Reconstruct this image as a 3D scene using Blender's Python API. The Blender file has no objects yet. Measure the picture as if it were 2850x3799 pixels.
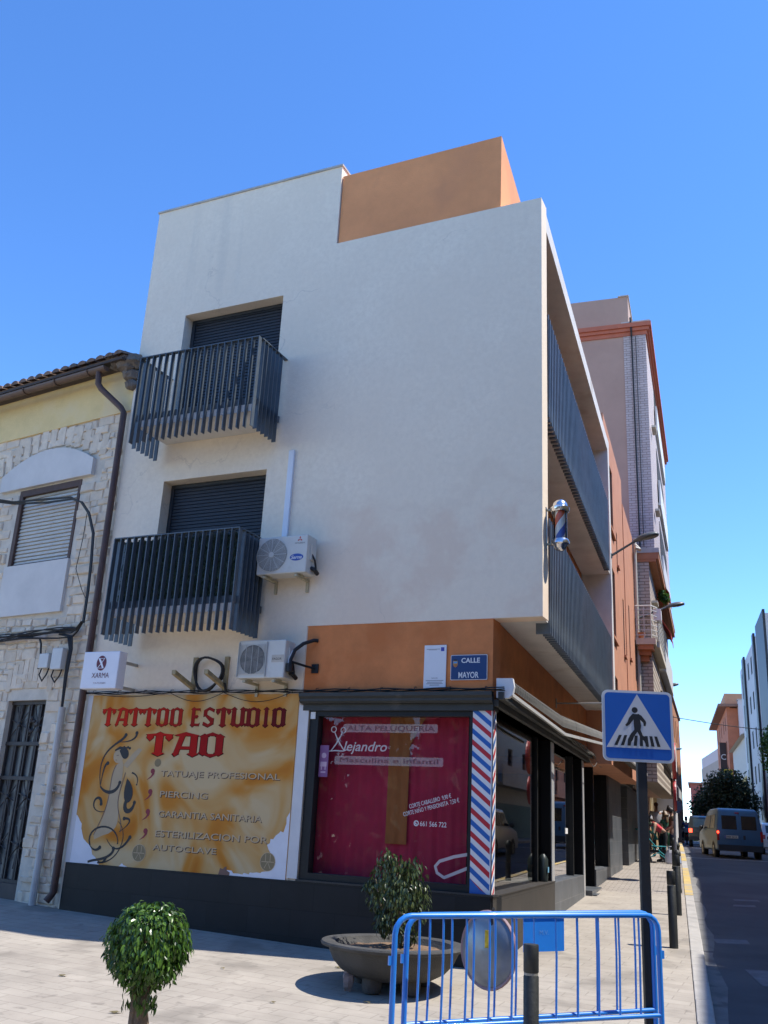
import bpy, bmesh, math, random
from mathutils import Vector, Matrix
random.seed(7)
R_ = math.radians
SC = bpy.context.scene
COL = SC.collection
EYE = 1.7                     # every z below is measured from eye level; EYE lifts the place so that the ground is near 0

# ------------------------------------------------------------------ camera, sky, sun, exposure
cam = bpy.data.cameras.new("camera"); cam_o = bpy.data.objects.new("camera", cam); COL.objects.link(cam_o)
cam.sensor_fit = 'VERTICAL'; cam.sensor_height = 36; cam.sensor_width = 27; cam.lens = 3486.93 / 3799 * 36
cam.clip_start = .05; cam.clip_end = 5000
pit, rol = R_(18.291), R_(-2.994)
fw = Vector((0, math.cos(pit), math.sin(pit))); dn = Vector((0, math.sin(pit), -math.cos(pit))); rt = Vector((1, 0, 0))
c_, s_ = math.cos(rol), math.sin(rol)
r2 = rt * c_ + dn * s_; d2 = rt * -s_ + dn * c_
m = Matrix((r2, -d2, -fw)).transposed().to_4x4(); m.translation = (0, 0, EYE)
cam_o.matrix_world = m
SC.camera = cam_o
SUN_EL, SUN_AZ = R_(60), math.atan2(.988, -.153)      # azimuth clockwise from +Y
w = bpy.data.worlds.new("World"); SC.world = w; w.use_nodes = True
nt = w.node_tree; bg = nt.nodes["Background"]; sky = nt.nodes.new("ShaderNodeTexSky")
sky.sky_type = 'NISHITA'; sky.sun_disc = False; sky.sun_elevation = SUN_EL; sky.sun_rotation = SUN_AZ
sky.altitude = 1500; sky.air_density = .8; sky.dust_density = .0; sky.ozone_density = 3.0
hs = nt.nodes.new('ShaderNodeHueSaturation'); hs.inputs['Saturation'].default_value = 1.2; hs.inputs['Hue'].default_value = .505
nt.links.new(sky.outputs[0], hs.inputs['Color']); nt.links.new(hs.outputs[0], bg.inputs[0]); bg.inputs[1].default_value = .122
sl = bpy.data.lights.new("sun", 'SUN'); sl.energy = 2.05; sl.angle = R_(.5); sl.color = (1, .95, .87)
so = bpy.data.objects.new("sun", sl); COL.objects.link(so)
sv = Vector((math.cos(SUN_EL) * math.sin(SUN_AZ), math.cos(SUN_EL) * math.cos(SUN_AZ), math.sin(SUN_EL)))
so.rotation_euler = sv.to_track_quat('Z', 'Y').to_euler(); so.location = (0, 0, 60)
vs = SC.view_settings; vs.view_transform = 'Standard'; vs.look = 'None'; vs.gamma = 1; vs.exposure = 1.73
vs.use_curve_mapping = False
SC.cycles.max_bounces = 10; SC.cycles.diffuse_bounces = 6; SC.cycles.caustics_reflective = False; SC.cycles.caustics_refractive = False; SC.cycles.transparent_max_bounces = 12

# ------------------------------------------------------------------ materials
MATS = {}
def mat(name, col, rough=.7, var=.12, scale=4., bump=0., bscale=40., metal=0., isl=0., spec=.5, emit=0., dirt=None, dscale=1.2, dthr=.55, coat=0.):
    if name in MATS: return MATS[name]
    mt = bpy.data.materials.new(name); mt.use_nodes = True; n = mt.node_tree.nodes; l = mt.node_tree.links; p = n["Principled BSDF"]
    p.inputs["Roughness"].default_value = rough; p.inputs["Metallic"].default_value = metal; p.inputs["Specular IOR Level"].default_value = spec
    p.inputs["Coat Weight"].default_value = coat
    tc = n.new("ShaderNodeTexCoord"); nz = n.new("ShaderNodeTexNoise"); nz.inputs["Scale"].default_value = scale; nz.inputs["Detail"].default_value = 6; nz.inputs["Roughness"].default_value = .65
    l.new(tc.outputs["Object"], nz.inputs["Vector"])
    mr = n.new("ShaderNodeMapRange"); mr.inputs[1].default_value = .3; mr.inputs[2].default_value = .7; mr.inputs[3].default_value = 1 - var; mr.inputs[4].default_value = 1 + var
    l.new(nz.outputs[0], mr.inputs[0]); fac = mr.outputs[0]
    if isl:
        ge = n.new("ShaderNodeNewGeometry"); m2 = n.new("ShaderNodeMapRange"); m2.inputs[3].default_value = 1 - isl; m2.inputs[4].default_value = 1 + isl
        l.new(ge.outputs["Random Per Island"], m2.inputs[0]); mm = n.new("ShaderNodeMath"); mm.operation = 'MULTIPLY'
        l.new(fac, mm.inputs[0]); l.new(m2.outputs[0], mm.inputs[1]); fac = mm.outputs[0]
    mx = n.new("ShaderNodeVectorMath"); mx.operation = 'SCALE'; mx.inputs[0].default_value = col[:3]; l.new(fac, mx.inputs["Scale"]); out = mx.outputs[0]
    if dirt:
        n2 = n.new("ShaderNodeTexNoise"); n2.inputs["Scale"].default_value = dscale; n2.inputs["Detail"].default_value = 8; l.new(tc.outputs["Object"], n2.inputs["Vector"])
        m3 = n.new("ShaderNodeMapRange"); m3.inputs[1].default_value = dthr; m3.inputs[2].default_value = dthr + .12; l.new(n2.outputs[0], m3.inputs[0])
        mi = n.new("ShaderNodeMix"); mi.data_type = 'RGBA'; l.new(m3.outputs[0], mi.inputs[0]); l.new(out, mi.inputs[6]); mi.inputs[7].default_value = (*dirt, 1); out = mi.outputs[2]
    l.new(out, p.inputs["Base Color"])
    if bump:
        nb = n.new("ShaderNodeTexNoise"); nb.inputs["Scale"].default_value = bscale; nb.inputs["Detail"].default_value = 4; l.new(tc.outputs["Object"], nb.inputs["Vector"])
        bp = n.new("ShaderNodeBump"); bp.inputs["Strength"].default_value = bump; bp.inputs["Distance"].default_value = .02; l.new(nb.outputs[0], bp.inputs["Height"]); l.new(bp.outputs[0], p.inputs["Normal"])
    if emit: p.inputs["Emission Color"].default_value = (*col[:3], 1); p.inputs["Emission Strength"].default_value = emit
    MATS[name] = mt; return mt
def brickmat(name, c1, c2, mortar, bw, bh, ms, rot, rough=.7, spec=.4, bump=.3, var=.15, vscale=2., axes=None, spots=None):
    """brick pattern; axes = direction (x,y) of the wall so that the pattern runs along it and up z; None = flat ground turned by rot"""
    if name in MATS: return MATS[name]
    mt = bpy.data.materials.new(name); mt.use_nodes = True; n = mt.node_tree.nodes; l = mt.node_tree.links; p = n["Principled BSDF"]
    p.inputs["Roughness"].default_value = rough; p.inputs["Specular IOR Level"].default_value = spec
    ge = n.new("ShaderNodeNewGeometry")
    if axes:
        d = n.new("ShaderNodeVectorMath"); d.operation = 'DOT_PRODUCT'; d.inputs[1].default_value = (axes[0], axes[1], 0); l.new(ge.outputs["Position"], d.inputs[0])
        sp = n.new("ShaderNodeSeparateXYZ"); l.new(ge.outputs["Position"], sp.inputs[0]); cb = n.new("ShaderNodeCombineXYZ"); l.new(d.outputs["Value"], cb.inputs[0]); l.new(sp.outputs[2], cb.inputs[1]); vec = cb.outputs[0]
    else:
        mp = n.new("ShaderNodeMapping"); mp.inputs["Rotation"].default_value = (0, 0, rot); l.new(ge.outputs["Position"], mp.inputs[0]); vec = mp.outputs[0]
    b = n.new("ShaderNodeTexBrick"); l.new(vec, b.inputs[0]); b.inputs["Color1"].default_value = (*c1, 1); b.inputs["Color2"].default_value = (*c2, 1); b.inputs["Mortar"].default_value = (*mortar, 1)
    b.inputs["Scale"].default_value = 1; b.inputs["Brick Width"].default_value = bw; b.inputs["Row Height"].default_value = bh; b.inputs["Mortar Size"].default_value = ms; b.inputs["Mortar Smooth"].default_value = .2
    nz = n.new("ShaderNodeTexNoise"); nz.inputs["Scale"].default_value = vscale; nz.inputs["Detail"].default_value = 8; nz.inputs["Roughness"].default_value = .7; l.new(ge.outputs["Position"], nz.inputs["Vector"])
    mr = n.new("ShaderNodeMapRange"); mr.inputs[1].default_value = .3; mr.inputs[2].default_value = .7; mr.inputs[3].default_value = 1 - var; mr.inputs[4].default_value = 1 + var; l.new(nz.outputs[0], mr.inputs[0])
    sc = n.new("ShaderNodeVectorMath"); sc.operation = 'SCALE'; l.new(b.outputs[0], sc.inputs[0]); l.new(mr.outputs[0], sc.inputs["Scale"]); out = sc.outputs[0]
    if spots:
        for sc_, th, f_ in ((1.1, .60, .5), (7., .66, .55), (38., .70, .6)):
            ns = n.new("ShaderNodeTexNoise"); ns.inputs["Scale"].default_value = sc_; ns.inputs["Detail"].default_value = 3; l.new(ge.outputs["Position"], ns.inputs["Vector"]); m4 = n.new("ShaderNodeMapRange"); m4.inputs[1].default_value = th - .03; m4.inputs[2].default_value = th + .06; m4.inputs[4].default_value = f_; l.new(ns.outputs[0], m4.inputs[0])
            mi = n.new("ShaderNodeMix"); mi.data_type = 'RGBA'; l.new(m4.outputs[0], mi.inputs[0]); l.new(out, mi.inputs[6]); mi.inputs[7].default_value = (*spots, 1); out = mi.outputs[2]
    l.new(out, p.inputs["Base Color"])
    if bump:
        bp = n.new("ShaderNodeBump"); bp.invert = True; bp.inputs["Strength"].default_value = bump; bp.inputs["Distance"].default_value = .01; l.new(b.outputs["Fac"], bp.inputs["Height"]); l.new(bp.outputs[0], p.inputs["Normal"])
    MATS[name] = mt; return mt
def glassmat(name, tint=(.75, .8, .8), ior=1.5, alpha=0., acol=(1, 1, 1)):
    if name in MATS: return MATS[name]
    mt = bpy.data.materials.new(name); mt.use_nodes = True; n = mt.node_tree.nodes; l = mt.node_tree.links; o = n["Material Output"]; n.remove(n["Principled BSDF"])
    t = n.new("ShaderNodeBsdfTransparent"); t.inputs[0].default_value = (*tint, 1); sh = t.outputs[0]
    if alpha:
        df = n.new("ShaderNodeBsdfDiffuse"); df.inputs[0].default_value = (*acol, 1); mm = n.new("ShaderNodeMixShader"); mm.inputs[0].default_value = alpha; l.new(sh, mm.inputs[1]); l.new(df.outputs[0], mm.inputs[2]); sh = mm.outputs[0]
    g = n.new("ShaderNodeBsdfGlossy"); g.inputs["Roughness"].default_value = .01; f = n.new("ShaderNodeFresnel"); f.inputs[0].default_value = ior
    mx = n.new("ShaderNodeMixShader"); l.new(f.outputs[0], mx.inputs[0]); l.new(sh, mx.inputs[1]); l.new(g.outputs[0], mx.inputs[2]); l.new(mx.outputs[0], o.inputs[0])
    MATS[name] = mt; return mt
def leafmat(name, c1, c2, rough=.35, trans=.25):
    if name in MATS: return MATS[name]
    mt = bpy.data.materials.new(name); mt.use_nodes = True; n = mt.node_tree.nodes; l = mt.node_tree.links; p = n["Principled BSDF"]; o = n["Material Output"]
    ge = n.new("ShaderNodeNewGeometry"); cr = n.new("ShaderNodeMix"); cr.data_type = 'RGBA'; pw = n.new("ShaderNodeMath"); pw.operation = 'POWER'; pw.inputs[1].default_value = 1.8
    l.new(ge.outputs["Random Per Island"], pw.inputs[0]); l.new(pw.outputs[0], cr.inputs[0]); cr.inputs[6].default_value = (*c1, 1); cr.inputs[7].default_value = (*c2, 1)
    l.new(cr.outputs[2], p.inputs["Base Color"]); p.inputs["Roughness"].default_value = rough
    t = n.new("ShaderNodeBsdfTranslucent"); l.new(cr.outputs[2], t.inputs[0]); mx = n.new("ShaderNodeMixShader"); mx.inputs[0].default_value = trans
    l.new(p.outputs[0], mx.inputs[1]); l.new(t.outputs[0], mx.inputs[2]); l.new(mx.outputs[0], o.inputs[0]); MATS[name] = mt; return mt

# ------------------------------------------------------------------ frames and mesh builder
class Fr:
    def __init__(s, o, a, b): s.o = o; s.a = a; s.b = b
    def p(s, a, b, z): return Vector((s.o[0] + s.a[0] * a + s.b[0] * b, s.o[1] + s.a[1] * a + s.b[1] * b, z))
    def sub(s, a, b): q = s.p(a, b, 0); return Fr((q.x, q.y), s.a, s.b)
W = Fr((0, 0), (1, 0), (0, 1))
CX, CY = 1.45994, 11.60856
dA, nA = (-.9055568, .42422504), (-.42422504, -.9055568)
dB, nB = (.3327982, .94299807), (.94299807, -.3327982)
FA = Fr((CX, CY), dA, nA); FB = Fr((CX, CY), dB, nB)
h8 = R_(7.5); dH = (math.cos(h8) * dA[0] - math.sin(h8) * nA[0], math.cos(h8) * dA[1] - math.sin(h8) * nA[1]); nH = (-dH[1], dH[0])
if nH[0] * nA[0] + nH[1] * nA[1] < 0: nH = (-nH[0], -nH[1])
FH = Fr((CX + 6.33 * dA[0], CY + 6.33 * dA[1]), dH, nH)
AZ = R_(72.4); aR = R_(73.); dR = (math.cos(aR), math.sin(aR)); nR = (-math.sin(aR), math.cos(aR))      # right side of the street; nR points to the road
FR = Fr((13.25, 18.), dR, nR)
GY = [-60, 0, 5, 8, 12.6, 14.3, 18.9, 20.9, 25, 31.6, 36, 45, 60, 90, 600, 3000]
GZ = [-2.2, -1.98, -1.82, -1.69, -1.47, -1.36, -1.19, -1.11, -.95, -.78, -.62, -.45, -.30, -.18, -.15, -.15]
def gz(y):
    for i in range(len(GY) - 1):
        if y <= GY[i + 1]: return GZ[i] + (GZ[i + 1] - GZ[i]) * (y - GY[i]) / (GY[i + 1] - GY[i])
    return GZ[-1]

class MB:
    def __init__(s): s.v = []; s.f = []; s.m = []; s.mi = 0
    def poly(s, pts):
        b = len(s.v); s.v += [Vector(p) for p in pts]; s.f.append(list(range(b, b + len(pts)))); s.m.append(s.mi); return s
    def hexa(s, P):
        b = len(s.v); s.v += [Vector(p) for p in P]
        for f in ((0, 1, 2, 3), (7, 6, 5, 4), (0, 4, 5, 1), (1, 5, 6, 2), (2, 6, 7, 3), (3, 7, 4, 0)): s.f.append([b + i for i in f]); s.m.append(s.mi)
        return s
    def box(s, fr, a0, a1, b0, b1, z0, z1):
        return s.hexa([fr.p(a0, b0, z0), fr.p(a1, b0, z0), fr.p(a1, b1, z0), fr.p(a0, b1, z0), fr.p(a0, b0, z1), fr.p(a1, b0, z1), fr.p(a1, b1, z1), fr.p(a0, b1, z1)])
    def prism(s, pts, off):
        """extrude the planar loop pts by vector off"""
        off = Vector(off); n = len(pts); b = len(s.v); s.v += [Vector(p) for p in pts] + [Vector(p) + off for p in pts]
        s.f.append(list(range(b, b + n))); s.f.append(list(range(b + 2 * n - 1, b + n - 1, -1))); s.m += [s.mi] * 2
        for i in range(n): j = (i + 1) % n; s.f.append([b + i, b + n + i, b + n + j, b + j]); s.m.append(s.mi)
        return s
    def face(s, fr, pts, o, th):
        """flat shape in a facade: pts are (a, z); front at o, thickness th behind it"""
        d = fr.p(0, -th, 0) - fr.p(0, 0, 0); return s.prism([fr.p(a, o, z) for a, z in pts], d)
    def tube(s, pts, r, n=8, cap=True):
        pts = [Vector(p) for p in pts]; rr = r if isinstance(r, (list, tuple)) else [r] * len(pts); b = len(s.v); u = None
        for i, p in enumerate(pts):
            t = (pts[min(i + 1, len(pts) - 1)] - pts[max(i - 1, 0)])
            t = t.normalized() if t.length > 1e-9 else Vector((0, 0, 1))
            if u is None: u = t.orthogonal().normalized()
            else:
                u = u - t * u.dot(t); u = u.normalized() if u.length > 1e-6 else t.orthogonal().normalized()
            vv = t.cross(u)
            for k in range(n): a = 2 * math.pi * k / n; s.v.append(p + (u * math.cos(a) + vv * math.sin(a)) * rr[i])
        for i in range(len(pts) - 1):
            for k in range(n): j = (k + 1) % n; s.f.append([b + i * n + k, b + i * n + j, b + (i + 1) * n + j, b + (i + 1) * n + k]); s.m.append(s.mi)
        if cap: s.f.append([b + k for k in range(n)][::-1]); s.f.append([b + (len(pts) - 1) * n + k for k in range(n)]); s.m += [s.mi] * 2
        return s
    def lathe(s, c, prof, n=24, axis=(0, 0, 1), sx=1., sy=1.):
        c = Vector(c); ax = Vector(axis).normalized(); u = ax.orthogonal().normalized() if abs(ax.z) < .99 else Vector((1, 0, 0)); vv = ax.cross(u); b = len(s.v)
        for r, h in prof:
            for k in range(n): a = 2 * math.pi * k / n; s.v.append(c + ax * h + (u * math.cos(a) * sx + vv * math.sin(a) * sy) * r)
        for i in range(len(prof) - 1):
            for k in range(n): j = (k + 1) % n; s.f.append([b + i * n + k, b + i * n + j, b + (i + 1) * n + j, b + (i + 1) * n + k]); s.m.append(s.mi)
        for i, fl in ((0, True), (len(prof) - 1, False)):
            if prof[i][0] > 1e-6: q = [b + i * n + k for k in range(n)]; s.f.append(q[::-1] if fl else q); s.m.append(s.mi)
        return s
    def ribbon(s, fr, pts, o):
        """flat tapering stroke on a facade: pts (a, z, half width)"""
        L = []; Rr = []
        for i, (a, z, h) in enumerate(pts):
            q = pts[min(i + 1, len(pts) - 1)]; q0 = pts[max(i - 1, 0)]; da, dz = q[0] - q0[0], q[1] - q0[1]; n = math.hypot(da, dz) or 1
            L.append(fr.p(a - dz / n * h, o, z + da / n * h)); Rr.append(fr.p(a + dz / n * h, o, z - da / n * h))
        for i in range(len(L) - 1): s.poly([L[i], L[i + 1], Rr[i + 1], Rr[i]])
        return s
    def blob(s, c, r, seg=10, rings=7, jit=0.):
        c = Vector(c); rx, ry, rz = (r, r, r) if not isinstance(r, (tuple, list)) else r; b = len(s.v)
        s.v.append(c + Vector((0, 0, -rz)))
        for i in range(1, rings):
            ph = math.pi * i / rings
            for k in range(seg):
                a = 2 * math.pi * k / seg; q = 1 + random.uniform(-jit, jit); s.v.append(c + Vector((rx * math.sin(ph) * math.cos(a) * q, ry * math.sin(ph) * math.sin(a) * q, -rz * math.cos(ph) * q)))
        s.v.append(c + Vector((0, 0, rz))); t = len(s.v) - 1
        for k in range(seg):
            j = (k + 1) % seg; s.f.append([b, b + 1 + j, b + 1 + k]); s.f.append([t, t - seg + k, t - seg + j]); s.m += [s.mi] * 2
            for i in range(rings - 2): q = b + 1 + i * seg; s.f.append([q + k, q + j, q + seg + j, q + seg + k]); s.m.append(s.mi)
        return s
    def build(s, name, mats, parent=None, smooth=False, bevel=0., label=None, cat=None, group=None, kind=None, at=None, recalc=True):
        me = bpy.data.meshes.new(name); vs_ = [v + Vector((0, 0, EYE)) for v in s.v]
        if parent is not None: org = Vector(parent["_org"])
        elif at is not None: org = Vector(at) + Vector((0, 0, EYE))
        else:
            xs = [v.x for v in vs_]; ys = [v.y for v in vs_]; zs = [v.z for v in vs_]; org = Vector(((min(xs) + max(xs)) / 2, (min(ys) + max(ys)) / 2, min(zs)))
        me.from_pydata([v - org for v in vs_], [], s.f)
        mats = mats if isinstance(mats, (list, tuple)) else [mats]
        for q in mats: me.materials.append(q)
        me.polygons.foreach_set("material_index", s.m)
        if recalc:
            bm = bmesh.new(); bm.from_mesh(me); bmesh.ops.recalc_face_normals(bm, faces=bm.faces); bm.to_mesh(me); bm.free()
        if smooth: me.polygons.foreach_set("use_smooth", [True] * len(me.polygons)); me.set_sharp_from_angle(angle=R_(40))
        ob = bpy.data.objects.new(name, me); COL.objects.link(ob); ob["_org"] = list(org)
        if parent is not None: ob.parent = parent
        else: ob.location = org
        if bevel:
            bv = ob.modifiers.new("bevel", 'BEVEL'); bv.width = bevel; bv.segments = 2; bv.limit_method = 'ANGLE'; bv.angle_limit = R_(40)
        tag(ob, label, cat, group, kind); return ob
def tag(o, label=None, cat=None, group=None, kind=None):
    if label: o["label"] = label
    if cat: o["category"] = cat
    if group: o["group"] = group
    if kind: o["kind"] = kind
    return o
def thing(name, loc, label, cat, group=None):
    o = bpy.data.objects.new(name, None); COL.objects.link(o); o.empty_display_size = .2
    o.location = Vector(loc) + Vector((0, 0, EYE)); o["_org"] = list(o.location); return tag(o, label, cat, group)
ALLC = lambda o: [c for c in bpy.data.objects if c.parent == o]
def copy_tree(o, parent=None):
    c = o.copy(); COL.objects.link(c)
    if parent is not None: c.parent = parent
    for ch in ALLC(o): copy_tree(ch, c)
    return c
TXT = {}
def text(mb, fr, s, a, z, h, o, th=.004, align='L', bold=0., shear=0., spacing=1., rot=0., width=None, flip=-1):
    """raised lettering on a facade; a grows to the LEFT of the reader when flip = -1"""
    cu = bpy.data.curves.new("t", 'FONT'); cu.body = s; cu.size = 1; cu.offset = bold; cu.shear = shear; cu.space_character = spacing; cu.resolution_u = 3
    ob = bpy.data.objects.new("t", cu); COL.objects.link(ob); bpy.context.view_layer.update(); dg = bpy.context.evaluated_depsgraph_get()
    me = bpy.data.meshes.new_from_object(ob.evaluated_get(dg)); bpy.data.objects.remove(ob); bpy.data.curves.remove(cu)
    xs = [v.co.x for v in me.vertices]; ys = [v.co.y for v in me.vertices]
    x0, x1 = min(xs), max(xs); k = h / .73; kx = k if width is None else width / (x1 - x0); sh = {'L': x0, 'C': (x0 + x1) / 2, 'R': x1}[align]
    b = len(mb.v); cr, sr = math.cos(rot), math.sin(rot)
    for v in me.vertices:
        x, y = (v.co.x - sh) * kx, v.co.y * k; X, Y = x * cr - y * sr, x * sr + y * cr; mb.v.append(fr.p(a + flip * X, o, z + Y))
    for f in me.polygons: mb.f.append([b + i for i in f.vertices]); mb.m.append(mb.mi)
    bpy.data.meshes.remove(me); return mb
def wall(mb, fr, a0, a1, z0, z1, o, th, holes=(), rev=.25):
    """wall front at o with real openings (a0,a1,z0,z1) and their reveals"""
    A = sorted({a0, a1, *[x for h in holes for x in h[:2]]}); Z = sorted({z0, z1, *[x for h in holes for x in h[2:4]]})
    for i in range(len(A) - 1):
        for j in range(len(Z) - 1):
            ca, cz = (A[i] + A[i + 1]) / 2, (Z[j] + Z[j + 1]) / 2
            if any(h[0] < ca < h[1] and h[2] < cz < h[3] for h in holes): continue
            mb.poly([fr.p(A[i], o, Z[j]), fr.p(A[i + 1], o, Z[j]), fr.p(A[i + 1], o, Z[j + 1]), fr.p(A[i], o, Z[j + 1])])
    for h in holes:
        l = [(h[0], h[2]), (h[1], h[2]), (h[1], h[3]), (h[0], h[3])]
        for k in range(4): p, q = l[k], l[(k + 1) % 4]; mb.poly([fr.p(p[0], o, p[1]), fr.p(q[0], o, q[1]), fr.p(q[0], o - rev, q[1]), fr.p(p[0], o - rev, p[1])])
    l = [(a0, z0), (a1, z0), (a1, z1), (a0, z1)]
    for k in range(4): p, q = l[k], l[(k + 1) % 4]; mb.poly([fr.p(p[0], o, p[1]), fr.p(q[0], o, q[1]), fr.p(q[0], o - th, q[1]), fr.p(p[0], o - th, p[1])])
    return mb
def arc(cx, cy, r, a0, a1, n, r1=None): return [(cx + (r + ((r1 or r) - r) * i / n) * math.cos(a0 + (a1 - a0) * i / n), cy + (r + ((r1 or r) - r) * i / n) * math.sin(a0 + (a1 - a0) * i / n)) for i in range(n + 1)]
# ------------------------------------------------------------------ ground
kx = lambda y: 3.40 + (y - 9.9) * .313                      # outer kerb line
ROWS = [-40, -20, 0, 5, 8, 10, 12.6, 14.3, 16.5, 18.9, 20.9, 25, 28, 31.6, 36, 40, 45, 52, 60, 75, 90, 140, 200, 320]
pave = brickmat("pale_paving", (.335, .295, .245), (.365, .325, .27), (.27, .238, .197), .40, .20, .007, R_(25), rough=.85, var=.16, vscale=1.3, bump=.25, spots=(.17, .15, .125))
pave2 = brickmat("ribbed_paving", (.30, .265, .225), (.33, .29, .25), (.20, .175, .15), .20, .20, .012, R_(18), rough=.85, var=.16, vscale=1.5, bump=.4, spots=(.2, .17, .145))
kerbm = mat("kerb_stone", (.37, .35, .32), .85, .15, 3, bump=.2, dirt=(.27, .255, .235), dscale=2.5, dthr=.58)
asph = mat("asphalt", (.078, .079, .084), .85, .22, .8, bump=.5, bscale=90, dirt=(.11, .11, .113), dscale=.35, dthr=.5)
def strip(name, x0, x1, dz, mt, rows=ROWS, kind='structure', ys=None):
    mb = MB(); rows = ys or rows
    for i in range(len(rows) - 1):
        y, q = rows[i], rows[i + 1]; mb.poly([(x0(y), y, gz(y) + dz), (x1(y), y, gz(y) + dz), (x1(q), q, gz(q) + dz), (x0(q), q, gz(q) + dz)])
    return mb.build(name, mt, kind=kind)
strip("ground", lambda y: -1500 if y > 300 else -400, lambda y: 1500 if y > 300 else 400, -.128, mat("dry_ground", (.22, .2, .17), .9, .2, .2), rows=ROWS + [600, 2500])
strip("road", lambda y: kx(y) - .05, lambda y: kx(y) + 5.2, -.12, asph)
strip("pavement", lambda y: -40, lambda y: kx(y) - .2, 0, pave, ys=[r for r in ROWS if r <= 20.9])
strip("pavement_ribbed", lambda y: -40 if y < 20.95 else 2, lambda y: kx(y) - .2, 0, pave2, ys=[r for r in ROWS if r >= 20.9])
mb = MB()                                                      # kerb stones of about a metre, with real joints
y = -4.
while y < 140:
    L = .98 if y < 60 else 3.9
    q = y + L; f = .02
    mb.hexa([(kx(y) - .2, y, gz(y) - .3), (kx(y), y, gz(y) - .3), (kx(q), q - .012, gz(q) - .3), (kx(q) - .2, q - .012, gz(q) - .3), (kx(y) - .196, y, gz(y) + .006), (kx(y) - f, y, gz(y) + .004), (kx(q) - f, q - .012, gz(q) + .004), (kx(q) - .196, q - .012, gz(q) + .006)])
    y = q
mb.build("kerb", kerbm, kind='structure', bevel=.012)
yel = mat("yellow_road_paint", (.50, .36, .12), .8, .15, 4, dirt=(.36, .31, .22), dscale=2, dthr=.5)
mb = MB()
for y0, y1 in ((20.9, 25), (25, 29.6), (33.5, 39), (41.5, 52), (54, 75)):
    n = int((y1 - y0) / .98) + 1
    for i in range(n):
        a, b = y0 + (y1 - y0) * i / n, y0 + (y1 - y0) * (i + 1) / n
        mb.poly([(kx(a) - .19, a, gz(a) + .011), (kx(a) - .018, a, gz(a) + .011), (kx(b) - .018, b, gz(b) + .011), (kx(b) - .19, b, gz(b) + .011)])
mb.build("kerb_paint", yel, kind='structure')
wpaint = mat("white_road_paint", (.6, .6, .58), .8, .2, 3)
worn = mat("worn_road_paint", (.17, .17, .18), .85, .25, 6)
mb = MB()
def mark(pts, dz=-.114): mb.poly([(x, y, gz(y) + dz) for x, y in pts])
mark([(12.5, 38.7), (16.6, 38.6), (16.6, 38.78), (12.5, 38.88)]); mark([(18.2, 55), (23, 55), (23, 55.9), (18.2, 55.9)])
mark([(19.2, 58.), (23.6, 58.), (23.6, 58.9), (19.2, 58.9)])
mb.build("stop_line", wpaint, kind='structure')
mb = MB()
for a in ([(7.9, 21.5), (8.5, 21.6), (8.56, 21.95), (7.98, 21.85)], [(8.75, 21.6), (9.6, 21.7), (9.66, 22.), (8.8, 21.9)], [(7.45, 20.4), (7.95, 20.45), (8.05, 20.8), (7.6, 20.75)], [(5.35, 15.6), (5.9, 15.65), (5.0, 12.2), (4.75, 12.2)]): mark(a)
mb.build("worn_marking", worn, kind='structure')
gut = mat("gutter_concrete", (.19, .185, .175), .9, .2, 2, bump=.3, dirt=(.12, .115, .11), dscale=3)
strip("gutter", lambda y: kx(y) - .02, lambda y: kx(y) + .16 + .05 * math.sin(y * 1.7), -.115, gut, ys=[y * 1. for y in range(0, 40)])
FRs = Fr((13.25, 18.), dR, nR)
mb = MB(); ss = [-30, -10, 0, 10, 20, 40, 60, 90, 130, 200, 300]
for i in range(len(ss) - 1):
    P = [FRs.p(ss[i], 0, 0), FRs.p(ss[i], 1.7, 0), FRs.p(ss[i + 1], 1.7, 0), FRs.p(ss[i + 1], 0, 0)]
    mb.hexa([(p.x, p.y, gz(p.y) - .3) for p in P] + [(p.x, p.y, gz(p.y) + .005) for p in P])
mb.build("pavement_far_side", pave, kind='structure')
mb = MB()
for i in range(10):
    x, y = random.uniform(-4, 2), random.uniform(8.5, 11.5); z = gz(y); r = random.uniform(.02, .05); a0 = random.uniform(0, 6)
    mb.poly([(x + r * math.cos(a0 + k * 1.05) * (1 if k % 3 else 1.6), y + r * .7 * math.sin(a0 + k * 1.05), z + .006 + .01 * (k % 2)) for k in range(6)])
mb.build("fallen_leaves", mat("dry_leaf", (.16, .13, .06), .8), kind='stuff', label="dry leaves scattered on the pale paving", cat="leaves")

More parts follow.
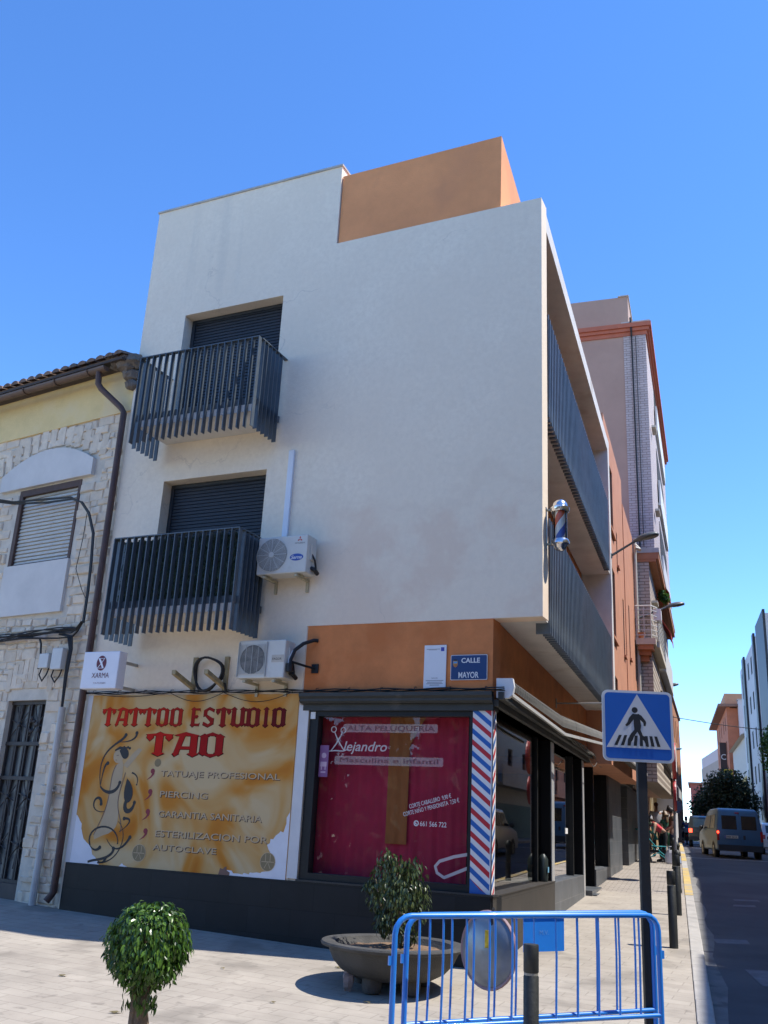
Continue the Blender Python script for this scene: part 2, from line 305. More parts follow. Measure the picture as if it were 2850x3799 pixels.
# ------------------------------------------------------------------ corner building
def plastermat():
    mt = bpy.data.materials.new("white_render"); mt.use_nodes = True; n = mt.node_tree.nodes; l = mt.node_tree.links; p = n["Principled BSDF"]; p.inputs["Roughness"].default_value = .9
    ge = n.new("ShaderNodeNewGeometry"); sp = n.new("ShaderNodeSeparateXYZ"); l.new(ge.outputs["Position"], sp.inputs[0])
    def noise(s, d=6):
        z = n.new("ShaderNodeTexNoise"); z.inputs["Scale"].default_value = s; z.inputs["Detail"].default_value = d; z.inputs["Roughness"].default_value = .6; l.new(ge.outputs["Position"], z.inputs["Vector"]); return z.outputs[0]
    def mapr(v, a, b, c=0., d=1.):
        q = n.new("ShaderNodeMapRange"); q.inputs[1].default_value = a; q.inputs[2].default_value = b; q.inputs[3].default_value = c; q.inputs[4].default_value = d; l.new(v, q.inputs[0]); return q.outputs[0]
    def math_(op, a, b):
        q = n.new("ShaderNodeMath"); q.operation = op
        for i, x in enumerate((a, b)):
            if isinstance(x, float): q.inputs[i].default_value = x
            else: l.new(x, q.inputs[i])
        return q.outputs[0]
    def mix(f, a, b):
        q = n.new("ShaderNodeMix"); q.data_type = 'RGBA'; l.new(f, q.inputs[0])
        for i, x in ((6, a), (7, b)):
            if isinstance(x, tuple): q.inputs[i].default_value = (*x, 1)
            else: l.new(x, q.inputs[i])
        return q.outputs[2]
    base = mix(mapr(noise(.8, 8), .4, .62), (.83, .705, .55), (.87, .75, .59))
    base = mix(mapr(noise(14, 5), .35, .7), base, (.79, .67, .52))
    # pinkish damp stain with an outline of its own, between about 0.9 m and 2.9 m above the eye on the lower wall
    zz = math_('ADD', sp.outputs[2], math_('MULTIPLY', noise(.55, 5), 3.2)); st = math_('MULTIPLY', mapr(zz, 7.55 - .05, 7.45 - .1), mapr(noise(.8, 6), .42, .52))
    rim = math_('MULTIPLY', mapr(zz, 7.7, 7.52), mapr(zz, 7.3, 7.48))
    base = mix(math_('MULTIPLY', math_('MULTIPLY', st, mapr(sp.outputs[0], -1.2, -.3)), .7), base, (.75, .58, .44)); base = mix(math_('MULTIPLY', math_('MULTIPLY', rim, mapr(sp.outputs[0], -1.2, -.3)), .16), base, (.64, .485, .365))
    # hairline cracks
    vo = n.new("ShaderNodeTexVoronoi"); vo.feature = 'DISTANCE_TO_EDGE'; vo.inputs["Scale"].default_value = .5; nv = n.new("ShaderNodeTexNoise"); nv.inputs["Scale"].default_value = 2.5; nv.inputs["Detail"].default_value = 5; l.new(ge.outputs["Position"], nv.inputs["Vector"])
    va = n.new("ShaderNodeVectorMath"); va.operation = 'MULTIPLY_ADD'; l.new(nv.outputs["Color"], va.inputs[0]); va.inputs[1].default_value = (.7, .7, .7); l.new(ge.outputs["Position"], va.inputs[2]); l.new(va.outputs[0], vo.inputs["Vector"])
    base = mix(math_('MULTIPLY', math_('MULTIPLY', mapr(vo.outputs["Distance"], .007, .002), mapr(noise(.6, 2), .52, .62)), .35), base, (.45, .38, .31))
    # rain streaks under the coping
    mp = n.new("ShaderNodeMapping"); mp.inputs["Scale"].default_value = (3.2, 3.2, .12); l.new(ge.outputs["Position"], mp.inputs[0]); ns = n.new("ShaderNodeTexNoise"); ns.inputs["Scale"].default_value = 1; ns.inputs["Detail"].default_value = 3; l.new(mp.outputs[0], ns.inputs["Vector"])
    base = mix(math_('MULTIPLY', mapr(ns.outputs[0], .6, .75), mapr(sp.outputs[2], 9.6, 10.2, 0., .14)), base, (.36, .34, .31))
    l.new(base, p.inputs["Base Color"])
    nb = n.new("ShaderNodeTexNoise"); nb.inputs["Scale"].default_value = 60; l.new(ge.outputs["Position"], nb.inputs["Vector"]); bp = n.new("ShaderNodeBump"); bp.inputs["Strength"].default_value = .25; bp.inputs["Distance"].default_value = .01; l.new(nb.outputs[0], bp.inputs["Height"]); l.new(bp.outputs[0], p.inputs["Normal"])
    return mt
plaster = plastermat()
orange = mat("orange_render", (.62, .21, .068), .9, .16, 2.2, bump=.25, bscale=50, dirt=(.55, .17, .05), dscale=1.6, dthr=.52)
orange2 = mat("faded_orange_render", (.78, .315, .125), .9, .1, 1.5, bump=.25, bscale=50, dirt=(.70, .285, .12), dscale=.9, dthr=.5)
steel = mat("grey_blue_painted_steel", (.078, .096, .112), .36, .15, 6, spec=.5)
shut = mat("charcoal_shutter", (.024, .027, .032), .55, .1, 8)
slate = brickmat("dark_slate_cladding", (.010, .0115, .0135), (.0145, .016, .0185), (.006, .0065, .0075), .62, .31, .004, 0, rough=.5, spec=.25, axes=dA, var=.2)
slateB = brickmat("grey_slate_cladding", (.070, .079, .090), (.098, .107, .118), (.17, .17, .17), .62, .31, .005, 0, rough=.45, spec=.45, axes=dB, var=.25)
slateC = brickmat("brown_slate_cladding", (.036, .032, .027), (.043, .037, .031), (.025, .022, .019), 1.2, .45, .004, 0, rough=.6, axes=dB, var=.25)
metal = mat("dark_grey_metal", (.014, .015, .0155), .5, .2, 5, spec=.3)
cornm = mat("weathered_grey_cornice", (.036, .037, .033), .6, .2, 4, dirt=(.075, .073, .065), dscale=3, dthr=.62)
whitem = mat("white_painted_metal", (.68, .68, .66), .5, .06, 5)
dark = mat("dark_interior", (.02, .02, .02), .9)
blackg = mat("black_polished_stone", (.006, .006, .007), .4, .1, 3, spec=.2)
glass = glassmat("shop_glass", (.86, .89, .89))
B = thing("corner_building", FA.p(0, -3, -1.5), "white and orange corner building with two dark barred balconies above a barber shop", "building")
ov = .613
mb = MB()
wall(mb, FA, 2.68, 6.32, -1.7, 10.08, 0, .3, [(3.575, 5.45, 2.72, 4.915), (3.57, 5.455, 5.6, 7.87)], .26)
wall(mb, FA, -.616, 2.68, 2.51, 8.62, 0, .27)
mb.box(FA, 2.56, 2.68, -.3, -.012, -1.7, 2.5)
B_w = mb.build("wall", plaster, B)
fp = lambda pts, z0, z1, mbx: mbx.prism([Vector((q.x, q.y, z0)) for q in pts], (0, 0, z1 - z0))
mb = MB()
fp([FB.p(.22, ov, 0), FB.p(8.95, ov, 0), FB.p(8.95, .0, 0), FB.p(.22, 0, 0)], 8.34, 8.63, mb)          # roof slab over the street balconies
fp([FB.p(8.95, ov + .003, 0), FB.p(9.27, ov + .003, 0), FB.p(9.27, -.2, 0), FB.p(8.95, -.2, 0)], 2.505, 8.64, mb)
fp([FB.p(.22, ov - .02, 0), FB.p(8.95, ov - .02, 0), FB.p(8.95, .0, 0), FB.p(.22, 0, 0)], 5.41, 5.62, mb)
fp([FB.p(.0, ov - .004, 0), FB.p(8.95, ov - .004, 0), FB.p(8.95, -.1, 0), FB.p(.06, -.1, 0)], 2.512, 2.74, mb)
mb.build("street_side_frame", mat("cream_render", (.62, .60, .565), .9, .1, 2.5, bump=.25, bscale=60, dirt=(.5, .45, .4), dscale=1.2, dthr=.6), B)
mb = MB(); fp([FA.p(.3, -.27, 0), FA.p(6.3, -.3, 0), FB.p(9.2, -6.0, 0), FB.p(9.2, -.02, 0)], 8.2, 8.44, mb); fp([FA.p(2.7, -.35, 0), FA.p(6.3, -.35, 0), FB.p(9.2, -5.9, 0), FB.p(9.2, -2.7, 0)], 8.44, 10.05, mb)
mb.build("roof", mat("grey_roof", (.3, .29, .27), .9), B)
mb = MB()
mb.box(FA, 0.02, 2.67, -.3, -.008, 1.42, 2.508); wall(mb, FB, .22, 9.3, 1.42, 2.506, -.004, .2); wall(mb, FB, .24, 8.94, 2.742, 8.33, -.01, .2, [(1.2, 3.4, 2.76, 4.95), (5, 7.2, 2.76, 4.95), (1.2, 3.4, 5.64, 7.85), (5, 7.2, 5.64, 7.85)], .15)
mb.build("orange_wall", orange, B)
mb = MB(); mb.box(FB, .24, 8.94, -.6, -.22, 2.7, 8.3); mb.box(FA, 3.3, 5.7, -.9, -.34, 2.6, 8.); mb.build("room_interior", dark, B)
mb = MB(); P = [FA.p(.0, -.03, 0), FA.p(2.665, -.03, 0), FB.p(5.2, -2.5, 0), FB.p(5.2, -.06, 0)]; fp(P, 8.5, 9.9, mb); mb.build("rooftop_box", orange2, B)
mb = MB(); cpm = mat("grey_coping", (.42, .40, .37), .85, .2, 3)
mb.box(FA, 2.66, 6.34, -.31, .02, 10.08, 10.115); mb.build("coping", cpm, B)
# windows with roller shutters and balconies on the plaza side
for k, (z0, z1, zb) in enumerate(((2.72, 4.915, 0), (5.6, 7.87, 1))):
    mb = MB(); mb.box(FA, 3.58, 3.64, -.27, -.2, z0 + .03, z1 - .005); mb.box(FA, 5.385, 5.445, -.27, -.2, z0 + .03, z1 - .005); mb.box(FA, 3.64, 5.385, -.27, -.2, z1 - .06, z1 - .005)
    fr = mb.build("window", shut, B); mb = MB(); z = z0 + .03
    while z < z1 - .07: mb.hexa([FA.p(3.64, -.26, z), FA.p(5.385, -.26, z), FA.p(5.385, -.214, z + .003), FA.p(3.64, -.214, z + .003), FA.p(3.64, -.26, z + .052), FA.p(5.385, -.26, z + .052), FA.p(5.385, -.222, z + .05), FA.p(3.64, -.222, z + .05)]); z += .055
    mb.build("roller_shutter", shut, fr)
    zt, zl = (3.745, 2.335) if k == 0 else (6.695, 5.27); zs0 = zl + .27; zs1 = zs0 + .14
    s0, s1, oo = 3.41, 5.56, .8
    mb = MB(); mb.box(FA, s0 + .06, s1 - .06, .0, oo - .08, zs0, zs1); bal = mb.build("balcony", mat("balcony_render", (.62, .59, .54), .9, .1, 3, bump=.2), B)
    mb = MB(); n = 19; sg = .012
    for i in range(n):
        s = s0 + (s1 - s0) * i / (n - 1); mb.box(FA, s - .007, s + .007, oo - .075, oo, zl, zt)
    for i in range(1, 7):
        o = oo - .105 * i - .02
        for s in (s0, s1): mb.box(FA, s - .034, s + .034, o - .006, o + .006, zl - (.05 if s == s1 else .0), zt - .012)
    mb.build("bars", steel, bal)
    mb = MB(); mb.box(FA, s0, s1, oo - .072, oo - .002, zt, zt + .014)
    for s in (s0, s1): mb.box(FA, s - .03, s + .03, .0, oo - .073, zt - .01, zt + .006)
    mb.box(FA, s0 + .01, s1 - .01, oo - .118, oo - .078, zs1 - .03, zs1 + .07)
    for s in (s0 + .05, s1 - .05): mb.box(FA, s - .02, s + .02, 0, oo - .12, zs1 - .03, zs1 + .07)
    mb.build("railing_frame", steel, bal)
    if k == 0:
        mb = MB(); mb.box(FA, s0 + .05, s1 - .12, oo - .17, oo - .13, zs1 + .01, zt - .03); mb.box(FA, s0 + .05, s0 + .085, .1, oo - .18, zs1 + .01, zt - .03)
        for i in range(5200):
            s = random.uniform(s0 + .05, s1 - .12); z = random.uniform(zs1 + .02, zt - .02); o = oo - .127 + random.uniform(0, .02); a = random.uniform(0, 6.3); r = random.uniform(.012, .026)
            mb.poly([FA.p(s + r * math.cos(a), o, z + r * math.sin(a)), FA.p(s + r * .5 * math.cos(a + 1.5), o + random.uniform(0, .018), z + r * .5 * math.sin(a + 1.5)), FA.p(s - r * math.cos(a), o + .01, z - r * math.sin(a)), FA.p(s + r * .5 * math.cos(a - 1.5), o + random.uniform(0, .018), z + r * .5 * math.sin(a - 1.5))])
        mb.build("hedge_screen", leafmat("artificial_hedge", (.006, .016, .009), (.018, .05, .02), .5, .1), bal, recalc=False)
# street balconies with long rows of blades
for zl, zt in ((2.385, 3.93), (5.375, 6.98)):
    mb = MB(); s = .42; mb.box(FB, .36, .385, .455, ov + .03, zl - .01, zt - .12)
    while s < 8.6: mb.box(FB, s - .02, s + .02, ov - .10, ov + .02, zl, zt); s += .15
    bl = mb.build("street_balcony_bars", mat("weathered_blue_grey_steel", (.115, .14, .16), .4, .2, 3), B); mb = MB(); mb.box(FB, .4, 8.62, ov - .1, ov - .02, zt + .002, zt + .022); mb.box(FB, .4, 8.62, ov - .16, ov - .125, zl + .3, zl + .36); mb.build("railing_frame", steel, bl)
# ground floor: cornice, plinth, pillars
mb = MB()
A0 = lambda s, o, z: FA.p(s, o, z)
prof = [(0, 1.452), (.07, 1.452), (.10, 1.48), (.10, 1.51), (.13, 1.54), (.13, 1.585), (0, 1.595)]
for i in range(len(prof)):
    (o0, z0), (o1, z1) = prof[i], prof[(i + 1) % len(prof)]
    mb.poly([FA.p(2.66, o0, z0), FA.p(-.1 * o0, o0, z0), FA.p(-.1 * o1, o1, z1), FA.p(2.66, o1, z1)])
mb.poly([FA.p(2.66, o, z) for o, z in prof])
mb.box(FA, .0, 2.64, -.2, .02, 1.366, 1.45)
cr = mb.build("cornice", cornm, B)
mb = MB(); mb.box(FB, .0, 20.5, -.25, .06, 1.42, 1.5); mb.box(FB, -.03, 20.5, .06, .13, 1.50, 1.59); mb.build("street_cornice", cornm, B)
mb = MB(); mb.box(FA, .0, 6.28, -.4, .025, -1.9, -.745); mb.build("plinth", slate, B)
mb = MB(); mb.box(FA, -.03, 2.56, -.15, .032, -.744, -.722); mb.build("window_ledge", mat("slate_ledge", (.02, .021, .023), .5, .2, 5), B)
mb = MB(); mb.box(FB, .01, 4.62, -.3, .02, -1.8, -.752); mb.box(FB, .01, 4.62, -.3, .028, -.751, -.735); mb.build("street_plinth", slateC, B)
mb = MB(); mb.box(FB, 4.621, 8.6, -.3, .0, -1.8, -.765); mb.box(FB, 10.48, 14.1, -.3, .0, -1.5, -.725); mb.box(FB, 8.7, 10.4, -.5, .12, -1.5, -1.06); mb.box(FB, 13.55, 16.9, -.3, -.004, -1.5, 1.42); mb.box(FB, 19., 24.5, -.3, -.004, -1.3, 1.42); mb.box(FB, 17, 19, -.7, -.6, -1.2, 1.42); mb.build("street_cladding", slateB, B)
mb = MB()
for a, b, z in ((4.45, 4.72, -.76), (8.40, 8.62, -1.2), (13.2, 13.55, -.72)): mb = MB(); mb.box(FB, a, b, -.24, -.012, z, 1.42); mb.build("pillar", blackg, B)
mb = MB(); mb.box(FB, 8.63, 10.48, -1.0, -.9, -1.06, 1.42); mb.box(FB, 10.4, 10.48, -.899, -.02, -1.06, 1.42); mb.build("door_recess", blackg, B)
mb = MB()
for a, b, z in ((4.45, 4.72, -.76), (8.40, 8.62, -1.2)): mb = MB(); mb.box(FB, a - .0, b, -.011, .004, z, 1.40); mb.build("pillar_lit_front", mat("pale_lit_front", (.5, .5, .49), .4, .1, 5, metal=.3), B)  # sunlit fronts of the black pillars, put into the colour as pale slabs
mb = MB(); mb.box(FB, 8.75, 9.35, .1, .2, -1.3, -1.13); mb.build("door_step", slateB, B)
# barber's front window
mb = MB()
mb.box(FA, 2.42, 2.545, -.16, -.02, -.72, 1.365); mb.box(FA, .27, 2.42, -.16, -.02, -.72, -.64); mb.box(FA, .27, 2.42, -.16, -.02, 1.3, 1.365); mb.box(FA, .27, .31, -.16, -.02, -.64, 1.3)
shopw = mb.build("shop_window", metal, B)
mb = MB(); mb.poly([FA.p(.31, -.1, -.64), FA.p(2.42, -.1, -.64), FA.p(2.42, -.1, 1.3), FA.p(.31, -.1, 1.3)]); mb.build("pane", glass, shopw)
pale = glassmat("frosted_lettering_band", (1, 1, 1), 1.1, .27, (.85, .78, .74))
lett = glassmat("pale_window_lettering", (1, 1, 1), 1.1, .55, (.85, .82, .8))
whl = mat("white_lettering", (.75, .74, .73), .6, .02)
def rrect(a0, a1, z0, z1, r): return arc(a1 - r, z1 - r, r, 0, math.pi / 2, 4) + arc(a0 + r, z1 - r, r, math.pi / 2, math.pi, 4) + arc(a0 + r, z0 + r, r, math.pi, 1.5 * math.pi, 4) + arc(a1 - r, z0 + r, r, 1.5 * math.pi, 2 * math.pi, 4)
mb = MB()
for q in (rrect(.758, 2.075, 1.10, 1.207, .02), rrect(.672, 2.179, .692, .80, .02)): mb.poly([FA.p(a, -.094, z) for a, z in q])
bd = mb.build("lettering_band", pale, shopw)
dl = mat("dark_red_lettering", (.16, .05, .06), .7, .05)
mb = MB(); text(mb, FA, "ALTA PELUQUERÍA", 1.41, 1.122, .066, -.091, align='C', width=1.22); text(mb, FA, "Masculina e infantil", 1.42, .722, .062, -.091, align='C', width=1.36); mb.build("band_lettering", dl, shopw)
mb = MB(); text(mb, FA, "lejandro", 2.06, .865, .125, -.092, shear=.25, width=.62, bold=.01)
mb.ribbon(FA, [(2.24, .86, .006), (2.17, .95, .009), (2.11, 1.05, .008), (2.085, 1.12, .006)], -.092); mb.ribbon(FA, [(2.05, .87, .007), (2.12, .96, .009), (2.17, 1.04, .008), (2.2, 1.1, .006)], -.0915); mb.ribbon(FA, [(2.28, .855, .004), (2.18, .865, .008), (2.06, .86, .008), (1.99, .885, .004)], -.091)
for cx, cz in ((2.075, 1.125), (2.215, 1.135)): mb.ribbon(FA, [(a, z, .006) for a, z in arc(cx, cz, .036, 0, 6.283, 14)], -.0905)
mb.ribbon(FA, [(.31, -.3, .018), (.5, -.34, .018), (.68, -.40, .018), (.735, -.46, .018), (.71, -.53, .018), (.62, -.58, .018), (.5, -.53, .018), (.31, -.45, .018)], -.092)
mb.build("window_emblem", lett, shopw)
mb = MB(); rr = .145
text(mb, FA, "CORTE CABALLERO  9,90 €", 1.095, .185, .052, -.09, rot=rr + .12, width=.565); text(mb, FA, "CORTE NIÑO Y PENSIONISTA  7,50 €", 1.17, .09, .052, -.09, rot=rr + .12, width=.75); text(mb, FA, "661 566 722", .95, -.012, .06, -.09, width=.345)
mb.ribbon(FA, [(a, z, .006) for a, z in arc(1.0, .018, .028, 0, 6.283, 14)], -.09); mb.ribbon(FA, [(1.012, .03, .004), (1.01, .015, .007), (.99, .004, .004)], -.09)
mb.build("price_lettering", whl, shopw)
mb = MB(); mb.box(FA, 2.27, 2.4, -.096, -.09, .53, .93); st = mb.build("window_sticker", mat("violet_sticker", (.22, .09, .22), .6, .1), shopw)
mb = MB(); mb.face(FA, arc(2.335, .8, .035, 0, 6.283, 12), -.088, .002); mb.box(FA, 2.29, 2.38, -.09, -.0885, .66, .72); mb.box(FA, 2.30, 2.37, -.09, -.0885, .58, .6); mb.box(FA, 2.30, 2.315, -.09, -.0885, .62, .66); mb.box(FA, 2.355, 2.37, -.09, -.0885, .62, .66); mb.build("sticker_print", mat("pale_violet", (.5, .35, .45), .6), st)
mb = MB(); mb.box(FA, 2.46, 2.53, -.019, -.005, 1.26, 1.35); mb.build("alarm_box", whitem, shopw)
# striped corner post
mb = MB(); mb.box(FA, .02, .268, -.18, -.012, -.742, 1.372); post = mb.build("corner_post", mat("white_post", (.74, .74, .74), .35, .04), B)
red = mat("barber_red", (.50, .02, .035), .4, .05); blu = mat("barber_blue", (.018, .12, .42), .4, .05)
def clipz(pts, z0, z1):
    for sgn, lim in ((1, z0), (-1, z1)):
        out = []
        for i in range(len(pts)):
            p, q = pts[i - 1], pts[i]; dp, dq = sgn * (p[1] - lim), sgn * (q[1] - lim)
            if (dp < 0) != (dq < 0): t = dp / (dp - dq); out.append((p[0] + (q[0] - p[0]) * t, lim))
            if dq >= 0: out.append(q)
        pts = out
        if not pts: return []
    return pts
def stripes(mb, fr, a0, a1, d0, d1, z0, z1, o, ph):
    z = z0 - .6 + ph
    while z < z1 + .6:
        q = clipz([(a0, z + d0), (a1, z + d1), (a1, z + d1 + .066), (a0, z + d0 + .066)], z0, z1)
        if q: mb.poly([fr.p(a, o, zz) for a, zz in q])
        z += .264
for nm, m_, ph in (("red_stripes", red, 0.), ("blue_stripes", blu, .132)):
    mb = MB(); stripes(mb, FA, .268, .03, .19, 0., -.742, 1.372, -.010, ph); stripes(mb, FB, .0, .13, 0., .12, -.742, 1.372, .004, ph); mb.build(nm, m_, post)
mb = MB(); mb.face(FA, [(.268, -.742), (.03, -.742), (.03, -.735), (.15, -.67), (.268, -.56)], -.0085, .001); mb.build("blue_foot", blu, post)
mb = MB(); mb.poly([FB.p(.0, .002, -.742), FB.p(.13, .002, -.742), FB.p(.13, .002, 1.372), FB.p(.0, .002, 1.372)]); mb.poly([FB.p(.13, .002, -.742), FB.p(.13, -.15, -.742), FB.p(.13, -.15, 1.372), FB.p(.13, .002, 1.372)]); mb.build("post_side", MATS["white_post"], post)
# street windows: glass set back on a deep ledge
for a, b, z in ((.14, 4.44, -.735), (4.73, 7.7, -.765), (10.5, 13.2, -.725)):
    mb = MB(); mb.poly([FB.p(a, -.17, z), FB.p(b, -.17, z), FB.p(b, -.17, 1.42), FB.p(a, -.17, 1.42)]); g = mb.build("street_window", glass, B)
for q in ((3.86, 3.95, -.21, -.13, -.735, 1.42), (7.7, 7.78, -.22, -.1, -.76, 1.42)): mb = MB(); mb.box(FB, *q); mb.build("window_mullion", metal, B)
mb = MB(); mb.box(FB, 7.78, 8.40, -.5, -.45, -.76, 1.42); mb.build("dark_door", blackg, B)
mb = MB(); mb.box(FB, 6.82, 7.68, -.2, -.18, -.7, 1.1); pl = mb.build("price_board", mat("teal_panel", (.16, .36, .36), .5, .06), B)
mb = MB(); mb.box(FB, 7.1, 7.4, -.165, -.16, -.02, .08); mb.build("opening_hours_card", whl, pl)
mb = MB()
for k in range(14):
    z = .98 - k * .118; mb.box(FB, 6.9, 6.9 + random.uniform(.35, .7), -.179, -.174, z, z + .028)
mb.build("price_lines", mat("teal_print", (.35, .55, .54), .6), pl)
# room behind the shop windows
mb = MB(); P = [FA.p(.6, -.62, 0), FA.p(5.5, -.62, 0), FB.p(14, -4.2, 0), FB.p(14, -.62, 0)]; fp(P, -.86, -.8, mb); fp(P, 1.5, 1.6, mb); mb.box(FB, 4.4, 14, -3.6, -3.5, -.8, 1.5); mb.box(FB, 13.9, 14, -3.5, -.3, -.8, 1.5); mb.box(FB, 1.2, 4.4, -4.0, -3.9, -.8, 1.5); mb.box(FA, 2.6, 2.68, -5, -.4, -.8, 1.5); mb.build("shop_interior", mat("shop_room", (.10, .10, .095), .8), B)
# waste container like things seen on the ledge inside
mb = MB(); mb.lathe(FB.p(4.15, -.09, -.733), [(.07, 0), (.08, .05), (.08, .32), (.05, .37), (.03, .4)], 14); o_ = mb.build("wall_bin", mat("dark_green_plastic", (.02, .03, .028), .4), smooth=True, label="small dark bin standing on the black ledge beside the first street pillar", cat="bin")
mb = MB(); mb.box(FB, 4.10, 4.2, -.012, -.006, -.60, -.52); mb.build("bin_label", mat("label_blue", (.15, .35, .5), .6), o_)
# curtain
mb = MB(); mb.box(FA, .3, 2.62, -.5, -.42, -.8, 1.44); mb.box(FA, .3, .34, -.419, -.19, -.8, 1.44); mb.build("sun_blocking_panel", dark, B)  # unseen dark panels added to keep the sun off the curtain
mb = MB()
def curtain(mb, a0, a1, z0, z1, o, wv, n): 
    for i in range(n):
        p, q = a0 + (a1 - a0) * i / n, a0 + (a1 - a0) * (i + 1) / n; f = lambda a: o + wv * math.sin(a * 23) + wv * .6 * math.sin(a * 51 + 1)
        mb.poly([FA.p(p, f(p), z0), FA.p(q, f(q), z0), FA.p(q, f(q), z1), FA.p(p, f(p), z1)])
curtain(mb, .42, 2.5, -.70, 1.4, -.3, .006, 90); cu = mb.build("curtain", mat("crimson_curtain", (.42, .012, .048), .8, .12, 3), smooth=True, label="crimson curtain with an orange band behind the barber's window", cat="curtain")
mb = MB(); curtain(mb, 1.2, 1.485, -.24, 1.4, -.272, .006, 14); mb.poly([FA.p(1.2, -.27, .95), FA.p(1.12, -.268, 1.1), FA.p(.93, -.265, 1.4), FA.p(1.2, -.27, 1.4)]); mb.build("orange_band", mat("orange_drape", (.34, .10, .022), .8, .1, 3), cu)
# ------------------------------------------------------------------ things on the plaza facade
def stainm(): 
    mt = bpy.data.materials.new("airbrushed_panel"); mt.use_nodes = True; n = mt.node_tree.nodes; l = mt.node_tree.links; p = n["Principled BSDF"]; p.inputs["Roughness"].default_value = .85; p.inputs["Specular IOR Level"].default_value = .2
    tc = n.new("ShaderNodeNewGeometry"); mp = n.new("ShaderNodeMapping"); mp.inputs["Rotation"].default_value = (.3, .6, 0); l.new(tc.outputs["Position"], mp.inputs[0])
    nz = n.new("ShaderNodeTexNoise"); nz.inputs["Scale"].default_value = .95; nz.inputs["Detail"].default_value = 2.5; nz.inputs["Distortion"].default_value = 2.2; nz.inputs["Roughness"].default_value = .45; l.new(mp.outputs[0], nz.inputs["Vector"])
    cr = n.new("ShaderNodeValToRGB"); e = cr.color_ramp.elements; e[0].position = .36; e[0].color = (.58, .43, .235, 1); e[1].position = .74; e[1].color = (.50, .17, .022, 1)
    x = e.new(.5); x.color = (.56, .33, .12, 1); x = e.new(.62); x.color = (.54, .22, .036, 1); l.new(nz.outputs[0], cr.inputs[0]); l.new(cr.outputs[0], p.inputs["Base Color"]); return mt
T = thing("tattoo_billboard", FA.p(4.5, .01, -.75), "large orange airbrushed tattoo studio panel with red gothic lettering and torn corners", "billboard")
mb = MB(); mb.box(FA, 2.715, 6.22, .001, .014, -.744, 1.588); mb.build("panel", stainm(), T)
for q in ((6.225, 6.31, .001, .012, -.744, 1.588), (2.555, 2.70, .001, .012, -.72, 1.44)): mb = MB(); mb.box(FA, *q); mb.build("white_margin", mat("white_margin", (.64, .63, .62), .8, .05), T)
torn = mat("torn_white_patch", (.72, .72, .75), .85, .05)
def ragged(pts, k=4, a=.02):
    out = []
    for i in range(len(pts)):
        p, q = pts[i], pts[(i + 1) % len(pts)]; out.append(p)
        if len(p) > 2: continue
        for j in range(1, k): t = j / k; out.append((p[0] + (q[0] - p[0]) * t + random.uniform(-a, a), p[1] + (q[1] - p[1]) * t + random.uniform(-a, a)))
    return [(p[0], p[1]) for p in out]
for pts in ([(6.22, -.744, 0), (6.22, -.1), (6.10, -.22), (6.03, -.42), (5.86, -.56), (5.7, -.744, 0)], [(2.715, -.744, 0), (3.72, -.744), (3.6, -.68), (3.35, -.72), (3.2, -.69), (3.0, -.66), (2.93, -.5), (3.02, -.34), (2.9, -.22), (2.78, -.14), (2.715, .12, 0)], [(5.35, -.744, 0), (5.3, -.70), (5.2, -.744, 0)]):
    mb = MB(); mb.poly([FA.p(a, .0155, z) for a, z in ragged(pts)]); mb.build("torn_patch", torn, T)
mb = MB(); mb.poly([FA.p(a, .017, z) for a, z in ragged([(3.72, -.744, 0), (3.7, -.66), (3.6, -.64), (3.55, -.744, 0)])]); mb.build("bare_patch", mat("bare_plaster_patch", (.2, .12, .09), .9), T)
# gothic lettering from pointed strokes
def dia(st, x, z0, z1, w, sp=.09, foot=True, head=True):
    """a vertical stem with spurred, pointed ends"""
    pts = [(x - w / 2, z0 + .16), (x - w / 2 - sp, z0 + .13), (x, z0), (x + w / 2 + sp, z0 + .13), (x + w / 2, z0 + .16)] if foot else [(x - w / 2, z0), (x + w / 2, z0)]
    pts += [(x + w / 2, z1 - .16), (x + w / 2 + sp, z1 - .13), (x, z1), (x - w / 2 - sp, z1 - .13), (x - w / 2, z1 - .16)] if head else [(x + w / 2, z1), (x - w / 2, z1)]
    st.append(pts)
def hang(st, x, z, s=1): st.append([(x - .10, z + .07), (x - .14, z - .06), (x, z - .2), (x + .14, z - .06), (x + .10, z + .07)])
G = {}
def g_T(): s = []; dia(s, .5, 0, 1, .28, .12); s.append([(.06, .84), (.94, .84), (1.04, .90), (.5, .95), (-.04, .90)]); hang(s, .12, .82); hang(s, .88, .82); return s
def g_A():
    s = []; dia(s, .84, 0, .86, .26, .1, head=False); s.append([(.02, .13), (.14, 0), (.30, .13), (.28, .16), (.48, .86), (.26, .86), (.08, .16)]); s.append([(.16, .84), (.98, .84), (1.02, .88), (.5, 1), (.06, .88)]); s.append([(.24, .30), (.74, .30), (.74, .42), (.24, .42)]); return s
def g_O():
    s = []; dia(s, .2, .06, .94, .26, .06); dia(s, .8, .06, .94, .26, .06); s.append([(.1, .86), (.9, .86), (.5, 1)]); s.append([(.1, .14), (.5, 0), (.9, .14)]); return s
def g_D():
    s = g_O(); s.append([(-.05, .80), (.2, .80), (.2, .9), (-.05, .94)]); s.append([(-.05, .06), (.2, .1), (.2, .2), (-.05, .2)]); return s
def g_E():
    s = []; dia(s, .25, 0, 1, .28, .1); s.append([(.2, .84), (.75, .84), (.86, .78), (.8, .94), (.2, .93)]); s.append([(.2, .45), (.58, .45), (.7, .54), (.58, .6), (.2, .56)]); s.append([(.2, .08), (.8, .06), (.88, .22), (.75, .17), (.2, .18)]); return s
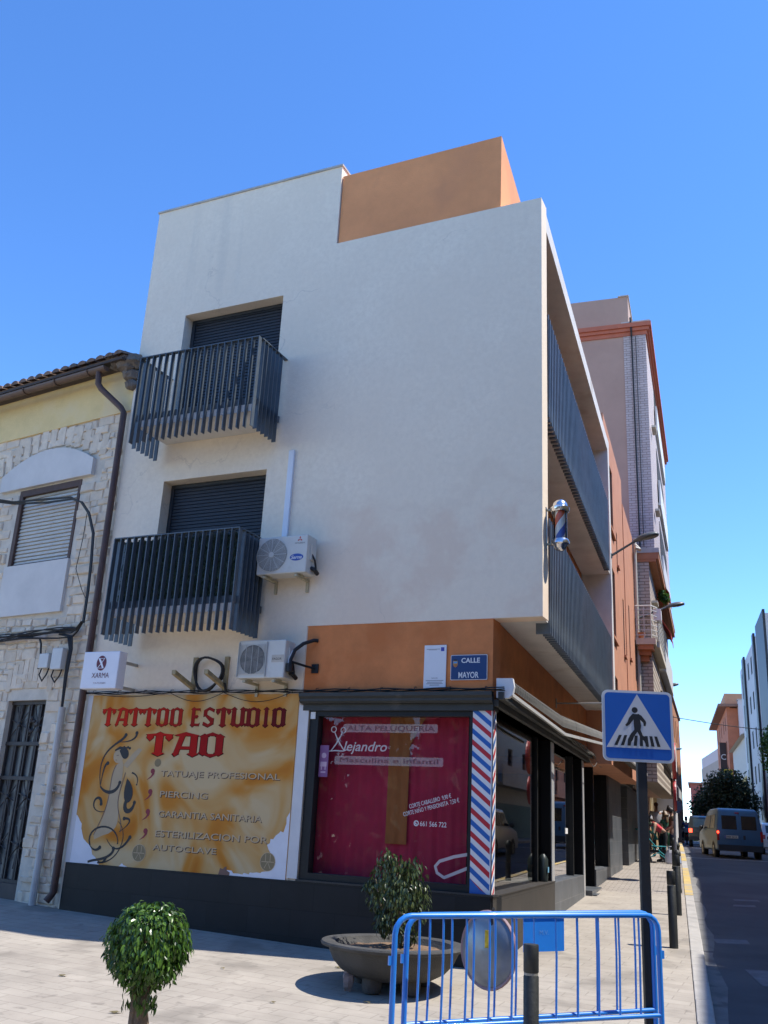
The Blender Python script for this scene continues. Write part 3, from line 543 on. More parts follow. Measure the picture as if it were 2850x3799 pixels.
def g_S():
    s = [[(.12, .52), (.12, .84), (.5, 1), (.88, .88), (.84, .74), (.5, .85), (.38, .78), (.38, .6)], [(.12, .62), (.38, .62), (.88, .42), (.88, .28), (.62, .28)], [(.62, .44), (.88, .44), (.88, .16), (.5, 0), (.1, .12), (.14, .27), (.5, .15), (.62, .22)]]; return s
def g_U():
    s = []; dia(s, .2, .06, 1, .26, .08, foot=True); dia(s, .8, .06, 1, .26, .08); s.append([(.1, .16), (.5, 0), (.9, .16)]); return s
def g_I(): s = []; dia(s, .5, 0, 1, .3, .14); return s
G = dict(T=g_T, A=g_A, O=g_O, D=g_D, E=g_E, S=g_S, U=g_U, I=g_I)
LW = dict(T=1, A=.98, O=.98, D=.98, E=.8, S=.95, U=1., I=.68)
halo = mat("dark_letter_outline", (.06, .008, .008), .9, spec=.15)
def gothic(word, a0, width, z0, h, c0, c1):
    tot = sum(.5 if c == ' ' else LW[c] * 1.03 for c in word); u = width / tot; x = 0
    for ch in word:
        if ch == ' ': x += .5; continue
        t = x / tot; mb = MB(); k = 0; wl = LW[ch]
        for grow, dz, base in ((.035, -.012, .0148), (0, 0, .0165)):
            mb.mi = 0 if grow else 1
            for st in G[ch]():
                cx = sum(p[0] for p in st) / len(st); cz = sum(p[1] for p in st) / len(st)
                q = [(cx + (p[0] - cx) * (1 + grow / max(.12, abs(p[0] - cx) + .05)) , cz + (p[1] - cz) * (1 + grow * .8 / max(.12, abs(p[1] - cz) + .05)) + dz) for p in st]
                mb.poly([FA.p(a0 - (x + px * wl) * u, base + k * .00012, z0 + pz * h) for px, pz in q]); k += 1
        col = tuple(c0[i] + (c1[i] - c0[i]) * t for i in range(3)); mb.build("letter_" + ch.lower(), [halo, mat("lettering_red_%d_%d" % (len(word), int(t * 20)), col, .9, .1, spec=.15)], T)
        x += wl * 1.03
gothic("TATTOO ESTUDIO", 6.0, 3.12, 1.14, .275, (.55, .03, .016), (.085, .010, .014))
gothic("TAO", 5.14, 1.33, .735, .335, (.50, .02, .014), (.24, .012, .014))
tl = mat("tan_lettering", (.52, .375, .22), .6, .08); ts = mat("lettering_shadow_paint", (.06, .035, .02), .7)
for s, a, z, wd, h in (("TATUAJE PROFESIONAL", 4.83, .468, 1.92, .082), ("PIERCING", 4.80, .19, .79, .085), ("GARANTIA SANITARIA", 4.79, -.07, 1.66, .085), ("ESTERILIZACION POR", 4.80, -.325, 1.78, .085), ("AUTOCLAVE", 4.815, -.50, 1.03, .078)):
    mb = MB(); mb.mi = 1; text(mb, FA, s, a - .010, z - .008, h, .0158, width=wd, bold=.012); mb.mi = 0; text(mb, FA, s, a, z, h, .0175, width=wd, bold=.006); mb.build("lettering", [tl, ts], T)
rdm = mat("crimson_mark", (.24, .015, .03), .6)
for z in (.53, .255, -.01, -.265):
    mb = MB(); a = 4.97; mb.face(FA, [(x, y) for x, y in arc(a, z, .036, 0, 6.283, 12)], .0168, .001); mb.ribbon(FA, [(a - .026, z + .01, .014), (a - .012, z - .04, .017), (a + .02, z - .08, .011), (a + .085, z - .12, .002)], .0172); mb.build("bullet_mark", rdm, T)
ink = mat("black_ink", (.012, .011, .012), .6); skin_p = mat("painted_pale_skin", (.46, .345, .21), .7, .08); shade_p = mat("painted_line", (.16, .11, .08), .7)
mb = MB()
def sw(pts, w0, w1, o=.0168, wm=None):
    n = len(pts); mb = MB(); mb.ribbon(FA, [(p[0], p[1], (w0 + (w1 - w0) * i / (n - 1)) if wm is None else (w0 + (wm - w0) * math.sin(math.pi * i / (n - 1)) + (w1 - w0) * i / (n - 1))) for i, p in enumerate(pts)], o); mb.face(FA, arc(pts[-1][0], pts[-1][1], .027 if w1 > .012 else .012, 0, 6.283, 10), o + .0006, .0005); mb.build("ink_scroll", ink, T)
def bez(P, n=14):
    out = []
    for i in range(n + 1):
        t = i / n; q = [list(p) for p in P]
        while len(q) > 1: q = [[q[j][k] + (q[j + 1][k] - q[j][k]) * t for k in (0, 1)] for j in range(len(q) - 1)]
        out.append(tuple(q[0]))
    return out
sw(bez([(5.86, .30), (6.0, .75), (5.8, .86), (5.55, .93), (5.52, 1.02)]), .006, .022); sw(bez([(5.62, .92), (5.4, .92), (5.32, .98), (5.33, 1.05)]), .004, .02)
sw(bez([(5.86, .30), (5.75, .18), (5.55, .2), (5.52, .36)]), .01, .018, wm=.02); sw(bez([(5.86, .32), (5.85, .5), (5.83, .62), (5.78, .62)]), .005, .02)
sw(bez([(5.72, -.04), (6.02, -.1), (6.0, .2), (5.8, .2), (5.8, .06)]), .004, .024); sw(bez([(5.33, .5), (5.22, .48), (5.2, .4), (5.22, .34)]), .012, .004)
sw(bez([(5.28, .26), (5.52, -.02), (5.25, -.12), (5.22, .1)]), .012, .016, wm=.03); sw(bez([(5.42, -.3), (5.25, -.2), (5.2, -.1), (5.36, -.12)]), .004, .018)
sw(bez([(5.9, -.5), (6.05, -.25), (5.6, -.12), (5.42, -.3), (5.42, -.45)]), .012, .006, wm=.016); sw(bez([(5.62, -.4), (5.45, -.62), (5.3, -.5), (5.22, -.36)]), .004, .02)
sw(bez([(5.46, -.16), (5.22, -.3), (5.35, -.72), (5.72, -.72)]), .004, .01); sw(bez([(5.9, -.72), (5.75, -.66), (5.6, -.7), (5.45, -.58), (5.48, -.52)]), .016, .02); sw(bez([(5.72, -.7), (5.62, -.74), (5.6, -.66)]), .006, .022); sw(bez([(5.9, -.5), (5.8, -.6), (5.72, -.52)]), .006, .022)
mb = MB(); body = bez([(5.52, .66), (5.44, .5), (5.5, .2), (5.62, .02), (5.36, -.1), (5.4, -.3), (5.7, -.36)], 16) + [(5.84, -.42), (5.86, -.36)] + bez([(5.78, -.25), (5.72, -.05), (5.62, .1), (5.7, .3), (5.68, .48), (5.62, .6)], 12)
mb.poly([FA.p(a, .0162, z) for a, z in body]); mb.poly([FA.p(a, .0164, z) for a, z in ((5.5, .6), (5.42, .56), (5.26, .74), (5.2, .82), (5.26, .84), (5.34, .78))]); mb.poly([FA.p(a, .0166, z) for a, z in arc(5.6, .72, .095, 0, 6.283, 18)]); mb.build("painted_figure", skin_p, T)
mb = MB(); mb.poly([FA.p(a, .017, z) for a, z in bez([(5.4, .42), (5.2, .3), (5.2, .02), (5.46, -.02), (5.42, .3)], 14)]); mb.poly([FA.p(a, .0174, z) for a, z in bez([(5.6, .80), (5.5, .9), (5.36, .82), (5.38, .62), (5.52, .66), (5.56, .74)], 14)]); mb.ribbon(FA, [(5.68, .80, .012), (5.6, .84, .02), (5.5, .82, .02)], .0176)
for i in range(5): mb.face(FA, arc(5.42 + i * .035, .835 + .012 * (i % 2), .02, 0, 6.283, 8), .0178 + i * .0001, .001)
mb.build("painted_hair", ink, T)
mb = MB(); mb.ribbon(FA, [(a, z, .007) for a, z in bez([(5.44, .5), (5.5, .2), (5.62, .02), (5.36, -.1), (5.4, -.3)], 14)], .0166); mb.ribbon(FA, [(a, z, .007) for a, z in bez([(5.62, .6), (5.7, .48), (5.7, .3), (5.62, .1), (5.72, -.05), (5.86, -.36)], 14)], .0166); mb.ribbon(FA, [(5.64, .73, .004), (5.6, .735, .005)], .0172); mb.ribbon(FA, [(5.65, .67, .004), (5.62, .665, .005)], .0172); mb.build("painted_outline", shade_p, T)
em = mat("olive_emblem", (.24, .18, .09), .7, .1)
for cx, cz, r in ((5.034, -.554, .115), (2.99, -.545, .115), (4.9, .645, .055)):
    mb = MB(); mb.face(FA, arc(cx, cz, r, 0, 6.283, 20), .0178 if cx > 3 else .0182, .001); e_ = mb.build("emblem", em, T)
    if r > .1:
        mb = MB()
        for q in (arc(cx, cz, r * .97, 0, 6.283, 20), [(cx - r * .8, cz), (cx + r * .8, cz)], [(cx - r * .4, cz - r * .7), (cx, cz + .0), (cx + r * .4, cz - r * .7)], [(cx - r * .3, cz), (cx - r * .3, cz + r * .8)], [(cx + r * .3, cz), (cx + r * .3, cz + r * .8)]): mb.ribbon(FA, [(a, z, .004) for a, z in q], .0188)
        mb.build("emblem_lines", tl, e_)

# lightbox sign of the neighbour
xm = mat("white_acrylic", (.74, .74, .78), .45, .03); mar = mat("maroon_print", (.13, .02, .04), .6)
X = thing("lightbox_sign", FA.p(5.5, .6, 1.5), "white lightbox sign with a maroon X emblem and the word XARMA", "sign")
mb = MB(); fx = Fr((FA.p(5.84, .8, 0).x, FA.p(5.84, .8, 0).y), (-math.cos(R_(170)), -math.sin(R_(170))), (0, 0))
A1, A2 = FA.p(5.80, .80, 0), FA.p(5.17, .80, 0); ux = ((A1.x - A2.x) / .63, (A1.y - A2.y) / .63); FX = Fr((A2.x, A2.y), dA, nA)
mb.box(FX, 0, .63, -.17, 0, 1.57, 2.09); mb.build("box", xm, X, bevel=.012)
mb = MB(); mb.face(FX, [(.30 + .085 * math.cos(i * .314), 1.925 + .105 * math.sin(i * .314)) for i in range(20)], .004, .004); mb.mi = 1
mb.ribbon(FX, [(.36, 1.855, .004), (.30, 1.92, .006), (.245, 2.0, .004)], .0055); mb.ribbon(FX, [(.345, 1.99, .014), (.30, 1.925, .016), (.262, 1.855, .014)], .006)
for zz in (1.855, 1.99): mb.ribbon(FX, [(.36, zz, .003), (.245, zz, .003)], .0066)
mb.build("emblem", [mar, xm], X)
mb = MB(); text(mb, FX, "XARMA", .44, 1.72, .075, .003, width=.30); text(mb, FX, "TATUAJES", .40, 1.64, .018, .003, width=.22); mb.build("lettering", mar, X)
mb = MB(); 
for z in (1.66, 2.02): mb.box(FA, 5.48, 5.52, .0, .63, z - .02, z + .02)
mb.build("bracket", mat("galvanised_bracket", (.35, .34, .32), .6, .2), X)
# air conditioners
acw = mat("cream_white_enamel", (.60, .585, .53), .5, .06, 3, dirt=(.5, .48, .42), dscale=3, dthr=.62); acg = mat("grille_grey", (.22, .215, .2), .5, .08); acd = mat("fan_shadow", (.05, .05, .05), .6, .1)
def aircon(label, s0, s1, z0, z1, o0, o1, fs, fz, fr_, framed):
    a = thing("air_conditioner", FA.p((s0 + s1) / 2, .2, z0), label, "air conditioner", "air conditioner units on the plaza wall")
    mb = MB(); mb.box(FA, s0, s1, o0, o1, z0, z1); mb.build("casing", acw, a, bevel=.015)
    mb = MB()
    n = 28; mb.face(FA, arc(fs, fz, fr_, 0, 2 * math.pi * (n - 1) / n, n - 1), o1 + .003, .002); gr = mb.build("fan_opening", acd, a)
    mb = MB()
    for k in range(4):
        a0 = k * math.pi / 2 + .4; mb.poly([FA.p(fs, o1 + .0045, fz)] + [FA.p(fs + fr_ * .9 * math.cos(a0 + t), o1 + .0045 + .004 * t, fz + fr_ * .9 * math.sin(a0 + t)) for t in (0, .3, .6, .9)])
    mb.build("fan_blades", mat("fan_blade_grey", (.12, .11, .105), .5), gr, recalc=False)
    mb = MB(); nr = 12 if not framed else 26
    if not framed:
        for k in range(12): t = 2 * math.pi * k / 12; mb.ribbon(FA, [(fs + .04 * math.cos(t), fz + .04 * math.sin(t), .003), (fs + fr_ * math.cos(t), fz + fr_ * math.sin(t), .003)], o1 + .02)
        for k in range(1, 14): mb.ribbon(FA, [(x, y, .0035) for x, y in arc(fs, fz, .04 + (fr_ - .04) * k / 13, 0, 6.283, 26)], o1 + .0185)
        mb.face(FA, arc(fs, fz, .042, 0, 6.283, 16), o1 + .024, .01)
    else:
        for k in range(nr):
            z = fz - fr_ * 1.0 + 2 * fr_ * k / (nr - 1); mb.box(FA, fs - fr_ * 1.08, fs + fr_ * 1.08, o1 + .018, o1 + .021, z - .002, z + .002)
        for k in range(5): x = fs - fr_ + fr_ * k * .5; mb.box(FA, x - .003, x + .003, o1 + .021, o1 + .024, fz - fr_ * 1.02, fz + fr_ * 1.02)
        for q in ((fs - fr_ * 1.15, fs - fr_ * 1.1, fz - fr_ * 1.2, fz + fr_ * 1.2), (fs + fr_ * 1.1, fs + fr_ * 1.15, fz - fr_ * 1.2, fz + fr_ * 1.2)): mb.box(FA, q[0], q[1], o1, o1 + .02, q[2], q[3])
    mb.build("fan_grille", acw if not framed else mat("wire_grille", (.42, .41, .38), .5), gr)
    for s in (s0 + .14, s1 - .14):
        mb = MB(); mb.box(FA, s - .02, s + .02, 0, o1 + .02, z0 - .055, z0 - .022); mb.box(FA, s - .02, s + .02, .0, .03, z0 - .2, z0 - .056); mb.box(FA, s - .03, s + .03, o1 - .16, o1 - .1, z0 - .021, z0); mb.build("bracket", mat("dirty_cream_bracket", (.42, .37, .25), .7, .2), a)
    mb = MB(); mb.box(FA, s0 - .02, s0 - .001, .12, .26, z0 + .2, z0 + .42); mb.mi = 1; mb.tube([FA.p(s0 - .01, .22, z0 + .28), FA.p(s0 - .05, .2, z0 + .2), FA.p(s0 - .05, .16, z0 + .1), FA.p(s0 - .02, .12, z0 + .06)], .014); mb.tube([FA.p(s0 - .0, .2, z0 + .09), FA.p(s0 - .05, .2, z0 + .07), FA.p(s0 - .05, .1, z0 + .03)], .03); mb.build("service_valve", [acw, ink], a)
    return a
a1 = aircon("cream air conditioner with round fan and small blue oval sticker beside the lower balcony", 2.58, 3.365, 3.18, 3.72, .08, .35, 3.13, 3.455, .235, False)
mb = MB(); mb.mi = 0; mb.face(FA, [(2.735 + .105 * math.cos(i * .3), 3.40 + .05 * math.sin(i * .3)) for i in range(21)], .354, .003); mb.mi = 1; text(mb, FA, "Serna", 2.735, 3.375, .05, .357, align='C', width=.17, shear=.25, bold=.015); mb.build("sticker", [mat("sticker_blue", (.03, .08, .35), .5), whl], a1)
mb = MB(); mb.mi = 0
for k in range(3):
    t = math.pi / 2 + k * 2.094; cx, cz = 2.70 + .022 * math.cos(t), 3.655 + .022 * math.sin(t); mb.poly([FA.p(cx + .022 * math.cos(t), .3515, cz + .022 * math.sin(t)), FA.p(cx + .012 * math.cos(t + 1.57), .3515, cz + .012 * math.sin(t + 1.57)), FA.p(cx - .022 * math.cos(t), .3515, cz - .022 * math.sin(t)), FA.p(cx + .012 * math.cos(t - 1.57), .3515, cz + .012 * math.sin(t - 1.57))])
mb.mi = 1; text(mb, FA, "MITSUBISHI", 2.70, 3.59, .022, .3515, align='C', width=.15); mb.build("maker_emblem", [mat("emblem_red", (.5, .02, .02), .5), acd], a1)
a2 = aircon("white air conditioner with square wire grille just above the tattoo panel", 2.79, 3.525, 1.75, 2.265, .08, .35, 3.29, 2.005, .195, True)
mb = MB(); mb.box(FA, 2.8, 2.99, .3505, .3525, 1.96, 2.06); mb.mi = 1; text(mb, FA, "FAGOR", 2.975, 1.99, .032, .354, width=.14); mb.build("maker_band", [mat("beige_band", (.5, .44, .36), .5), ink], a2)
mb = MB(); mb.box(FA, 3.10, 3.19, .0, .05, 3.72, 5.15); mb.build("cable_trunking", mat("white_trunking", (.70, .72, .76), .4, .03), bevel=.006, label="tall white plastic trunking on the wall above the upper air conditioner", cat="trunking")
# empty brackets with a coil of hose
bm_ = mat("rusty_cream_bracket", (.34, .27, .15), .8, .3, 12)
for s, lb in ((4.45, "empty rusty cream wall bracket, left of the hose coil"), (3.915, "empty rusty cream wall bracket carrying the right side of the hose coil")):
    mb = MB(); mb.box(FA, s - .035, s + .035, 0, .03, 1.63, 2.115); mb.hexa([FA.p(s - .03, .03, 1.66), FA.p(s + .03, .03, 1.66), FA.p(s + .03, .5, 1.80), FA.p(s - .03, .5, 1.80), FA.p(s - .03, .03, 1.72), FA.p(s + .03, .03, 1.72), FA.p(s + .03, .5, 1.86), FA.p(s - .03, .5, 1.86)]); mb.build("wall_bracket", bm_, label=lb, cat="bracket", group="empty wall brackets")
mb = MB(); pts = []
for i in range(60):
    t = i / 59 * 2 * math.pi * 2.2 + 2.4; r = .235 + .018 * math.sin(i * .7); pts.append(FA.p(4.17 + r * math.cos(t), .09 + .03 * math.sin(i * .4), 1.87 + r * .98 * math.sin(t)))
pts += [FA.p(3.86, .1, 1.72), FA.p(3.87, .05, 1.62)]
mb.tube(pts, .017, 6); mb.build("hose_coil", ink, smooth=True, label="coil of black hose hanging on the two empty wall brackets", cat="hose")
# cable along the facade
mb = MB(); rub = mat("black_rubber_cable", (.012, .012, .013), .6)
for k in range(3):
    pts = [FA.p(6.36 - i * .155, .03 + .012 * k, 1.612 + .012 * k + .01 * math.sin(i * 1.3 + k * 2) - .002 * k) for i in range(43)]; mb.tube(pts, .008, 5)
for a, b, sg in ((6.2, 4.9, .05), (4.8, 3.9, .12), (3.9, 2.8, .13)): mb.tube([FA.p(a + (b - a) * i / 12, .05, 1.61 - sg * math.sin(math.pi * i / 12)) for i in range(13)], .005, 5)
for i in range(14):
    s = 6.2 - i * .47; mb.tube([FA.p(s, 0, 1.66), FA.p(s, .06, 1.65), FA.p(s, .065, 1.60)], .005, 5)
mb.build("facade_cable", rub, label="thin black cables clipped along the facade over the tattoo panel and cornice", cat="cable")
P = thing("cable_bracket_arm", FA.p(2.5, 0, 1.9), "black bracket arm with insulated pipes next to the square-grille air conditioner", "pipe bracket")
mb = MB(); mb.box(FA, 2.46, 2.56, 0, .02, 1.86, 1.98); mb.build("wall_plate", metal, P)
mb = MB(); mb.tube([FA.p(2.51, .02, 1.92), FA.p(2.6, .15, 1.94), FA.p(2.74, .28, 1.98)], .016, 6); mb.build("arm", metal, P)
mb = MB(); mb.tube([FA.p(2.74, .28, 1.86), FA.p(2.745, .27, 2.0), FA.p(2.72, .22, 2.14), FA.p(2.64, .14, 2.24), FA.p(2.54, .04, 2.30), FA.p(2.5, .0, 2.30)], .026, 8); mb.mi = 1; mb.tube([FA.p(2.76, .29, 1.9), FA.p(2.765, .28, 2.0), FA.p(2.74, .24, 2.12), FA.p(2.68, .16, 2.2)], .015, 6); mb.mi = 0; mb.tube([FA.p(2.75, .28, 1.84), FA.p(2.75, .28, 1.95)], .05, 8); mb.build("pipe_insulation", [rub, mat("white_tape", (.6, .6, .6), .6)], P, smooth=True)
# plaques
Q = thing("information_plaque", FA.p(.78, 0, 1.64), "tall white information plaque on the orange wall left of the street name", "plaque")
mb = MB(); mb.box(FA, .63, .932, 0, .012, 1.643, 2.19); mb.build("plate", mat("white_plaque", (.72, .72, .74), .4, .02), Q, bevel=.004)
gp = mat("grey_print", (.2, .2, .22), .6)
mb = MB(); text(mb, FA, "MAYOR", .78, 1.76, .018, .0135, align='C')
for k, (wd, z) in enumerate(((.24, 1.738), (.2, 1.718), (.22, 1.7), (.13, 1.682))): mb.box(FA, .78 - wd / 2, .78 + wd / 2, .012, .0132, z - .0035, z + .0035)
mb.box(FA, .72, .90, .012, .0132, 2.135, 2.141); mb.box(FA, .76, .87, .012, .0132, 2.126, 2.13); mb.build("small_print", gp, Q)
mb = MB(); mb.box(FA, .66, .705, .012, .0135, 2.11, 2.16); mb.build("corner_symbol", mat("indigo_print", (.05, .06, .35), .5), Q)
S = thing("street_name_sign", FA.p(.33, 0, 1.74), "dark blue enamel street name sign reading CALLE MAYOR", "street sign")
mb = MB(); mb.face(FA, rrect(.085, .568, 1.74, 2.055, .015), .012, .012); mb.build("plate", whl, S)
mb = MB(); mb.face(FA, rrect(.092, .561, 1.747, 2.048, .013), .0145, .002); mb.build("enamel_field", mat("navy_enamel", (.012, .04, .14), .35, .06), S)
mb = MB(); text(mb, FA, "CALLE", .425, 1.955, .062, .0165, width=.245, bold=.02); text(mb, FA, "MAYOR", .46, 1.765, .078, .0165, width=.265, bold=.012); mb.build("lettering", whl, S)
mb = MB(); mb.face(FA, [(.535, 1.98), (.475, 1.98), (.475, 1.93), (.485, 1.91), (.505, 1.9), (.525, 1.91), (.535, 1.93)], .0165, .001); mb.mi = 1
for k in range(3): mb.box(FA, .482 + k * .018, .49 + k * .018, .0165, .0172, 1.905, 1.94)
mb.mi = 2; mb.box(FA, .48, .53, .0165, .0172, 1.95, 1.972); mb.mi = 3; mb.box(FA, .485, .525, .0165, .0175, 1.982, 2.0); mb.build("crest", [mat("crest_gold", (.5, .3, .06), .5), mat("crest_red", (.4, .04, .03), .5), mat("crest_blue", (.1, .3, .6), .5), mat("crest_dark", (.02, .02, .03), .5)], S)

# ------------------------------------------------------------------ barber pole, awnings and street-side fittings
bx = FB.p(.12, .81, 0)
zq = lambda u: 3.39 + (u - 3.1) * .767
bp_ = thing("barber_pole", (bx.x, bx.y, 3.39), "chrome barber pole lamp with red, white and blue spiral on the building corner", "barber pole")
chrome = mat("chrome", (.62, .62, .64), .2, .04, metal=1.)
mb = MB(); n = 40; c = (bx.x, bx.y); r = .066; z0, z1 = zq(3.29), zq(3.77)
for mi, ph in ((0, 0), (2, 1.57), (1, 3.14), (2, 4.71)):
    mb.mi = mi
    for i in range(n):
        for j in range(4):
            f = lambda t, u: (c[0] + r * math.cos(t), c[1] + r * math.sin(t), u)
            a0 = 4.2 * i / n; a1 = 4.2 * (i + 1) / n; b0 = ph + 1.57 * j / 4; b1 = ph + 1.57 * (j + 1) / 4; u0 = z0 + (z1 - z0) * i / n; u1 = z0 + (z1 - z0) * (i + 1) / n
            mb.poly([f(a0 + b0, u0), f(a0 + b1, u0), f(a1 + b1, u1), f(a1 + b0, u1)])
mb.build("spiral_drum", [mat("drum_red", (.68, .13, .05), .4), mat("drum_blue", (.06, .12, .45), .4), mat("drum_white", (.85, .84, .8), .4)], bp_, smooth=True)
S8 = lambda pr: [(r_ * .82, zq(u)) for r_, u in pr]
mb = MB(); mb.lathe((bx.x, bx.y, 0), S8([(.105, 3.28), (.105, 3.78)]), 24); mb.build("glass_tube", glassmat("clear_tube", (.94, .95, .95), 1.3), bp_, smooth=True)
mb = MB(); mb.lathe((bx.x, bx.y, 0), S8([(0, 3.1), (.05, 3.105), (.09, 3.14), (.105, 3.19), (.14, 3.215), (.14, 3.25), (.125, 3.29), (.1, 3.29)]), 24); mb.build("lower_cap", chrome, bp_, smooth=True)
mb = MB(); mb.lathe((bx.x, bx.y, 0), S8([(.1, 3.77), (.13, 3.77), (.145, 3.8), (.145, 3.85), (.12, 3.87), (.11, 3.92), (.08, 3.97), (.04, 3.995), (0, 4.0)]), 24); mb.build("upper_cap", chrome, bp_, smooth=True)
mb = MB(); mb.box(FB, .09, .15, ov + .002, ov + .025, 3.42, 3.98)
for z in (zq(3.22), zq(3.82)): mb.box(FB, .105, .135, ov + .025, .72, z - .012, z + .012)
mb.build("wall_mount", mat("brass_mount", (.3, .26, .18), .4, .1, metal=.8), bp_)
fabg = mat("grey_awning_fabric", (.11, .107, .098), .85, .15, 5); wal = mat("white_aluminium_bar", (.45, .45, .44), .4, .05)
aw = thing("awning", FB.p(2, .15, 1.5), "long grey awning with a sagging white front bar over the near street windows", "awning")
def spl(P, u): k = min(int(u), len(P) - 2); f = u - k; return FB.p(*[P[k][i] + (P[k + 1][i] - P[k][i]) * f for i in range(3)])
up_, lo_, br_ = [(.1, .10, 1.75), (4., .16, 1.80), (8.2, .34, 1.95)], [(.1, .19, 1.64), (4., .26, 1.60), (7.4, .56, 1.72)], [(.03, .21, 1.565), (3.9, .30, 1.475), (6.9, .58, 1.60)]
mb = MB()
for i in range(20):
    u0, u1 = i / 10, (i + 1) / 10; a, b, c, d = spl(up_, u0), spl(up_, u1), spl(lo_, u1), spl(lo_, u0); q = lambda p, s, t: p + (s - p) * t + Vector((0, 0, .05 * math.sin(math.pi * t))) + Vector((nB[0], nB[1], 0)) * (.05 * math.sin(math.pi * t))
    for k in range(5): mb.poly([q(a, d, k / 5), q(b, c, k / 5), q(b, c, (k + 1) / 5), q(a, d, (k + 1) / 5)])
mb.build("canopy_fabric", fabg, aw, smooth=True)
mb = MB()
for k in range(2):
    p, q = spl(br_, k), spl(br_, k + .9999); u = Vector((nB[0], nB[1], 0)) * .018; w2 = Vector((0, 0, .022)); mb.hexa([p - u - w2, q - u - w2, q + u - w2, p + u - w2, p - u + w2, q - u + w2, q + u + w2, p + u + w2])
mb.build("front_bar", wal, aw)
mb = MB(); mb.face(Fr((FB.p(.0, 0, 0).x, FB.p(0, 0, 0).y), nB, dB), [(.03, 1.52), (.18, 1.52), (.23, 1.56), (.25, 1.66), (.23, 1.76), (.03, 1.76)], .09, .085); mb.build("end_cap", mat("white_plastic", (.68, .68, .68), .4, .03), aw)
aw2 = thing("awning", FB.p(9, .3, 1.6), "farther grey awning half unrolled beyond the sagging one", "awning")
mb = MB()
for i in range(12):
    p0, p1 = i / 12, (i + 1) / 12; f = lambda t: (.1 + .75 * t, 1.95 - .42 * t - .07 * math.sin(math.pi * t))
    o0, z0 = f(p0); o1, z1 = f(p1); mb.poly([FB.p(9.6, o0, z0), FB.p(14.5, o0, z0), FB.p(14.5, o1, z1), FB.p(9.6, o1, z1)])
mb.build("canopy_fabric", fabg, aw2, smooth=True)
mb = MB(); mb.box(FB, 9.55, 14.55, .85, .89, 1.49, 1.55); mb.build("front_bar", wal, aw2)
for s in (10., 13.):
    mb = MB(); mb.tube([FB.p(s, .05, 1.86), FB.p(s + .6, .45, 1.72), FB.p(s + .1, .84, 1.52)], .02, 6); mb.build("folding_arm", wal, aw2)
mb = MB()
for k in range(5): mb.tube([FB.p(3.5 + i * .5, .14 + .02 * math.sin(i + k), 1.60 + .02 * math.sin(i * 1.7 + k * 2) - .012 * k) for i in range(36)], .011, 5)
mb.tube([FB.p(7.5 + i * .15, .2, 1.55 - .25 * math.sin(math.pi * i / 14)) for i in range(15)], .008, 5); mb.tube([FB.p(9 + i * .15, .18, 1.55 - .16 * math.sin(math.pi * i / 14)) for i in range(15)], .008, 5)
mb.build("street_cable_bundle", mat("dusty_cable", (.09, .085, .075), .7), label="tangled bundle of dusty cables under the awnings along the street side", cat="cable")
mb = MB(); mb.tube([FB.p(5., -.0, 2.1), FB.p(5.02, .76, 2.11)], .014, 8); mb.box(FB, 4.96, 5.04, 0, .012, 2.02, 2.18); mb.build("wall_rod", mat("galvanised_rod", (.3, .29, .28), .45, .2, metal=.5), label="thin metal rod sticking straight out of the orange street wall", cat="rod")
# ------------------------------------------------------------------ stone house on the left
H = thing("stone_house", FH.p(2, -3, -1.4), "old pale stone house with a yellow band under a tiled roof and brown gutter", "house")
stone = mat("pale_stone", (.68, .565, .43), .9, .12, 6, bump=.6, bscale=18, isl=.10, dirt=(.60, .48, .34), dscale=4, dthr=.56)
morta = mat("pale_mortar", (.60, .53, .43), .95, .15, 4, bump=.4)
yelw = mat("yellow_render", (.78, .58, .27), .9, .09, 2.2, bump=.2, dirt=(.76, .59, .33), dscale=1.1, dthr=.52)
holes = [(.975, 2.54, 3.83, 5.21), (.99, 1.9, -1.5, 1.56), (4.2, 5.6, 3.83, 5.21), (4.1, 5.4, -1.5, 1.4)]
mb = MB(); wall(mb, FH, .0, 8., -1.8, 6.3, -.045, .35, holes, .22); mb.build("wall", morta, H)
mb = MB(); mb.box(FH, .0, 8., -.4, -.005, 6.27, 7.15); mb.build("yellow_band", yelw, H)
def inh(a, z, q): return q[0] < a < q[1] and q[2] < z < q[3]
def under_arch(a, z): t = (a - 1.88) / 1.22; return abs(t) < 1 and 5.2 < z < 5.53 + .36 * (1 - t * t)
def panel(a, z): return .94 < a < 2.6 and 2.93 < z < 3.84
mb = MB(); z = -1.6
random.seed(11)
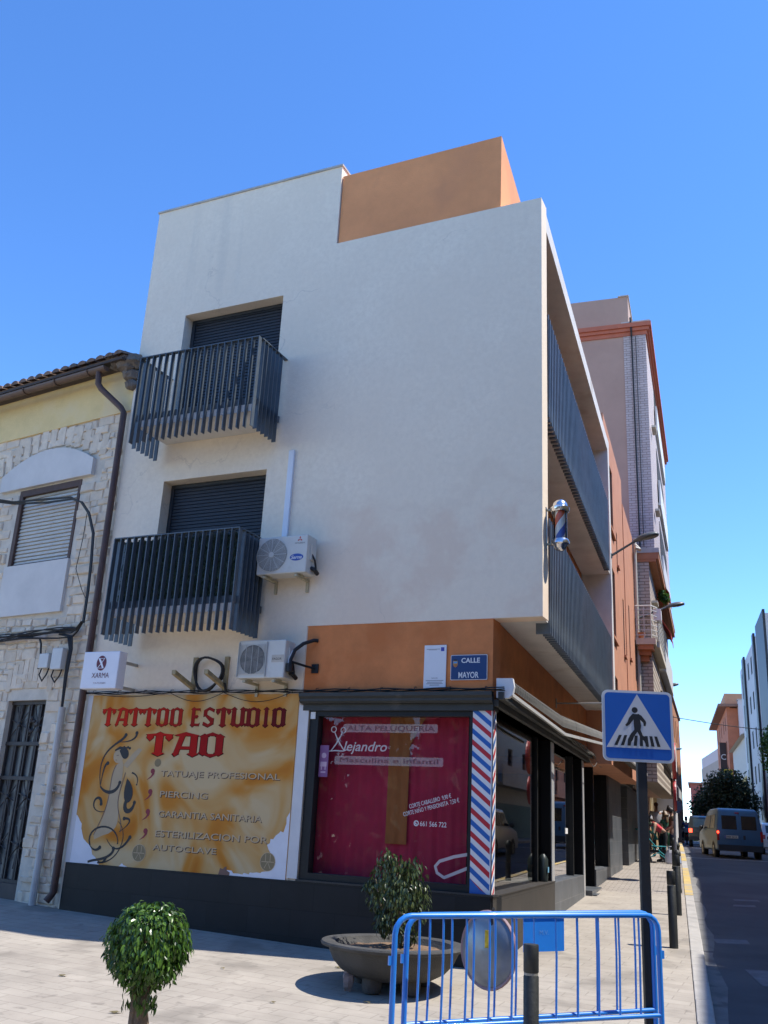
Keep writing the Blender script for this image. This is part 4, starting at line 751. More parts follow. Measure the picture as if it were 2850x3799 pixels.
while z < 6.25:
    h = random.uniform(.09, .19); a = .06 + random.uniform(0, .1)
    while a < 5.6:
        L = random.uniform(.12, .40); ca, cz = a + L / 2, z + h / 2
        bad = any(inh(x, y, q) for q in [(h_[0] - .02, h_[1] + .02, h_[2] - .02, h_[3] + .02) for h_ in holes] for x in (a + .04, ca, a + L - .04) for y in (z + .03, z + h - .03)) or any(under_arch(x, y) or panel(x, y) for x in (a + .02, ca, a + L - .02) for y in (z + .02, cz, z + h - .02))
        if not bad:
            o = random.uniform(-.034, -.010); wv = .028 * math.sin(a * 2.1 + z * 3.3) + random.uniform(-.012, .012); j = lambda: random.uniform(-.022, .022); g = random.uniform(.002, .007)
            P = [FH.p(a + g + j() * .5, -.048, z + g + wv), FH.p(a + L - g + j() * .5, -.048, z + g + wv + j() * .6), FH.p(a + L - g + j() * .5, -.048, z + h - g + wv + j() * .6), FH.p(a + g + j() * .5, -.048, z + h - g + wv)]
            e = .03; o2 = lambda: o + random.uniform(-.012, .012)
            Q_ = [FH.p(a + g + e + j(), o2(), z + g + wv + e * .6 + j() * .6), FH.p(a + L - g - e + j(), o2(), z + g + wv + e * .6 + j() * .6), FH.p(a + L - g - e + j(), o2(), z + h - g + wv - e * .6 + j() * .6), FH.p(a + g + e + j(), o2(), z + h - g + wv - e * .6 + j() * .6)]
            mid = [(P[i] + Q_[i]) / 2 + (FH.p(0, .010, 0) - FH.p(0, 0, 0)) for i in range(4)]
            b = len(mb.v); mb.v += P + mid + Q_
            for L0 in (0, 4):
                for i in range(4): k = (i + 1) % 4; mb.f.append([b + L0 + i, b + L0 + k, b + L0 + 4 + k, b + L0 + 4 + i]); mb.m.append(0)
            mb.f.append([b + 8, b + 9, b + 10, b + 11]); mb.m.append(0)
        a += L
    z += h
for i in range(13):                                                     # upright stones over the relieving arch
    t = -1.1 + i * 2.2 / 12; a = 1.88 + t * 1.2; z0 = 5.57 + .36 * max(0, 1 - t * t); w_ = .085
    mb.hexa([FH.p(a - w_, -.04, z0), FH.p(a + w_, -.04, z0), FH.p(a + w_ * .9, -.014, z0 + .01), FH.p(a - w_ * .9, -.016, z0 + .01), FH.p(a - w_ + t * .05, -.04, z0 + .38), FH.p(a + w_ + t * .05, -.04, z0 + .36), FH.p(a + w_ * .9 + t * .05, -.010, z0 + .35), FH.p(a - w_ * .9 + t * .05, -.013, z0 + .37)])
for i in range(9):
    a = .94 + i * .125; z0 = 1.62 + .24 * (1 - ((a - 1.45) / .6) ** 2)
    mb.hexa([FH.p(a - .058, -.04, z0), FH.p(a + .058, -.04, z0), FH.p(a + .055, -.014, z0), FH.p(a - .055, -.016, z0), FH.p(a - .06, -.04, z0 + .36), FH.p(a + .06, -.04, z0 + .36), FH.p(a + .055, -.012, z0 + .35), FH.p(a - .055, -.010, z0 + .36)])
mb.build("stone_facing", stone, H, bevel=.006)
lime = mat("smooth_lime_render", (.64, .60, .55), .9, .08, 2)
mb = MB(); pts = [(.70, 5.24), (3.05, 5.24), (3.06, 5.53)] + [(1.88 + 1.18 * t, 5.53 + .35 * (1 - t * t)) for t in (.8, .6, .4, .2, 0, -.2, -.4, -.6, -.8, -1)]
mb.face(FH, pts, .03, .08); mb.build("arched_panel", lime, H)
mb = MB(); mb.box(FH, .95, 2.56, -.06, .012, 2.95, 3.825); mb.build("smooth_panel", lime, H)
brn = mat("brown_wood", (.085, .048, .035), .7, .2, 8); cream = mat("cream_shutter", (.58, .54, .46), .6, .08, 3)
def house_window(a0, a1, z0, z1):
    mb = MB(); mb.box(FH, a0, a0 + .06, -.16, -.03, z0, z1); mb.box(FH, a1 - .09, a1, -.16, -.03, z0, z1); mb.box(FH, a0 + .06, a1 - .09, -.16, -.03, z1 - .11, z1); mb.box(FH, a0 + .06, a1 - .09, -.14, -.04, z0, z0 + .03)
    f = mb.build("window", brn, H); mb = MB(); z = z0 + .03
    while z < z1 - .12: mb.hexa([FH.p(a0 + .06, -.14, z), FH.p(a1 - .09, -.14, z), FH.p(a1 - .09, -.075, z + .006), FH.p(a0 + .06, -.075, z + .006), FH.p(a0 + .06, -.14, z + .06), FH.p(a1 - .09, -.14, z + .06), FH.p(a1 - .09, -.095, z + .058), FH.p(a0 + .06, -.095, z + .058)]); z += .066
    mb.build("roller_shutter", cream, f)
house_window(.975, 2.54, 3.83, 5.21); house_window(4.2, 5.6, 3.83, 5.21)
# door with wrought iron
mb = MB(); mb.box(FH, .99, 1.9, -.24, -.18, -1.4, 1.56); dr = mb.build("door", mat("obscured_glass", (.13, .14, .135), .35, .25, 5), H)
irn = mat("rusty_iron", (.035, .028, .026), .6, .3, 12)
mb = MB(); a0, a1 = .99, 1.9
for a in (a0 + .02, (a0 + a1) / 2 - .02, (a0 + a1) / 2 + .03, a1 - .02, a0 + .2, a1 - .2, a0 + .24, a1 - .24): mb.box(FH, a - .014, a + .014, -.17, -.13, -1.35, 1.54)
for z in (-1.1, .38, .9, 1.53): mb.box(FH, a0, a1, -.175, -.12, z - .028, z + .028)
for cx in (a0 + .24, a1 - .24):
    for cz in (1.2, .1, -.6):
        for k in range(8):
            t = k * math.pi / 4 + .2; mb.tube([FH.p(cx, -.14, cz), FH.p(cx + .2 * math.cos(t), -.14, cz + .33 * math.sin(t))], .010, 5)
        mb.lathe(FH.p(cx, -.13, cz), [(.0, 0), (.04, .0), (.03, .02), (0, .025)], 8, (nH[0], nH[1], 0))
for k in range(9): mb.blob(FH.p(a0 + .3 + random.uniform(-.12, .12), -.13, 1.18 + random.uniform(-.12, .12)), (.03, .012, .03), 6, 5)
mb.build("iron_grille", irn, dr)
mb = MB(); mb.box(FH, .99, 1.9, -.22, -.06, -1.45, -1.12); mb.build("door_kickplate", mat("brown_iron_plate", (.05, .035, .032), .6, .3), dr)
# roof
tile = mat("weathered_clay_tile", (.20, .125, .085), .9, .3, 7, bump=.4, isl=.25, dirt=(.10, .085, .075), dscale=5, dthr=.52)
mb = MB()
for i in range(36):
    a = .1 + i * .22; r = .1
    for (oa, za), (ob, zb) in (((.36, 7.16), (-.2, 7.30)), ((-.14, 7.315), (-.7, 7.45))):
        n = 7; V1 = [FH.p(a + r * math.cos(math.pi * k / n), oa, za + r * .75 * math.sin(math.pi * k / n)) for k in range(n + 1)]; V2 = [FH.p(a + r * .85 * math.cos(math.pi * k / n), ob, zb + r * .7 * math.sin(math.pi * k / n)) for k in range(n + 1)]
        for k in range(n): mb.poly([V1[k], V1[k + 1], V2[k + 1], V2[k]])
        mb.poly(V1)
mb.hexa([FH.p(0, .3, 7.10), FH.p(8, .3, 7.10), FH.p(8, -4, 8.1), FH.p(0, -4, 8.1), FH.p(0, .3, 7.15), FH.p(8, .3, 7.15), FH.p(8, -4, 8.15), FH.p(0, -4, 8.15)])
rf = mb.build("roof", tile, H)
mb = MB(); mb.box(FH, 0, 8, -.05, .34, 7.06, 7.095); mb.build("eaves_board", mat("dark_eaves", (.06, .042, .034), .8, .2), rf)
mb = MB(); random.seed(3)
for p, r in (((.10, .1, 7.08), .2), ((.3, .16, 7.14), .16), ((.05, .03, 6.9), .16), ((-.04, .08, 7.1), .17), ((.02, .02, 6.72), .12), ((.22, .1, 7.24), .13), ((.38, .2, 7.2), .12)): mb.blob(FH.p(*p), (r, r, r * .8), 9, 7, .16)
mb.build("rubble_end", mat("grey_rubble", (.16, .13, .105), .95, .35, 6, bump=.8, bscale=25), rf)
gutm = mat("brown_gutter", (.12, .07, .045), .55, .15, 5)
mb = MB(); n = 8; 
for i in range(n): 
    t0, t1 = math.pi + math.pi * i / n, math.pi + math.pi * (i + 1) / n; g = lambda t, a, rr=.075: FH.p(a, .33 + rr * math.cos(t), 6.99 + rr * math.sin(t)); mb.poly([g(t0, .35), g(t1, .35), g(t1, 8), g(t0, 8)]); mb.poly([g(t0, .35, .068), g(t1, .35, .068), g(t1, 8, .068), g(t0, 8, .068)])
mb.poly([FH.p(.35, .33 + .075 * math.cos(math.pi + math.pi * i / n), 6.99 + .075 * math.sin(math.pi + math.pi * i / n)) for i in range(n + 1)])
for k in range(9): a = .75 + k * .82; mb.tube([FH.p(a, .33 + .085 * math.cos(t), 6.99 + .085 * math.sin(t)) for t in [math.pi + math.pi * i / 8 for i in range(9)]], .012, 5)
mb.build("gutter", gutm, H)
mb = MB(); mb.tube([FH.p(.52, .33, 6.93), FH.p(.52, .31, 6.72), FH.p(.48, .27, 6.64), FH.p(.13, .1, 6.30), FH.p(.06, .08, 6.2), FH.p(.05, .07, 3), FH.p(.05, .07, 1.), FH.p(.05, .07, -1.15), FH.p(.10, .13, -1.27)], .052, 10); mb.build("downpipe", mat("rust_brown_downpipe", (.085, .043, .032), .6, .25, 5), H, smooth=True)
mb = MB(); mb.tube([FH.p(.47, .06, 1.42), FH.p(.47, .06, -1.4)], .052, 10); mb.box(FH, .40, .54, 0, .06, .2, .23); mb.build("cable_conduit", mat("grey_white_pipe", (.50, .48, .45), .5, .12, 4, dirt=(.4, .37, .33), dscale=3), smooth=True, label="pale vertical conduit pipe on the stone house beside the iron door", cat="conduit")
for a0, a1, z0, z1, lb in ((.62, .86, 2.0, 2.33, "right hand white junction box under the cable bundle"), (.93, 1.15, 2.03, 2.26, "left hand smaller junction box under the cable bundle")):
    mb = MB(); mb.box(FH, a0, a1, .0, .1, z0, z1); j = mb.build("junction_box", mat("junction_white", (.56, .55, .52), .5, .06), bevel=.01, label=lb, cat="junction box", group="junction boxes on the stone house")
    mb = MB(); mb.mi = 0; mb.tube([FH.p(a1 - .04, .05, z0), FH.p(a1 - .03, .07, z0 - .1), FH.p((a0 + a1) / 2 - .02, .08, z0 - .2), FH.p(a0 + .02, .07, z0 - .1), FH.p(a0 + .01, .05, z0)], .012, 6); mb.build("lead", rub, j)
mb = MB(); random.seed(5)
for k in range(9):
    d = random.uniform(-.05, .05); e = random.uniform(0, .05)
    mb.tube([FH.p(8 - i * .3, .06 + e + .02 * math.sin(i * 1.1 + k), 2.47 + d + .03 * math.sin(i * .8 + k * 1.3) + .004 * i + (.02 if k < 3 else 0)) for i in range(26)] + [FH.p(.38, .06 + e, 2.6 + d * .5), FH.p(.3, .05 + e, 2.72)], .012, 5)
for k in range(6): d = random.uniform(-.02, .02); mb.tube([FH.p(.28 + d, .07, 2.7), FH.p(.27 + d, .08, 3.2), FH.p(.3 + d, .08, 3.7), FH.p(.34 + d, .09, 4.15), FH.p(.5 + d, .1, 4.5), FH.p(.72 + d, .1, 4.72), FH.p(1.0, .1 + d, 4.83 + d), FH.p(1.6, .12 + d, 4.86 + 2 * d), FH.p(2.4, .16 + d, 4.92 + d), FH.p(3.3, .5 + d, 5.05 + 2 * d), FH.p(6, 2.6 + d, 5.6)], .014, 5)
for k in range(7): d = random.uniform(-.05, .05); mb.tube([FH.p(.75 + d, .07, 2.55), FH.p(.5 + d, .1, 2.5), FH.p(.44 + d * .6, .1, 2.3), FH.p(.47 + d * .5, .09, 1.9), FH.p(.47 + d * .2, .07, 1.42)], .014, 5)
mb.tube([FH.p(1.25, .06, 2.5), FH.p(1.18, .08, 2.42), FH.p(1.14, .08, 2.2), FH.p(1.16, .07, 2.02)], .018, 6); mb.tube([FH.p(.6, .06, 4.6), FH.p(.62, .05, 4.1), FH.p(.66, .06, 3.6), FH.p(.45, .06, 3.25), FH.p(.33, .06, 3.1)], .006, 5)
mb.build("cable_bundle", rub, smooth=True, label="thick black cable bundle sagging across the stone house front", cat="cable")
# ------------------------------------------------------------------ foliage helpers
def leafpoly(mb, c, d, n, L, w_, droop=.25):
    """one pointed leaf with a fold along its midrib"""
    d = d.normalized(); s = d.cross(n); s = s.normalized() if s.length > 1e-4 else d.orthogonal().normalized(); n = s.cross(d)
    p = lambda u, v, h: c + d * (u * L) + s * (v * w_) + n * h
    b = len(mb.v); mb.v += [p(0, 0, 0), p(.32, .5, .10 * w_), p(.7, .34, -droop * L * .25), p(1, 0, -droop * L), p(.7, -.34, -droop * L * .25), p(.32, -.5, .10 * w_), p(.35, 0, -.12 * w_), p(.7, 0, -.1 * w_ - droop * L * .3)]
    for f in ((0, 1, 6), (0, 6, 5), (1, 2, 7, 6), (6, 7, 4, 5), (2, 3, 7), (7, 3, 4)): mb.f.append([b + i for i in f]); mb.m.append(mb.mi)
def rnd(): 
    while True:
        v = Vector((random.uniform(-1, 1), random.uniform(-1, 1), random.uniform(-1, 1)))
        if .01 < v.length < 1: return v
bark = mat("grey_brown_bark", (.17, .125, .085), .9, .25, 9, bump=.7, bscale=30)
ficus = leafmat("glossy_ficus_leaf", (.020, .06, .010), (.13, .25, .035), .28, .3)
random.seed(21)
t0 = Vector((-1.52, 7.34, -.90)); gT = gz(7.34)
TP = thing("ball_topiary_tree", (t0.x, t0.y, gT), "small green ficus clipped to a ball on a bare stem in the foreground", "topiary tree")
mb = MB()
for k, (dx, dy) in enumerate(((-.035, 0), (.03, .02), (.0, -.03))):
    mb.tube([(t0.x + dx * 1.6, t0.y + dy * 1.6, gT - .02), (t0.x + dx + .01 * math.sin(k), t0.y + dy, gT + .3), (t0.x + dx * .8 - .012, t0.y - dy * .6, -1.25), (t0.x + dx * 2.2, t0.y + dy * 2, -1.0), (t0.x + dx * 4, t0.y + dy * 4, -.8)], [.04, .036, .03, .022, .01], 8)
mb.build("trunk", bark, TP, smooth=True)
mb = MB()
for i in range(4200):
    v = rnd().normalized(); r = random.uniform(.72, 1.03) if i % 5 else random.uniform(.4, .75); r *= 1 + .05 * math.sin(v.x * 7 + v.z * 5) 
    if v.z < -.35: r *= 1 - .10 * random.random(); 
    c = t0 + Vector((v.x * .295 * r, v.y * .295 * r, v.z * (.285 if v.z > 0 else .30) * r))
    dr_ = Vector((v.x * .55 + random.uniform(-.45, .45), v.y * .55 + random.uniform(-.45, .45), -1.0 + (.75 if v.z > .6 else 0) + random.uniform(-.4, .3)))
    leafpoly(mb, c, dr_, v + rnd() * .35, random.uniform(.036, .062), random.uniform(.017, .028))
for i in range(90):
    a = random.uniform(0, 6.3); r = random.uniform(.02, .13); leafpoly(mb, t0 + Vector((r * math.cos(a), r * math.sin(a), -.3 - random.uniform(0, .10))), Vector((random.uniform(-.3, .3), random.uniform(-.3, .3), -1)), Vector((math.cos(a), math.sin(a), .2)), .06, .026)
mb.build("crown", ficus, TP, recalc=False)
# bowl planter with its shrub
bc = Vector((.33, 10.48, gz(10.4))); rz = 1.0
PL = thing("bowl_planter", bc, "large dark concrete bowl planter standing on stubby feet", "planter")
conc = mat("dark_concrete", (.055, .054, .051), .85, .18, 4, bump=.4, bscale=60, dirt=(.075, .073, .069), dscale=3)
zr = -1.16 - bc.z
mb = MB(); mb.lathe(bc, [(.0, .10), (.22, .10), (.40, .105), (.53, .17), (.61, .25), (.655, .34), (.672, zr - .04), (.70, zr - .035), (.735, zr - .025), (.745, zr - .005), (.735, zr + .012), (.66, zr + .018), (.60, zr + .005), (.57, zr - .05), (.5, zr - .12), (0, zr - .12)], 48); bo = mb.build("bowl", conc, PL, smooth=True)
mb = MB(); mb.lathe(bc, [(.575, zr - .06), (.4, zr - .05), (.2, zr - .035), (0, zr - .03)], 30); mb.v = [v + Vector((0, 0, random.uniform(-.012, .012))) for v in mb.v]; mb.build("soil", mat("dry_soil", (.18, .115, .07), .95, .4, 12, bump=.9, bscale=30), PL)
for k, a in enumerate((2.5, 5.2, .6, 4.1)):
    mb = MB(); mb.lathe((bc.x + .36 * math.cos(a), bc.y + .36 * math.sin(a), bc.z), [(.085, 0), (.10, .05), (.10, .1), (.09, .17), (.06, .2)], 14); mb.build("foot", mat("concrete_foot", (.075, .068, .058), .9, .2, 8, bump=.4), PL, smooth=True)
mb = MB(); mb.blob(bc + Vector((-.44, -.22, .08)), (.06, .05, .1), 8, 6, .2); mb.build("wedge_stone", mat("pinkish_stone", (.30, .24, .22), .9, .2, 8), label="small pinkish stone wedged under the left of the bowl planter", cat="stone")
random.seed(8)
SH = thing("potted_shrub", (bc.x, bc.y, bc.z + zr - .04), "loose dark green shrub with drooping leaves growing in the concrete bowl", "shrub")
mb = MB(); tb = Vector((bc.x + .06, bc.y, bc.z + zr - .05)); tips = []
for k in range(9):
    a = k * .7 + .3; tip = Vector((.33 + random.uniform(-.25, .25), 10.6 + random.uniform(-.2, .2), random.uniform(-.75, -.35))); m_ = (tb + tip) / 2 + Vector((random.uniform(-.08, .08), random.uniform(-.08, .08), 0)); mb.tube([tb + Vector((.02 * math.cos(a), .02 * math.sin(a), 0)), m_, tip], [.016, .011, .004], 6); tips.append(tip)
mb.build("stem", bark, SH, smooth=True)
mb = MB(); sc_ = Vector((.34, 10.55, -.70)); lobes = [(Vector((.34, 10.55, -.66)), .30, .34), (Vector((.42, 10.5, -.62)), .26, .30), (Vector((.24, 10.55, -.52)), .2, .24), (Vector((.16, 10.5, -.75)), .15, .12), (Vector((.5, 10.5, -.78)), .19, .26), (Vector((.33, 10.45, -.9)), .2, .2), (Vector((.46, 10.42, -1.05)), .10, .15), (Vector((.22, 10.5, -.33)), .07, .10), (Vector((.05, 10.5, -.62)), .07, .06), (Vector((.5, 10.55, -.42)), .11, .12), (Vector((.2, 10.45, -.95)), .09, .12)]
for lc, rx, rzz in lobes:
    for i in range(int(3600 * rx * rzz) + 40):
        v = rnd(); v = v.normalized() * random.uniform(.5, 1.06); c = lc + Vector((v.x * rx, v.y * rx, v.z * rzz))
        leafpoly(mb, c, Vector((v.x * .5 + random.uniform(-.4, .4), v.y * .5 + random.uniform(-.4, .4), -.9 + random.uniform(-.3, .5))), v + rnd() * .4, random.uniform(.05, .075), random.uniform(.022, .03))
mb.build("foliage", leafmat("dusty_ficus_leaf", (.022, .045, .013), (.10, .125, .04), .34, .2), SH, recalc=False)

# ------------------------------------------------------------------ barriers, bollards, crossing sign
bluep = mat("blue_gloss_paint", (.022, .20, .66), .32, .06, 4, coat=.4, dirt=(.16, .17, .20), dscale=28, dthr=.70)
def barrier(label, p0, p1, zt0, zt1, H_, nbar, plate=None, skip=()):
    p0, p1 = Vector(p0), Vector(p1); d = (p1 - p0); Lh = math.hypot(d.x, d.y); ux_, uy_ = d.x / Lh, d.y / Lh
    sl_ = (zt1 - zt0) / Lh; b = thing("crowd_barrier", (p0.x + d.x / 2, p0.y + d.y / 2, gz(p0.y + d.y / 2)), label, "barrier", "blue crowd barriers")
    q = lambda a, z: Vector((p0.x + ux_ * a, p0.y + uy_ * a, z + zt0 + sl_ * a))
    r = .12; pts = [q(0, -H_)] + [q(0, -r)] + [q(r - r * math.cos(t), -r + r * math.sin(t)) for t in (.4, .8, 1.2)] + [q(r, 0), q(Lh - r, 0)] + [q(Lh - r + r * math.sin(t), -r + r * math.cos(t)) for t in (.4, .8, 1.2)] + [q(Lh, -r), q(Lh, -H_)]
    mb = MB(); mb.tube(pts, .021, 12); mb.build("frame", bluep, b, smooth=True)
    mb = MB(); mb.tube([q(.0, -.72), q(Lh, -.72)], .017, 10); mb.build("lower_rail", bluep, b, smooth=True)
    for i in range(nbar):
        if i in skip: continue
        a = Lh * (i + 1) / (nbar + 1); mb = MB(); mb.tube([q(a, -.01), q(a + .004, -.3), q(a - .003, -.72)], .0085, 8); mb.build("bar", bluep, b, smooth=True)
    for a in (.0, Lh):
        mb = MB(); f = Fr((q(a, 0).x, q(a, 0).y), (ux_, uy_), (-uy_, ux_)); mb.box(f, -.22 * 0 - .02, .02, -.25, .25, q(a, -H_).z, q(a, -H_).z + .03); mb.build("foot", bluep, b, bevel=.006)
    for a, s in ((-.02, -1), (Lh + .02, 1)):
        mb = MB(); mb.box(Fr((q(a, 0).x, q(a, 0).y), (ux_, uy_), (-uy_, ux_)), -.022, .022, -.01, .01, q(a, -.32).z, q(a, -.26).z); mb.build("hook", bluep, b)
    if plate:
        a0, a1, z0, z1 = plate; mb = MB(); f = Fr((p0.x, p0.y), (ux_, uy_), (-uy_, ux_)); mb.hexa([f.p(a0, -.004, q(a0, z0).z), f.p(a1, -.004, q(a1, z0).z), f.p(a1, .004, q(a1, z0).z), f.p(a0, .004, q(a0, z0).z), f.p(a0, -.004, q(a0, z1).z), f.p(a1, -.004, q(a1, z1).z), f.p(a1, .004, q(a1, z1).z), f.p(a0, .004, q(a0, z1).z)]); pl_ = mb.build("plate", bluep, b)
        mb = MB(); text(mb, Fr((p0.x, p0.y), (ux_, uy_), (uy_, -ux_)), "M.V.", (a0 + a1) / 2, q((a0 + a1) / 2, (z0 + z1) / 2).z - .0, .035, .006, align='C', flip=1); mb.build("embossed_letters", mat("pale_blue_print", (.10, .28, .62), .5), pl_)
    return b
barrier("front blue crowd barrier standing nearest the camera, without a plate", (.235, 7.28, 0), (2.36, 8.13, 0), -.625, -.59, 1.08, 11)
barrier("rear blue crowd barrier with a solid plate, just behind the front one", (.33, 7.50, 0), (2.38, 8.36, 0), -.635, -.59, 1.08, 11, plate=(.99, 1.36, -.27, -.03), skip=(5, 6))
# round convex mirror tied to the barrier
mb = MB(); mc = Vector((1.02, 8.26, -.925)); ax = Vector((-.74, -.66, .03)).normalized()
RM = thing("round_traffic_mirror", (1.02, 8.2, -1.19), "round convex traffic mirror with faded red rim hung behind the blue barriers", "traffic mirror")
mb.lathe(mc, [(.275, 0), (.26, .02), (.18, .05), (.08, .065), (0, .07)], 36, ax); mb.build("mirror_face", mat("dull_mirror", (.20, .225, .25), .34, .25, 3, metal=.45), RM, smooth=True)
mb = MB(); mb.lathe(mc, [(.273, .004), (.290, .012), (.297, 0), (.29, -.02), (.2, -.045), (.0, -.06)], 36, ax); mb.build("rim", mat("faded_red_rim", (.30, .19, .19), .5, .2, 5), RM, smooth=True)
mb = MB(); mb.tube([mc - ax * .05, Vector((1.03, 8.16, -.66)), Vector((1.03, 8.03, -.60))], .012, 6); mb.build("hanging_bracket", metal, RM)
mb = MB(); mb.box(Fr((1.0, 8.2 - .03), (1, 0), (0, 1)), -.02, .02, -.012, -.004, -.90, -.77); mb.build("yellow_tag", mat("yellow_black_tag", (.5, .38, .03), .5, .3, 30), RM)
bolm = mat("dark_green_grey_iron", (.022, .0245, .0235), .55, .2, 8, bump=.2, dirt=(.045, .047, .043), dscale=8, dthr=.6)
def bollard(x, y, r, h, label, cap=False, band=True):
    z = gz(y); b = thing("bollard", (x, y, z), label, "bollard", "bollards along the kerb")
    if cap:
        mb = MB(); mb.lathe((x, y, z), [(r * 1.15, 0), (r * 1.15, .06), (r, .08), (r * .95, h - .3), (r * 1.05, h - .28), (r * .95, h - .26), (r * .95, h - .13)], 18); mb.build("post", bolm, b, smooth=True)
        mb = MB(); mb.lathe((x, y, z), [(r * 1.0, h - .13), (r * 1.3, h - .11), (r * 1.3, h - .08), (r * 1.05, h - .04), (r * .55, h - .005), (0, h)], 18); mb.build("domed_cap", bolm, b, smooth=True)
    else:
        mb = MB(); mb.lathe((x, y, z), [(r, 0), (r, h - .2), (r * .93, h - .195), (r * .93, h - .175), (r, h - .17), (r, h - .006), (r * .95, h), (0, h)], 24); mb.build("post", bolm, b, smooth=True)
        if band: mb = MB(); mb.lathe((x, y, z), [(r * .935, h - .192), (r * .945, h - .176)], 24); mb.build("grey_band", mat("worn_silver_band", (.3, .29, .25), .5, .3, 30, metal=.3), b)
    return b
bollard(1.157, 7.0, .052, 1.0, "nearest dark bollard, in front of the blue barriers")
bollard(4.19, 13.74, .058, .97, "plain dark bollard at the kerb, second from the camera")
bollard(5.40, 17.37, .058, .97, "plain dark bollard, third from the camera, half behind the second")
capl = ["nearest of the dome-capped bollards, behind the plain ones", "second dome-capped bollard along the kerb", "third dome-capped bollard beside the yellow kerb", "fourth dome-capped bollard, at the bystander's feet", "fifth dome-capped bollard, behind the standing man", "sixth dome-capped bollard in the far row", "seventh dome-capped bollard in the far row", "eighth dome-capped bollard in the far row", "ninth and farthest dome-capped bollard"]
for k, y in enumerate((21.4, 25.2, 29., 34.6, 37.4, 40.2, 43., 46., 49.)): bollard(kx(y) - .42 + (.1 if k < 2 else 0), y, .06, .86, capl[k], True)
# pedestrian crossing sign
cs = Vector((2.315, 8.40, 0)); CS = thing("crossing_sign", (cs.x, cs.y, gz(8.4)), "blue square pedestrian crossing sign on a dark square post", "road sign")
yaw = R_(-3); FS = Fr((cs.x, cs.y - .045), (math.cos(yaw), math.sin(yaw)), (math.sin(yaw), -math.cos(yaw)))
mb = MB(); mb.box(FS, -.012, .068, -.09, -.012, gz(8.4) - .05, .70); mb.build("post", mat("dark_square_post", (.016, .0155, .0155), .6, .15, 6, dirt=(.026, .0255, .025), dscale=7, dthr=.6), CS, bevel=.006)
zc = .915; hs = .305
mb = MB(); mb.face(FS, rrect(-hs, hs, zc - hs, zc + hs, .05), .0, .025); mb.build("plate", mat("white_reflective", (.62, .62, .62), .4, .04), CS)
sb = mat("sign_blue", (.006, .10, .42), .4, .04); sw_ = mat("sign_white", (.56, .56, .57), .4, .03); sk = mat("sign_black", (.012, .012, .014), .5, .05)
mb = MB(); mb.face(FS, rrect(-hs + .022, hs - .022, zc - hs + .022, zc + hs - .022, .034), .002, .001); mb.build("blue_field", sb, CS)
mb = MB(); mb.face(FS, [(-.277, zc - .19), (.277, zc - .19), (0, zc + .275)], .0035, .001); mb.build("white_triangle", sw_, CS)
k_ = .6 / 520; cx0, cy0 = 428, 1000                            # pictogram drawn on a 520-unit grid
def pg(mb, pts, o=.005): mb.poly([FS.p((x - cx0) * k_, o, zc - (y - cy0) * k_) for x, y in pts])
mb = MB(); i = 0
for pts in ([(407 + 23 * math.cos(t * .314), 882 + 22 * math.sin(t * .314)) for t in range(20)], [(398, 912), (440, 912), (452, 1000), (445, 1035), (400, 1035), (396, 985)], [(402, 908), (388, 912), (362, 942), (350, 975), (332, 996), (344, 1008), (366, 990), (398, 952)], [(430, 908), (456, 922), (486, 960), (490, 975), (484, 1000), (470, 998), (468, 975), (440, 948)], [(400, 1028), (428, 1036), (395, 1080), (384, 1108), (348, 1150), (344, 1147), (350, 1100), (372, 1060)], [(418, 1034), (446, 1028), (462, 1070), (482, 1080), (505, 1150), (488, 1152), (470, 1110), (440, 1080)]):
    pg(mb, pts, .0052 + .0002 * i); i += 1
for x in (246, 295, 344, 390, 436, 480, 522, 566):
    sl2 = (428 - x) * .22 * .9; pg(mb, [(x, 1148), (x + 24, 1148), (x + 26 + sl2 * .9, 1072), (x + 4 + sl2 * .9, 1072)], .0052 + .0002 * i); i += 1
mb.build("walking_figure_and_stripes", sk, CS)
mb = MB()
for z in (zc - .2, zc + .2): mb.box(FS, -.05, .105, -.1, -.026, z - .02, z + .02)
mb.build("clamp", metal, CS)
# thin pole with a round sign seen edge-on
py_ = 23.79; zp = gz(py_); PS = thing("edge_on_sign", (7.37, py_, zp), "thin grey pole carrying two red round signs seen edge on", "road sign")
mb = MB(); mb.tube([(7.37, py_, zp), (7.45, py_, 2.2)], .032, 10); mb.build("pole", mat("grey_painted_pole", (.20, .205, .22), .5, .12), PS, smooth=True)
ax2 = Vector((.955, -.297, 0)); mb = MB(); mb.lathe((7.44, py_ - .05, 1.80), [(.0, -.05), (.43, -.05), (.44, 0), (.43, .04), (0, .04)], 28, ax2); mb.build("round_plate", mat("sign_red", (.45, .06, .05), .45, .06), PS); mb = MB(); mb.lathe((7.43, py_ - .05, .98), [(.0, -.04), (.35, -.04), (.36, 0), (.35, .03), (0, .03)], 28, ax2); mb.build("lower_plate", mat("sign_red_dark", (.35, .03, .035), .45, .06), PS)

